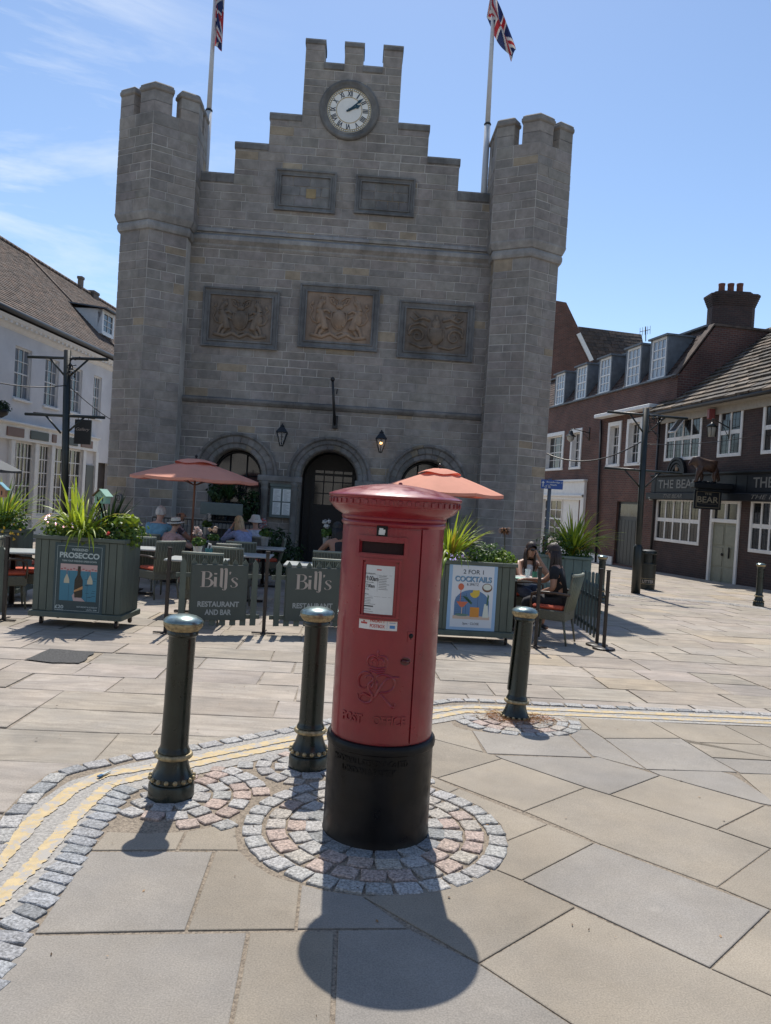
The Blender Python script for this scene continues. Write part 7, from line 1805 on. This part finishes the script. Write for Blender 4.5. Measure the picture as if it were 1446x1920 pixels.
# eaves, gutter, slab roof
b=mb(); obox(b,PB.o,PB.d,PB.n,-.1,uN,.0,.38,ze-.10,ze-.04); obox(b,PB.o,PB.d,PB.n,-.1,uN,.0,.08,ze-.34,ze-.10); wpart('eaves_board',b,[mat('eaves_cream',(.36,.33,.28),rough=.7,noise=.1)],ph)
b=mb(); tube(b,[PB.P(-.15,ze-.0,.44),PB.P(uN,ze-.0,.44)],.075,8); wpart('gutter',b,[M_gut],ph)
RO2=-3.85; zr=(pu(1413,628,RO2)[1]+pu(1446,622,RO2)[1])/2
b=mb(); Sc=[(1,1,1),(1.25,1.12,1.0),(.75,.75,.75),(1.05,.98,.85),(.9,.9,.95)]
tiles(b,PB.P(-.2,ze+.05,.50),PB.P(uN,ze+.05,.50),PB.P(uN,zr,RO2),PB.P(-.2,zr,RO2),17,lambda f:.62-.22*f,.25,.075,Sc,.02,.65,1.35)
face(b,[PB.P(-.2,zr,RO2),PB.P(uN,zr,RO2),PB.P(uN,ze,-7.6),PB.P(-.2,ze,-7.6)],(.8,.8,.8)); face(b,[PB.P(-.2,ze,.45),PB.P(-.2,zr,RO2),PB.P(-.2,ze,-7.6)],(.7,.7,.7))
for i in range(30): u=-.2+(uN+.2)*i/30; tube(b,[PB.P(u,zr+.03,RO2),PB.P(u+(uN)/31,zr+.03,RO2)],.10,6,c=R_.choice(Sc))
wpart('roof',b,[M_slab],ph)
b=mb(); tube(b,[PB.P(.12,ze-.1,.1),PB.P(.12,-.6,.1)],.05,8); wpart('downpipe',b,[M_gut],ph)
# chimney of the brick house, standing through the slab roof
# ---------------------------------------------------------------- right: brick house with dormers
MBp=Pl(10.17,29.4,math.radians(-79.0)); mu=lambda px,py,off=0.0: MBp.uz(px,py,off)
uE=1.05; uS=mu(1008,800)[0]
zp=(mu(1040,757.5)[1]+mu(1247,717)[1])/2
mh=thing('brick_house','red brick house with five white dormers in a steep tiled roof behind the pub','house',tuple(MBp.P(-4,-.5)))
FW=[rect(MBp,(1023,809),(1058.6,808),(1056,878),(1023,880)),rect(MBp,(1073,804),(1092.5,801),(1089,876),(1069,877.5)),rect(MBp,(1143,795),(1166.5,792),(1162,873.5),(1138,875)),rect(MBp,(1178,788),(1206,785),(1201,873),(1174,873.5))]
a_=sum(w[2] for w in FW)/4; c__=sum(w[3] for w in FW)/4; FW=[(w[0],w[1],a_,c__) for w in FW]
sd=rect(MBp,(1156,939),(1196,942),(1194,1063),(1151,1057))
b=mb(); wallq(b,MBp.P,uS-2,uE,-.9,zp,FW+[(.0,uE-.001,-.89,zp-.9),(mu(1020,950)[0],mu(1085,950)[0],-.8,2.2),(sd[0],sd[1],sd[2],sd[3])],deep=.2)
face(b,[MBp.P(uE,-.7),MBp.P(uE,-.7,-3.6),MBp.P(uE,zp,-3.6),MBp.P(uE,zp)],uv=[(0,0),(3.6,0),(3.6,6),(0,6)])
zm=zp+1.95; mo=-1.35
# gable end of the mansard
q=[(-.05,zp),(mo-.05,zm),(-3.6,zm),(-3.6,zp)]; face(b,[MBp.P(uE,z,o) for o,z in q],uv=[(o,z) for o,z in q]); q2=[MBp.P(uE-.25,z,o) for o,z in q]; face(b,q2,uv=[(o,z) for o,z in q])
wpart('wall',b,[M_brick],mh)
b=mb()
for (p,q) in (((.12,zp-.02),(mo+.05,zm+.06)),((mo+.05,zm+.06),(-3.6,zm+.06))):
    A=[MBp.P(uE-.30,p[1],p[0]),MBp.P(uE+.06,p[1],p[0]),MBp.P(uE+.06,q[1],q[0]),MBp.P(uE-.30,q[1],q[0])]; face(b,A); face(b,[x-ZUP*.08 for x in A]); face(b,[A[1],A[2],A[2]-ZUP*.08,A[1]-ZUP*.08])
wpart('verge_coping',b,[M_tile],mh)
b=mb(); tiles(b,MBp.P(uS-2,zp+.05,-.02),MBp.P(uE-.28,zp+.05,-.02),MBp.P(uE-.28,zm,mo),MBp.P(uS-2,zm,mo),12,.2,.2,.02,[(.6,.5,.5),(.75,.62,.6),(.5,.45,.45)],.008)
face(b,[MBp.P(uS-2,zm,mo),MBp.P(uE-.28,zm,mo),MBp.P(uE-.28,zm,-5),MBp.P(uS-2,zm,-5)],(.6,.6,.6)); wpart('mansard_roof',b,[M_tile],mh)
b=mb(); obox(b,MBp.o,MBp.d,MBp.n,uS-2,uE-.3,mo-.05,mo+.18,zm,zm+.07); wpart('roof_edge',b,[M_lead],mh)
b=mb(); obox(b,MBp.o,MBp.d,MBp.n,uS-2,uE,-.05,.10,zp-.02,zp+.04); wpart('brick_coping',b,[M_lead],mh)
for (x0,x1,yt,yb) in ((1040,1058.6,702,757.5),(1079,1100,686.6,747.6),(1122,1145,669.6,735),(1173,1200.5,649.6,723.6),(1219,1249,631.7,710.6)):
    u0=mu(x0,yt)[0]; u1=mu(x1,yt-8)[0]; u0=(mu(x0+3,yt)[0]+mu(x0,yb)[0])/2; u1=(mu(x1,yt)[0]+mu(x1-3,yb)[0])/2
    z0_=zp+.06; z1_=zp+1.62; o=-.02
    b=mb(); obox(b,MBp.o,MBp.d,MBp.n,u0-.10,u0,-1.25,o,z0_,z1_); obox(b,MBp.o,MBp.d,MBp.n,u1,u1+.10,-1.25,o,z0_,z1_); obox(b,MBp.o,MBp.d,MBp.n,u0-.16,u1+.16,-1.45,o+.10,z1_,z1_+.07); dm=wpart('dormer',b,[M_lead],mh)
    sash(MBp.P,MBp,u0,u1,z0_,z1_,o-.04,dm,3,4,.085,.03,pane=mat('sky_lit_pane',(.22,.27,.33),rough=.15,spec=.9) if 'sky_lit_pane' not in bpy.data.materials else bpy.data.materials['sky_lit_pane'])
    b=mb(); obox(b,MBp.o,MBp.d,MBp.n,u0-.08,u1+.08,o-.05,o+.08,z0_-.05,z0_+.01); wpart('window_sill',b,[M_white],dm)
for w in FW:
    b=mb()
    for (a,c_,z,zz) in ((w[0]-.02,w[0]+.16,w[2],w[3]),(w[1]-.16,w[1]+.02,w[2],w[3]),(w[0]+.16,w[1]-.16,w[3]-.18,w[3]),(w[0]-.06,w[1]+.06,w[2]-.05,w[2]+.06)): obox(b,MBp.o,MBp.d,MBp.n,a,c_,-.2,.05,z,zz,bev=.006)
    s=wpart('window_surround',b,[M_white],mh); sash(MBp.P,MBp,w[0]+.16,w[1]-.16,w[2]+.06,w[3]-.18,-.16,s,3,4,.05,.022,pane=M_pane2)
b=mb(); zc=(mu(1125,785)[1]+mu(1203,770)[1])/2; obox(b,MBp.o,MBp.d,MBp.n,mu(1130,785)[0],-.1,.0,.42,zc-.04,zc+.11,bev=.02); wpart('white_canopy',b,[M_white],mh)
su0,su1,sz0,sz1=rect(MBp,(1016,904),(1100,903),(1096,1040),(1012,1040)); b=mb(); zb_=2.1
u_a,u_b=mu(1014,950)[0],mu(1098,950)[0]; ztp=(mu(1060,904)[1])
for (a,c_,z,zz,oo) in ((u_a,u_a+.45,-.8,ztp,.10),(u_b-.35,u_b,-.8,ztp,.12),(u_a+.45,u_b-.35,ztp-.85,ztp,.10),(u_a-.05,u_b+.05,ztp,ztp+.10,.2)): obox(b,MBp.o,MBp.d,MBp.n,a,c_,-.05,oo,z,zz,bev=.01)
mould(b,u_a,u_b,[(.10,ztp-.75),(.22,ztp-.68),(.22,ztp-.62),(.10,ztp-.58)],P=MBp.P)
s=wpart('shopfront',b,[M_white],mh); sash(MBp.P,MBp,u_a+.45,(u_a+u_b)/2,.2,ztp-.85,-.05,s,3,4,.07,.04,pane=M_pane2); b=mb(); obox(b,MBp.o,MBp.d,MBp.n,(u_a+u_b)/2,u_b-.35,-.12,-.06,-.8,ztp-.85); wpart('shop_door',b,[M_white],s)
b=mb(); obox(b,MBp.o,MBp.d,MBp.n,sd[0],sd[1],-.16,-.10,sd[2],sd[3])
n=6
for i in range(n): a=sd[0]+.05+(sd[1]-sd[0]-.1)*i/n; obox(b,MBp.o,MBp.d,MBp.n,a+.01,a+(sd[1]-sd[0]-.1)/n-.01,-.10,-.085,sd[2]+.05,sd[3]-.75,bev=.005)
s=wpart('dark_door',b,[M_ddoor],mh); b=mb(); face(b,[MBp.P(sd[0]+.1,sd[3]-.6,-.095),MBp.P(sd[1]-.1,sd[3]-.6,-.095),MBp.P(sd[1]-.1,sd[3]-.1,-.095),MBp.P(sd[0]+.1,sd[3]-.1,-.095)]); wpart('pane',b,[M_pane],s)
b=mb(); tube(b,[MBp.P(mu(1130,800)[0],zc-.1,.08),MBp.P(mu(1124,1000)[0],-.7,.08)],.055,8); wpart('downpipe',b,[M_gut],mh)
b=mb(); obox(b,MBp.o,MBp.d,MBp.n,u_b,sd[0]-.05,.0,.06,-.75,-.22,bev=.01); wpart('plinth',b,[M_white],mh)
# chimney stack with three pots
cY=31.2; cA=AT(1327,640,cY); cB=AT(1408,620,cY); cz0=4.0; cz1=AT(1367,556,cY).z; cx_=(cA.x+cB.x)/2; hw=(cB.x-cA.x)/2
b=mb(); 
def stack(z0,z1,w_,d_,cut):
    pts=[(-w_+cut,-d_),(w_-cut,-d_),(w_,-d_+cut),(w_,d_-cut),(w_-cut,d_),(-w_+cut,d_),(-w_,d_-cut),(-w_,-d_+cut)]
    lo=[Vector((cx_+x,cY+y,z0)) for x,y in pts]; hi=[Vector((cx_+x,cY+y,z1)) for x,y in pts]; s=0
    for i in range(8):
        L_=(lo[(i+1)%8]-lo[i]).length; face(b,[lo[i],lo[(i+1)%8],hi[(i+1)%8],hi[i]],uv=[(s,z0),(s+L_,z0),(s+L_,z1),(s,z1)]); s+=L_
    face(b,hi); face(b,lo)
stack(cz0,cz1-.45,hw,.45,.2)
for k in range(6): stack(cz1-.45+k*.075,cz1-.375+k*.075,hw+.022*(k+1),.45+.022*(k+1),.2)
stack(cz1,cz1+.12,hw-.1,.4,.2)
st_=wpart('chimney',b,[M_brickp],mh)
for x in (1352,1369,1386):
    p=AT(x,560,cY); b=mb(); zt__=AT(x,532,cY).z; r=.14; lathe(b,[(r*.95,cz1),(r*.85,zt__-.12),(r*.92,zt__-.06),(r*.95,zt__),(r*.7,zt__),(r*.7,zt__-.3)],14,o=(p.x,cY,0),cap=False); wpart('chimney_pot',b,[mat('terracotta_pot',(.15,.055,.035),rough=.8,noise=.3,nscale=8) if 'terracotta_pot' not in bpy.data.materials else bpy.data.materials['terracotta_pot']],st_)
# ---------------------------------------------------------------- tall gabled brick building behind
gY=50.0
gb=thing('gabled_building','tall brick gable with white bargeboard and tiled roof behind the brick house','house',(10,gY,-.6))
b=mb(); pts=[(1020,800),(1020,563),(1040,563),(1062,567),(1084,613),(1112,676),(1122,800)]
P=[AT(x,y,gY) for x,y in pts]; face(b,P,uv=[(p.x,p.z) for p in P]); Q=[p+Vector((2.0,9,0)) for p in P]
for i in range(len(P)-1): face(b,[P[i],P[i+1],Q[i+1],Q[i]],uv=[(0,P[i].z),(0,P[i+1].z),(9,P[i+1].z),(9,P[i].z)])
wpart('wall',b,[M_brick],gb)
b=mb(); A=AT(1085,625,gY-.12); B=AT(1110,676,gY-.12); d=(B-A).normalized(); s=Vector((d.z,0,-d.x))*.13; face(b,[A+s,B+s,B-s,A-s]); face(b,[x+Vector((0,.1,0)) for x in (A+s,B+s,B-s,A-s)]); wpart('bargeboard',b,[M_white],gb)
b=mb(); A=AT(1112,700,gY+.3); B=AT(1215,700,gY+3); C=AT(1203,627,gY+6.0); Dd=AT(1084,612,gY+.3)
face(b,[A,B,C,Dd],(.6,.6,.6)); tiles(b,A,B,C,Dd,12,.8,.4,.03,[(.6,.58,.55),(.5,.5,.5),(.7,.65,.6)],.01); wpart('roof',b,[M_tile],gb)
b=mb(); q=AT(1211,640,gY); tube(b,[q,AT(1211,612,gY)],.03,5)
a=AT(1200,622,gY); c_=AT(1219,618,gY); tube(b,[a,c_],.02,4)
for f in (0,.25,.5,.75,1): m_=a.lerp(c_,f); tube(b,[m_-ZUP*.25+Vector((.05,.1,0)),m_+ZUP*.25],.013,4)
tag(obj('tv_aerial',b,[M_gut]),'small television aerial on the roof behind the dormers','aerial')
# ---------------------------------------------------------------- bear sign on its bracket
by=24.6; bp=AT(1322,905,by); wl=PB.uz(1322,905)[0]
mpx=by/F_PX
M_bear=mat('dark_painted_bear',(.07,.038,.026),rough=.45,noise=.3,nscale=6,bump=.5,bscale=14)
def bx3(px,py,dy=0): 
    q=AT(px,py,by+dy); return q
J={}
def add(n,px,py,r,dy=0): J[n]=(bx3(px,py,dy),r)
add('rump',1341,876,.20); add('mid',1328,872,.20); add('shd',1314,869,.205); add('neck',1306,864,.15); add('head',1300,864,.115); add('muz',1294,869,.065); add('nose',1291,872,.045)
for n,dy in (('n',-.13),('f',.13)):
    add('fa'+n,1311,884,.10,dy); add('fb'+n,1308 if dy<0 else 1316,893,.07,dy); add('fc'+n,1305 if dy<0 else 1314,902,.06,dy); add('fd'+n,1301 if dy<0 else 1310,903,.045,dy)
    add('ba'+n,1342,885,.11,dy); add('bb'+n,1338 if dy<0 else 1345,893,.075,dy); add('bc'+n,1341 if dy<0 else 1348,901,.06,dy); add('bd'+n,1336 if dy<0 else 1344,903,.045,dy)
    add('er'+n,1302,856.5,.035,dy*.6)
E=[('rump','mid'),('mid','shd'),('shd','neck'),('neck','head'),('head','muz'),('muz','nose'),('head','ern'),('head','erf')]
for n in 'nf': E+=[('shd','fa'+n),('fa'+n,'fb'+n),('fb'+n,'fc'+n),('fc'+n,'fd'+n),('rump','ba'+n),('ba'+n,'bb'+n),('bb'+n,'bc'+n),('bc'+n,'bd'+n)]
J={k:J[k] for k in (['mid']+[x for x in J if x!='mid'])}
bs=thing('bear_sign','carved brown bear walking on a black shelf above the hanging pub sign','sign',tuple(bx3(1322,906)))
wpart('bear_figure',skin(J,E),[M_bear],bs)
EXv=Vector((1,0,0)); EYv=Vector((0,-1,0))
b=mb(); z0=bx3(1322,922).z; z1=bx3(1322,905).z; x0=bx3(1298,910).x; x1=PB.P(PB.uz(1356,910)[0],0).x+.2
box(b,x0,x1,by-.20,by+.20,z0+.10,z1,bev=.03); box(b,x0+.15,x1,by-.12,by+.12,z0,z0+.10,bev=.02)
for i in range(8): sph(b,(x0+.05+.09*i,by-.1+.05*(i%3),z1+.01),.07,8,s=(1,1,.6))
wpart('shelf',b,[M_fas],bs)
b=mb(); zt1=bx3(1327,919).z; zb1=bx3(1327,955).z; xa=bx3(1301,935).x; xb=bx3(1352,935).x; box(b,xa,xb,by-.04,by+.04,zb1,zt1,bev=.01)
for x in (xa+.1,xb-.1): tube(b,[(x,by,zt1),(x,by,z0)],.012,5)
sb=wpart('hanging_board',b,[M_fas],bs)
b=mb(); m=frame(Vector(((xa+xb)/2,by-.042,0)),EXv,ZUP)
addtext(b,text('t','THE',m@Matrix.Translation((0,zb1+(zt1-zb1)*.80,0)),(xb-xa)*.26,(zt1-zb1)*.11,bold=.01,depth=.004)); addtext(b,text('t','BEAR',m@Matrix.Translation((0,zb1+(zt1-zb1)*.50,0)),(xb-xa)*.78,(zt1-zb1)*.32,bold=.015,depth=.004))
w_=xb-xa
for (p,q,r,s) in ((xa+.06,xb-.06,zb1+.05,zb1+.065),(xa+.06,xb-.06,zt1-.065,zt1-.05),(xa+.06,xa+.075,zb1+.065,zt1-.065),(xb-.075,xb-.06,zb1+.065,zt1-.065),(xa+.15,xb-.15,zb1+.27*(zt1-zb1),zb1+.28*(zt1-zb1))): box(b,p,q,by-.047,by-.0405,r,s)
wpart('board_lettering',b,[mat('dull_gold_letter',(.22,.19,.13),rough=.5)],sb)
# ---------------------------------------------------------------- posts that carry the festoon wires
M_gpost=mat('green_black_post',(.014,.018,.015),rough=.4,noise=.25,nscale=6,bump=.15,bscale=20)
def wirepost(lab,bpx,bpy,Y,top,arms,wid=.075,low=None):
    p=AT(bpx,bpy,Y); gz=zg(Y); zt=AT(*top,Y).z; t=thing('wire_post',lab,'post',(p.x,Y,gz),group='tall black posts with cross arms')
    b=mb(); tx=AT(*top,Y).x; dx=(tx-p.x)/(zt-gz)
    W=lambda z:Vector((p.x+dx*(z-gz),Y,z))
    tube(b,[W(gz),W(zt)],wid,10); wpart('column',b,[M_gpost],t)
    if low: b=mb(); tube(b,[W(gz-.02),W(gz+low),W(gz+low+.06)],[wid*1.5,wid*1.5,wid],12); wpart('column_base',b,[M_gpost],t)
    for (l,r,bl,br) in arms:
        A=AT(*l,Y-.0); B=AT(*r,Y); b=mb(); tube(b,[A,B],.030,8); a=wpart('cross_arm',b,[M_gpost],t)
        for (s,e) in (bl,br): b=mb(); tube(b,[AT(*s,Y),AT(*e,Y)],.020,6); wpart('brace',b,[M_gpost],a)
    b=mb()
    for k in range(5):
        c=AT(top[0]+rnd(4,22),top[1]+rnd(12,60),Y); pts=[AT(top[0]+5,top[1]+12+5*k,Y-.08)]
        for j in range(7): pts.append(pts[-1].lerp(c,.3)+Vector((rnd(-.05,.07),-.03,rnd(-.10,.06))))
        tube(b,pts,.010,4)
    for k in range(3): sph(b,AT(top[0]+10+k*8,top[1]+18+rnd(-2,4),Y)+Vector((0,-.1,0)),.035,6)
    wpart('cable_tangle',b,[M_gut],t); return t
wirepost('tall black post with two cross arms in front of the white house',118,1066,15.6,(127,657),[((52,669),(203,674),((94,672),(120,703)),((166,674),(130,706))),((47,776),(197,783),((86,779),(114,812)),((159,782),(125,812)))],.07)
wirepost('tall black post with two cross arms in front of the pub',1192,1108,18.4,(1212,766),[((1139,772),(1290,785),((1182,777),(1206,811)),((1247,783),(1215,811))),((1133,877),(1279,888),((1171,881),(1200,914)),((1239,886),(1209,914)))],.072,low=1.1)
def wire(pts,sag,r=.006,name='overhead_wire',lab='',n=14):
    b=mb()
    for (A,B,s) in pts:
        P=[A.lerp(B,i/n)-ZUP*(s*4*(i/n)*(1-i/n)) for i in range(n+1)]; tube(b,P,r,4)
    return tag(obj(name,b,[M_gut]),lab,'wire',group='festoon wires over the square')
wire([(AT(1209,824,18.4),AT(1024,850,21),.35)],0,.016,lab='festoon wire sagging from the right post towards the town hall')
wire([(AT(1213,833,18.4),AT(1446,810,24),.12),],0,.009,lab='thin wire from the right post across the pub front')
wire([(AT(126,720,15.6),AT(214,790,18.0),.05),(AT(126,722,15.6),AT(-60,703,12),.1)],0,.010,lab='thin wire running from the left post to the town hall')
# litter bin
lY=20.0; lp=AT(1212.5,1102,lY); lp.z=zg(lY); r=.20; t=thing('litter_bin','dark green round litter bin beside the tall right post','litter bin',tuple(lp))
b=mb(); lathe(b,[(r*.98,0),(r,.03),(r,.62),(r*1.04,.63),(r*1.04,.66),(r,.67)],28,o=lp); wpart('body',b,[M_gpost],t,30)
b=mb()
for i in range(6): a=2*PI*i/6+.3; m=Matrix.Translation(lp)@Matrix.Rotation(a,4,'Z'); box(b,r*.86,r*.98,-.03,.03,.67,.90,m=m)
wpart('hood_pillars',b,[M_gpost],t); b=mb(); lathe(b,[(r*.99,.90),(r*1.03,.91),(r*1.03,.95),(r*.95,.985),(r*.6,1.01),(.0001,1.02)],28,o=lp,cap=False); lathe(b,[(r*.7,.67),(r*.7,.90)],20,o=lp,cap=False,c=(.4,.4,.4)); wpart('lid',b,[M_gpost],t,30)
b=mb(); tx=text('t','LITTER',Matrix.Identity(4),.30,.075,bold=.02,depth=.002)
for v in tx.verts: a=v.co.x/r-.2; v.co=Vector((lp.x+(r+.002+v.co.z)*math.sin(a),lp.y-(r+.002+v.co.z)*math.cos(a),lp.z+.20+v.co.y))
addtext(b,tx); wpart('lettering',b,[M_sp],t); b=mb(); lathe(b,[(r+.003,.13),(r+.006,.135),(r+.003,.14)],28,o=lp,cap=False); lathe(b,[(r+.003,.27),(r+.006,.275),(r+.003,.28)],28,o=lp,cap=False); wpart('gold_band',b,[M_bgold],t)
# blue direction sign
sY=15.0; sp=AT(1030,1100,sY); t=thing('direction_sign','blue cycle route sign on a grey pole beside the right turret','sign',(sp.x,sY,zg(sY)))
A=AT(1015,898,sY); B=AT(1056,901,sY); hgt=AT(1035,900,sY).z-AT(1035,917,sY).z; w_=B.x-A.x; z0=AT(1035,917,sY).z
b=mb(); px_=AT(1032,905,sY).x; tube(b,[(px_,sY+.03,zg(sY)),(px_,sY+.03,z0+hgt+.03)],.035,10); wpart('pole',b,[mat('grey_pole',(.12,.13,.14),rough=.45,metal=.4)],t)
b=mb(); box(b,A.x,B.x,sY-.016,sY-.008,z0,z0+hgt,bev=.003); s=wpart('sign_plate',b,[mat('sign_blue',(.02,.08,.30),rough=.35)],t)
b=mb(); m=frame(Vector((A.x+w_*.56,sY-.018,z0+hgt*.74)),EXv,ZUP); addtext(b,text('t','Broadbridge',m,w_*.62,hgt*.22,bold=.01,depth=.002)); addtext(b,text('t','Heath',m@Matrix.Translation((0,-hgt*.27,0)),w_*.30,hgt*.2,bold=.01,depth=.002)); addtext(b,text('t','3',m@Matrix.Translation((w_*.38,0,0)),w_*.04,hgt*.2,bold=.01,depth=.002))
ax=A.x+w_*.09; box(b,ax-.008,ax+.008,sY-.020,sY-.0165,z0+hgt*.2,z0+hgt*.72); prism(b,[(ax-.03,z0+hgt*.62),(ax+.03,z0+hgt*.62),(ax,z0+hgt*.85)],Vector((0,sY-.0165,0)),EXv,EYv,0,.003)
for cx2 in (.22,.38): 
    for i in range(12): a0,a1=2*PI*i/12,2*PI*(i+1)/12; c0=Vector((A.x+w_*cx2,sY-.019,z0+hgt*.22)); tube(b,[c0+Vector((math.cos(a0),0,math.sin(a0)))*hgt*.11,c0+Vector((math.cos(a1),0,math.sin(a1)))*hgt*.11],.004,4)
tube(b,[(A.x+w_*.22,sY-.019,z0+hgt*.22),(A.x+w_*.27,sY-.019,z0+hgt*.42),(A.x+w_*.35,sY-.019,z0+hgt*.42),(A.x+w_*.38,sY-.019,z0+hgt*.22)],.004,4)
wpart('sign_lettering',b,[M_paper],s)
# wall lamps
def swan(lab,hang,wall,Y,s=1.0,red=False):
    p=AT(*hang,Y); q=wall; t=thing('wall_lamp',lab,'lamp',tuple(p),group='bracket lamps on the brick walls')
    b=mb(); tube(b,[q+ZUP*.25,q-ZUP*.35],.02,6); tube(b,[q,p+ZUP*.12],.018,6); tube(b,[q-ZUP*.3,q.lerp(p,.35)-ZUP*.03],.012,5); tube(b,[p+ZUP*.12,p],.015,6); wpart('bracket',b,[M_gpost],t)
    b=mb(); lathe(b,[(.04,.02),(.09,-.02),(.10,-.14),(.22,-.22),(.24,-.25),(.18,-.25)],18,o=p,cap=False) if not red else lathe(b,[(.02,.02),(.05,-.02),(.20,-.14),(.17,-.16)],6,o=p,cap=False); wpart('hood',b,[M_gpost],t)
    b=mb(); lathe(b,[(.17,-.24),(.15,-.38),(.06,-.48),(.0001,-.50)] if not red else [(.15,-.16),(.12,-.46),(.0001,-.46)],18 if not red else 6,o=p,cap=False); wpart('lamp_glass',b,[mat('frosted_glass',(.34,.35,.33),rough=.3,spec=.6) if 'frosted_glass' not in bpy.data.materials else bpy.data.materials['frosted_glass']],t)
    if red:
        b=mb()
        for i in range(6): a=2*PI*i/6; tube(b,[p+Vector((math.cos(a)*.155,math.sin(a)*.155,-.16)),p+Vector((math.cos(a)*.125,math.sin(a)*.125,-.46))],.010,4)
        wpart('lantern_bars',b,[M_gpost],t)
    return t
uw,zw=mu(1106,812); wq=MBp.P(uw,zw,.02); swan('large swan-neck lamp with frosted bowl on the brick house',(1071,808),wq,wq.y-.2)
uw,zw=pu(1369,803); wq=PB.P(uw,zw,.02); swan('small hexagonal lantern beside the upper pub window',(1336,792),wq,wq.y-.3,red=True)
b=mb(); q=AT(1333,777,25.8); box(b,q.x-.10,q.x+.10,q.y-.12,q.y+.08,q.z-.16,q.z+.18,bev=.02); tube(b,[q,PB.P(PB.uz(1345,777)[0],q.z,.0)],.02,5); tag(obj('alarm_box',b,[mat('faded_red_box',(.22,.05,.05),rough=.5)]),'small faded red box on the pub wall above the lantern','alarm box')
uw,zw=mu(1128,922); b=mb(); q=pu(1229,934); sph(b,PB.P(q[0],q[1],.16),.11,12); tube(b,[PB.P(q[0],q[1],.0),PB.P(q[0],q[1],.14)],.03,6); tag(obj('bulkhead_lamp',b,[bpy.data.materials['frosted_glass']]),'small round white lamp at the left end of the pub blind box','lamp')
# number plaque on the turret
q=AT(222,934,17.1); b=mb(); m=frame(Vector((q.x,q.y,q.z)),Vector((1,-.45,0)).normalized(),ZUP)
d_=Vector((.866,-.5,0)); 
t=thing('number_plaque','round grey number plaque on the left turret near the ground','sign',tuple(q)); lathe(b,[(.10,-.06),(.10,.01),(.0001,.012)],24,m=m,cap=False); wpart('disc',b,[mat('plaque_grey',(.10,.09,.085),rough=.7)],t); b=mb(); lathe(b,[(.092,.013),(.092,.018),(.078,.018),(.078,.013)],24,m=m,cap=False); addtext(b,text('t','12',m@Matrix.Translation((0,0,.014)),.085,.075,bold=.02,depth=.004)); wpart('numerals',b,[mat('plaque_pale',(.30,.28,.26),rough=.7)],t)
# climbing greenery either side of the entrance
plant('evergreen_shrub','dark evergreen shrub against the pier left of the entrance',AT(520,1040,17.3)*1.0,[('leaves',lambda b:(leafball(b,(-.1,0,.3),.42,520,.08,[(1,1,1),(1.5,1.6,1.2),(.6,.7,.6)],.85),leafball(b,(.25,0,.05),.40,400,.08,[(1,1,1),(1.4,1.5,1.1)],.8),leafball(b,(0,0,-.25),.45,300,.08,[(1,1,1),(.6,.7,.6)],.8)),M_ivy),('stem',lambda b:tube(b,[(0,0,-.7),(0,0,.2)],.04,6),M_stem)])
plant('window_box_plant','spiky dark plant in front of the left arch window',AT(430,925,17.9),[('leaves',lambda b:(spiky(b,(0,0,-.15),60,.35,.6,.016,[(1.5,1.8,1.4),(1,1.2,1),(.7,.8,.7)],1.0,(.4,1.8)),leafball(b,(-.3,0,0),.25,200,.08,[(1.2,1.3,1)],.9)),M_ivy)])
plant('window_box_plant','leafy dark plant at the right side of the left arch window',AT(467,950,17.9),[('leaves',lambda b:(leafball(b,(0,0,0),.30,300,.08,[(1.2,1.3,1),(.8,.9,.8)],1.3),leafball(b,(.1,0,.3),.14,60,.07,[(1.2,1.3,1)],1)),M_ivy)])
t=thing('terrace_screen','low blue-grey panel and railing in front of the left arch','screen',tuple(AT(415,1000,17.2))); a=AT(376,965,17.2); c_=AT(455,968,17.2); b=mb(); box(b,a.x,c_.x,17.15,17.2,AT(415,966,17.2).z,AT(415,943,17.2).z,bev=.01); wpart('panel',b,[M_mgreen],t); b=mb()
zt_=AT(415,978,17.2).z; 
for i in range(26): x=a.x-1.0+(c_.x+.2-a.x+1.0)*i/25; tube(b,[(x,17.0,zt_),(x,17.0,zg(17))],.009,4)
box(b,a.x-1.0,c_.x+.2,16.985,17.015,zt_,zt_+.03); wpart('railing',b,[M_dark],t)

plant('hanging_basket','dark leafy hanging basket cut by the left edge on the white house',AT(1,764,22.6),[('leaves',lambda b:leafball(b,(0,0,0),.30,300,.10,[(1,1,1),(1.4,1.4,1.1)],.8),M_ivy),('basket',lambda b:lathe(b,[(.05,-.3),(.2,-.2),(.25,-.05)],14),M_gut)])

# ---------------------------------------------------------------- terrace of shops across the square, behind the viewer
OP=Pl(16,-13,math.radians(180)); ob=thing('opposite_house','white three-storey house with dark windows across the square behind the viewer','house',tuple(OP.P(16,0)))
hs=[]
for i in range(11):
    for (z0,z1) in ((.4,2.4),(3.4,5.0),(6.0,7.3)): u=1.2+i*2.8; hs.append((u,u+1.15,z0,z1))
b=mb(); wallq(b,OP.P,0,32,-.3,8.6,hs,deep=.15); 
for (u,v) in ((0,32),): face(b,[OP.P(u,8.6,.3),OP.P(v,8.6,.3),OP.P(v,11,-4),OP.P(u,11,-4)],(.12,.1,.09))
wpart('wall',b,[mat('cream_render',(.42,.40,.37),rough=.85,noise=.12,nscale=1,vcol=True)],ob)
for h in hs:
    b=mb(); face(b,[OP.P(h[0],h[2],-.12),OP.P(h[1],h[2],-.12),OP.P(h[1],h[3],-.12),OP.P(h[0],h[3],-.12)]); wpart('window',b,[M_pane2],ob)
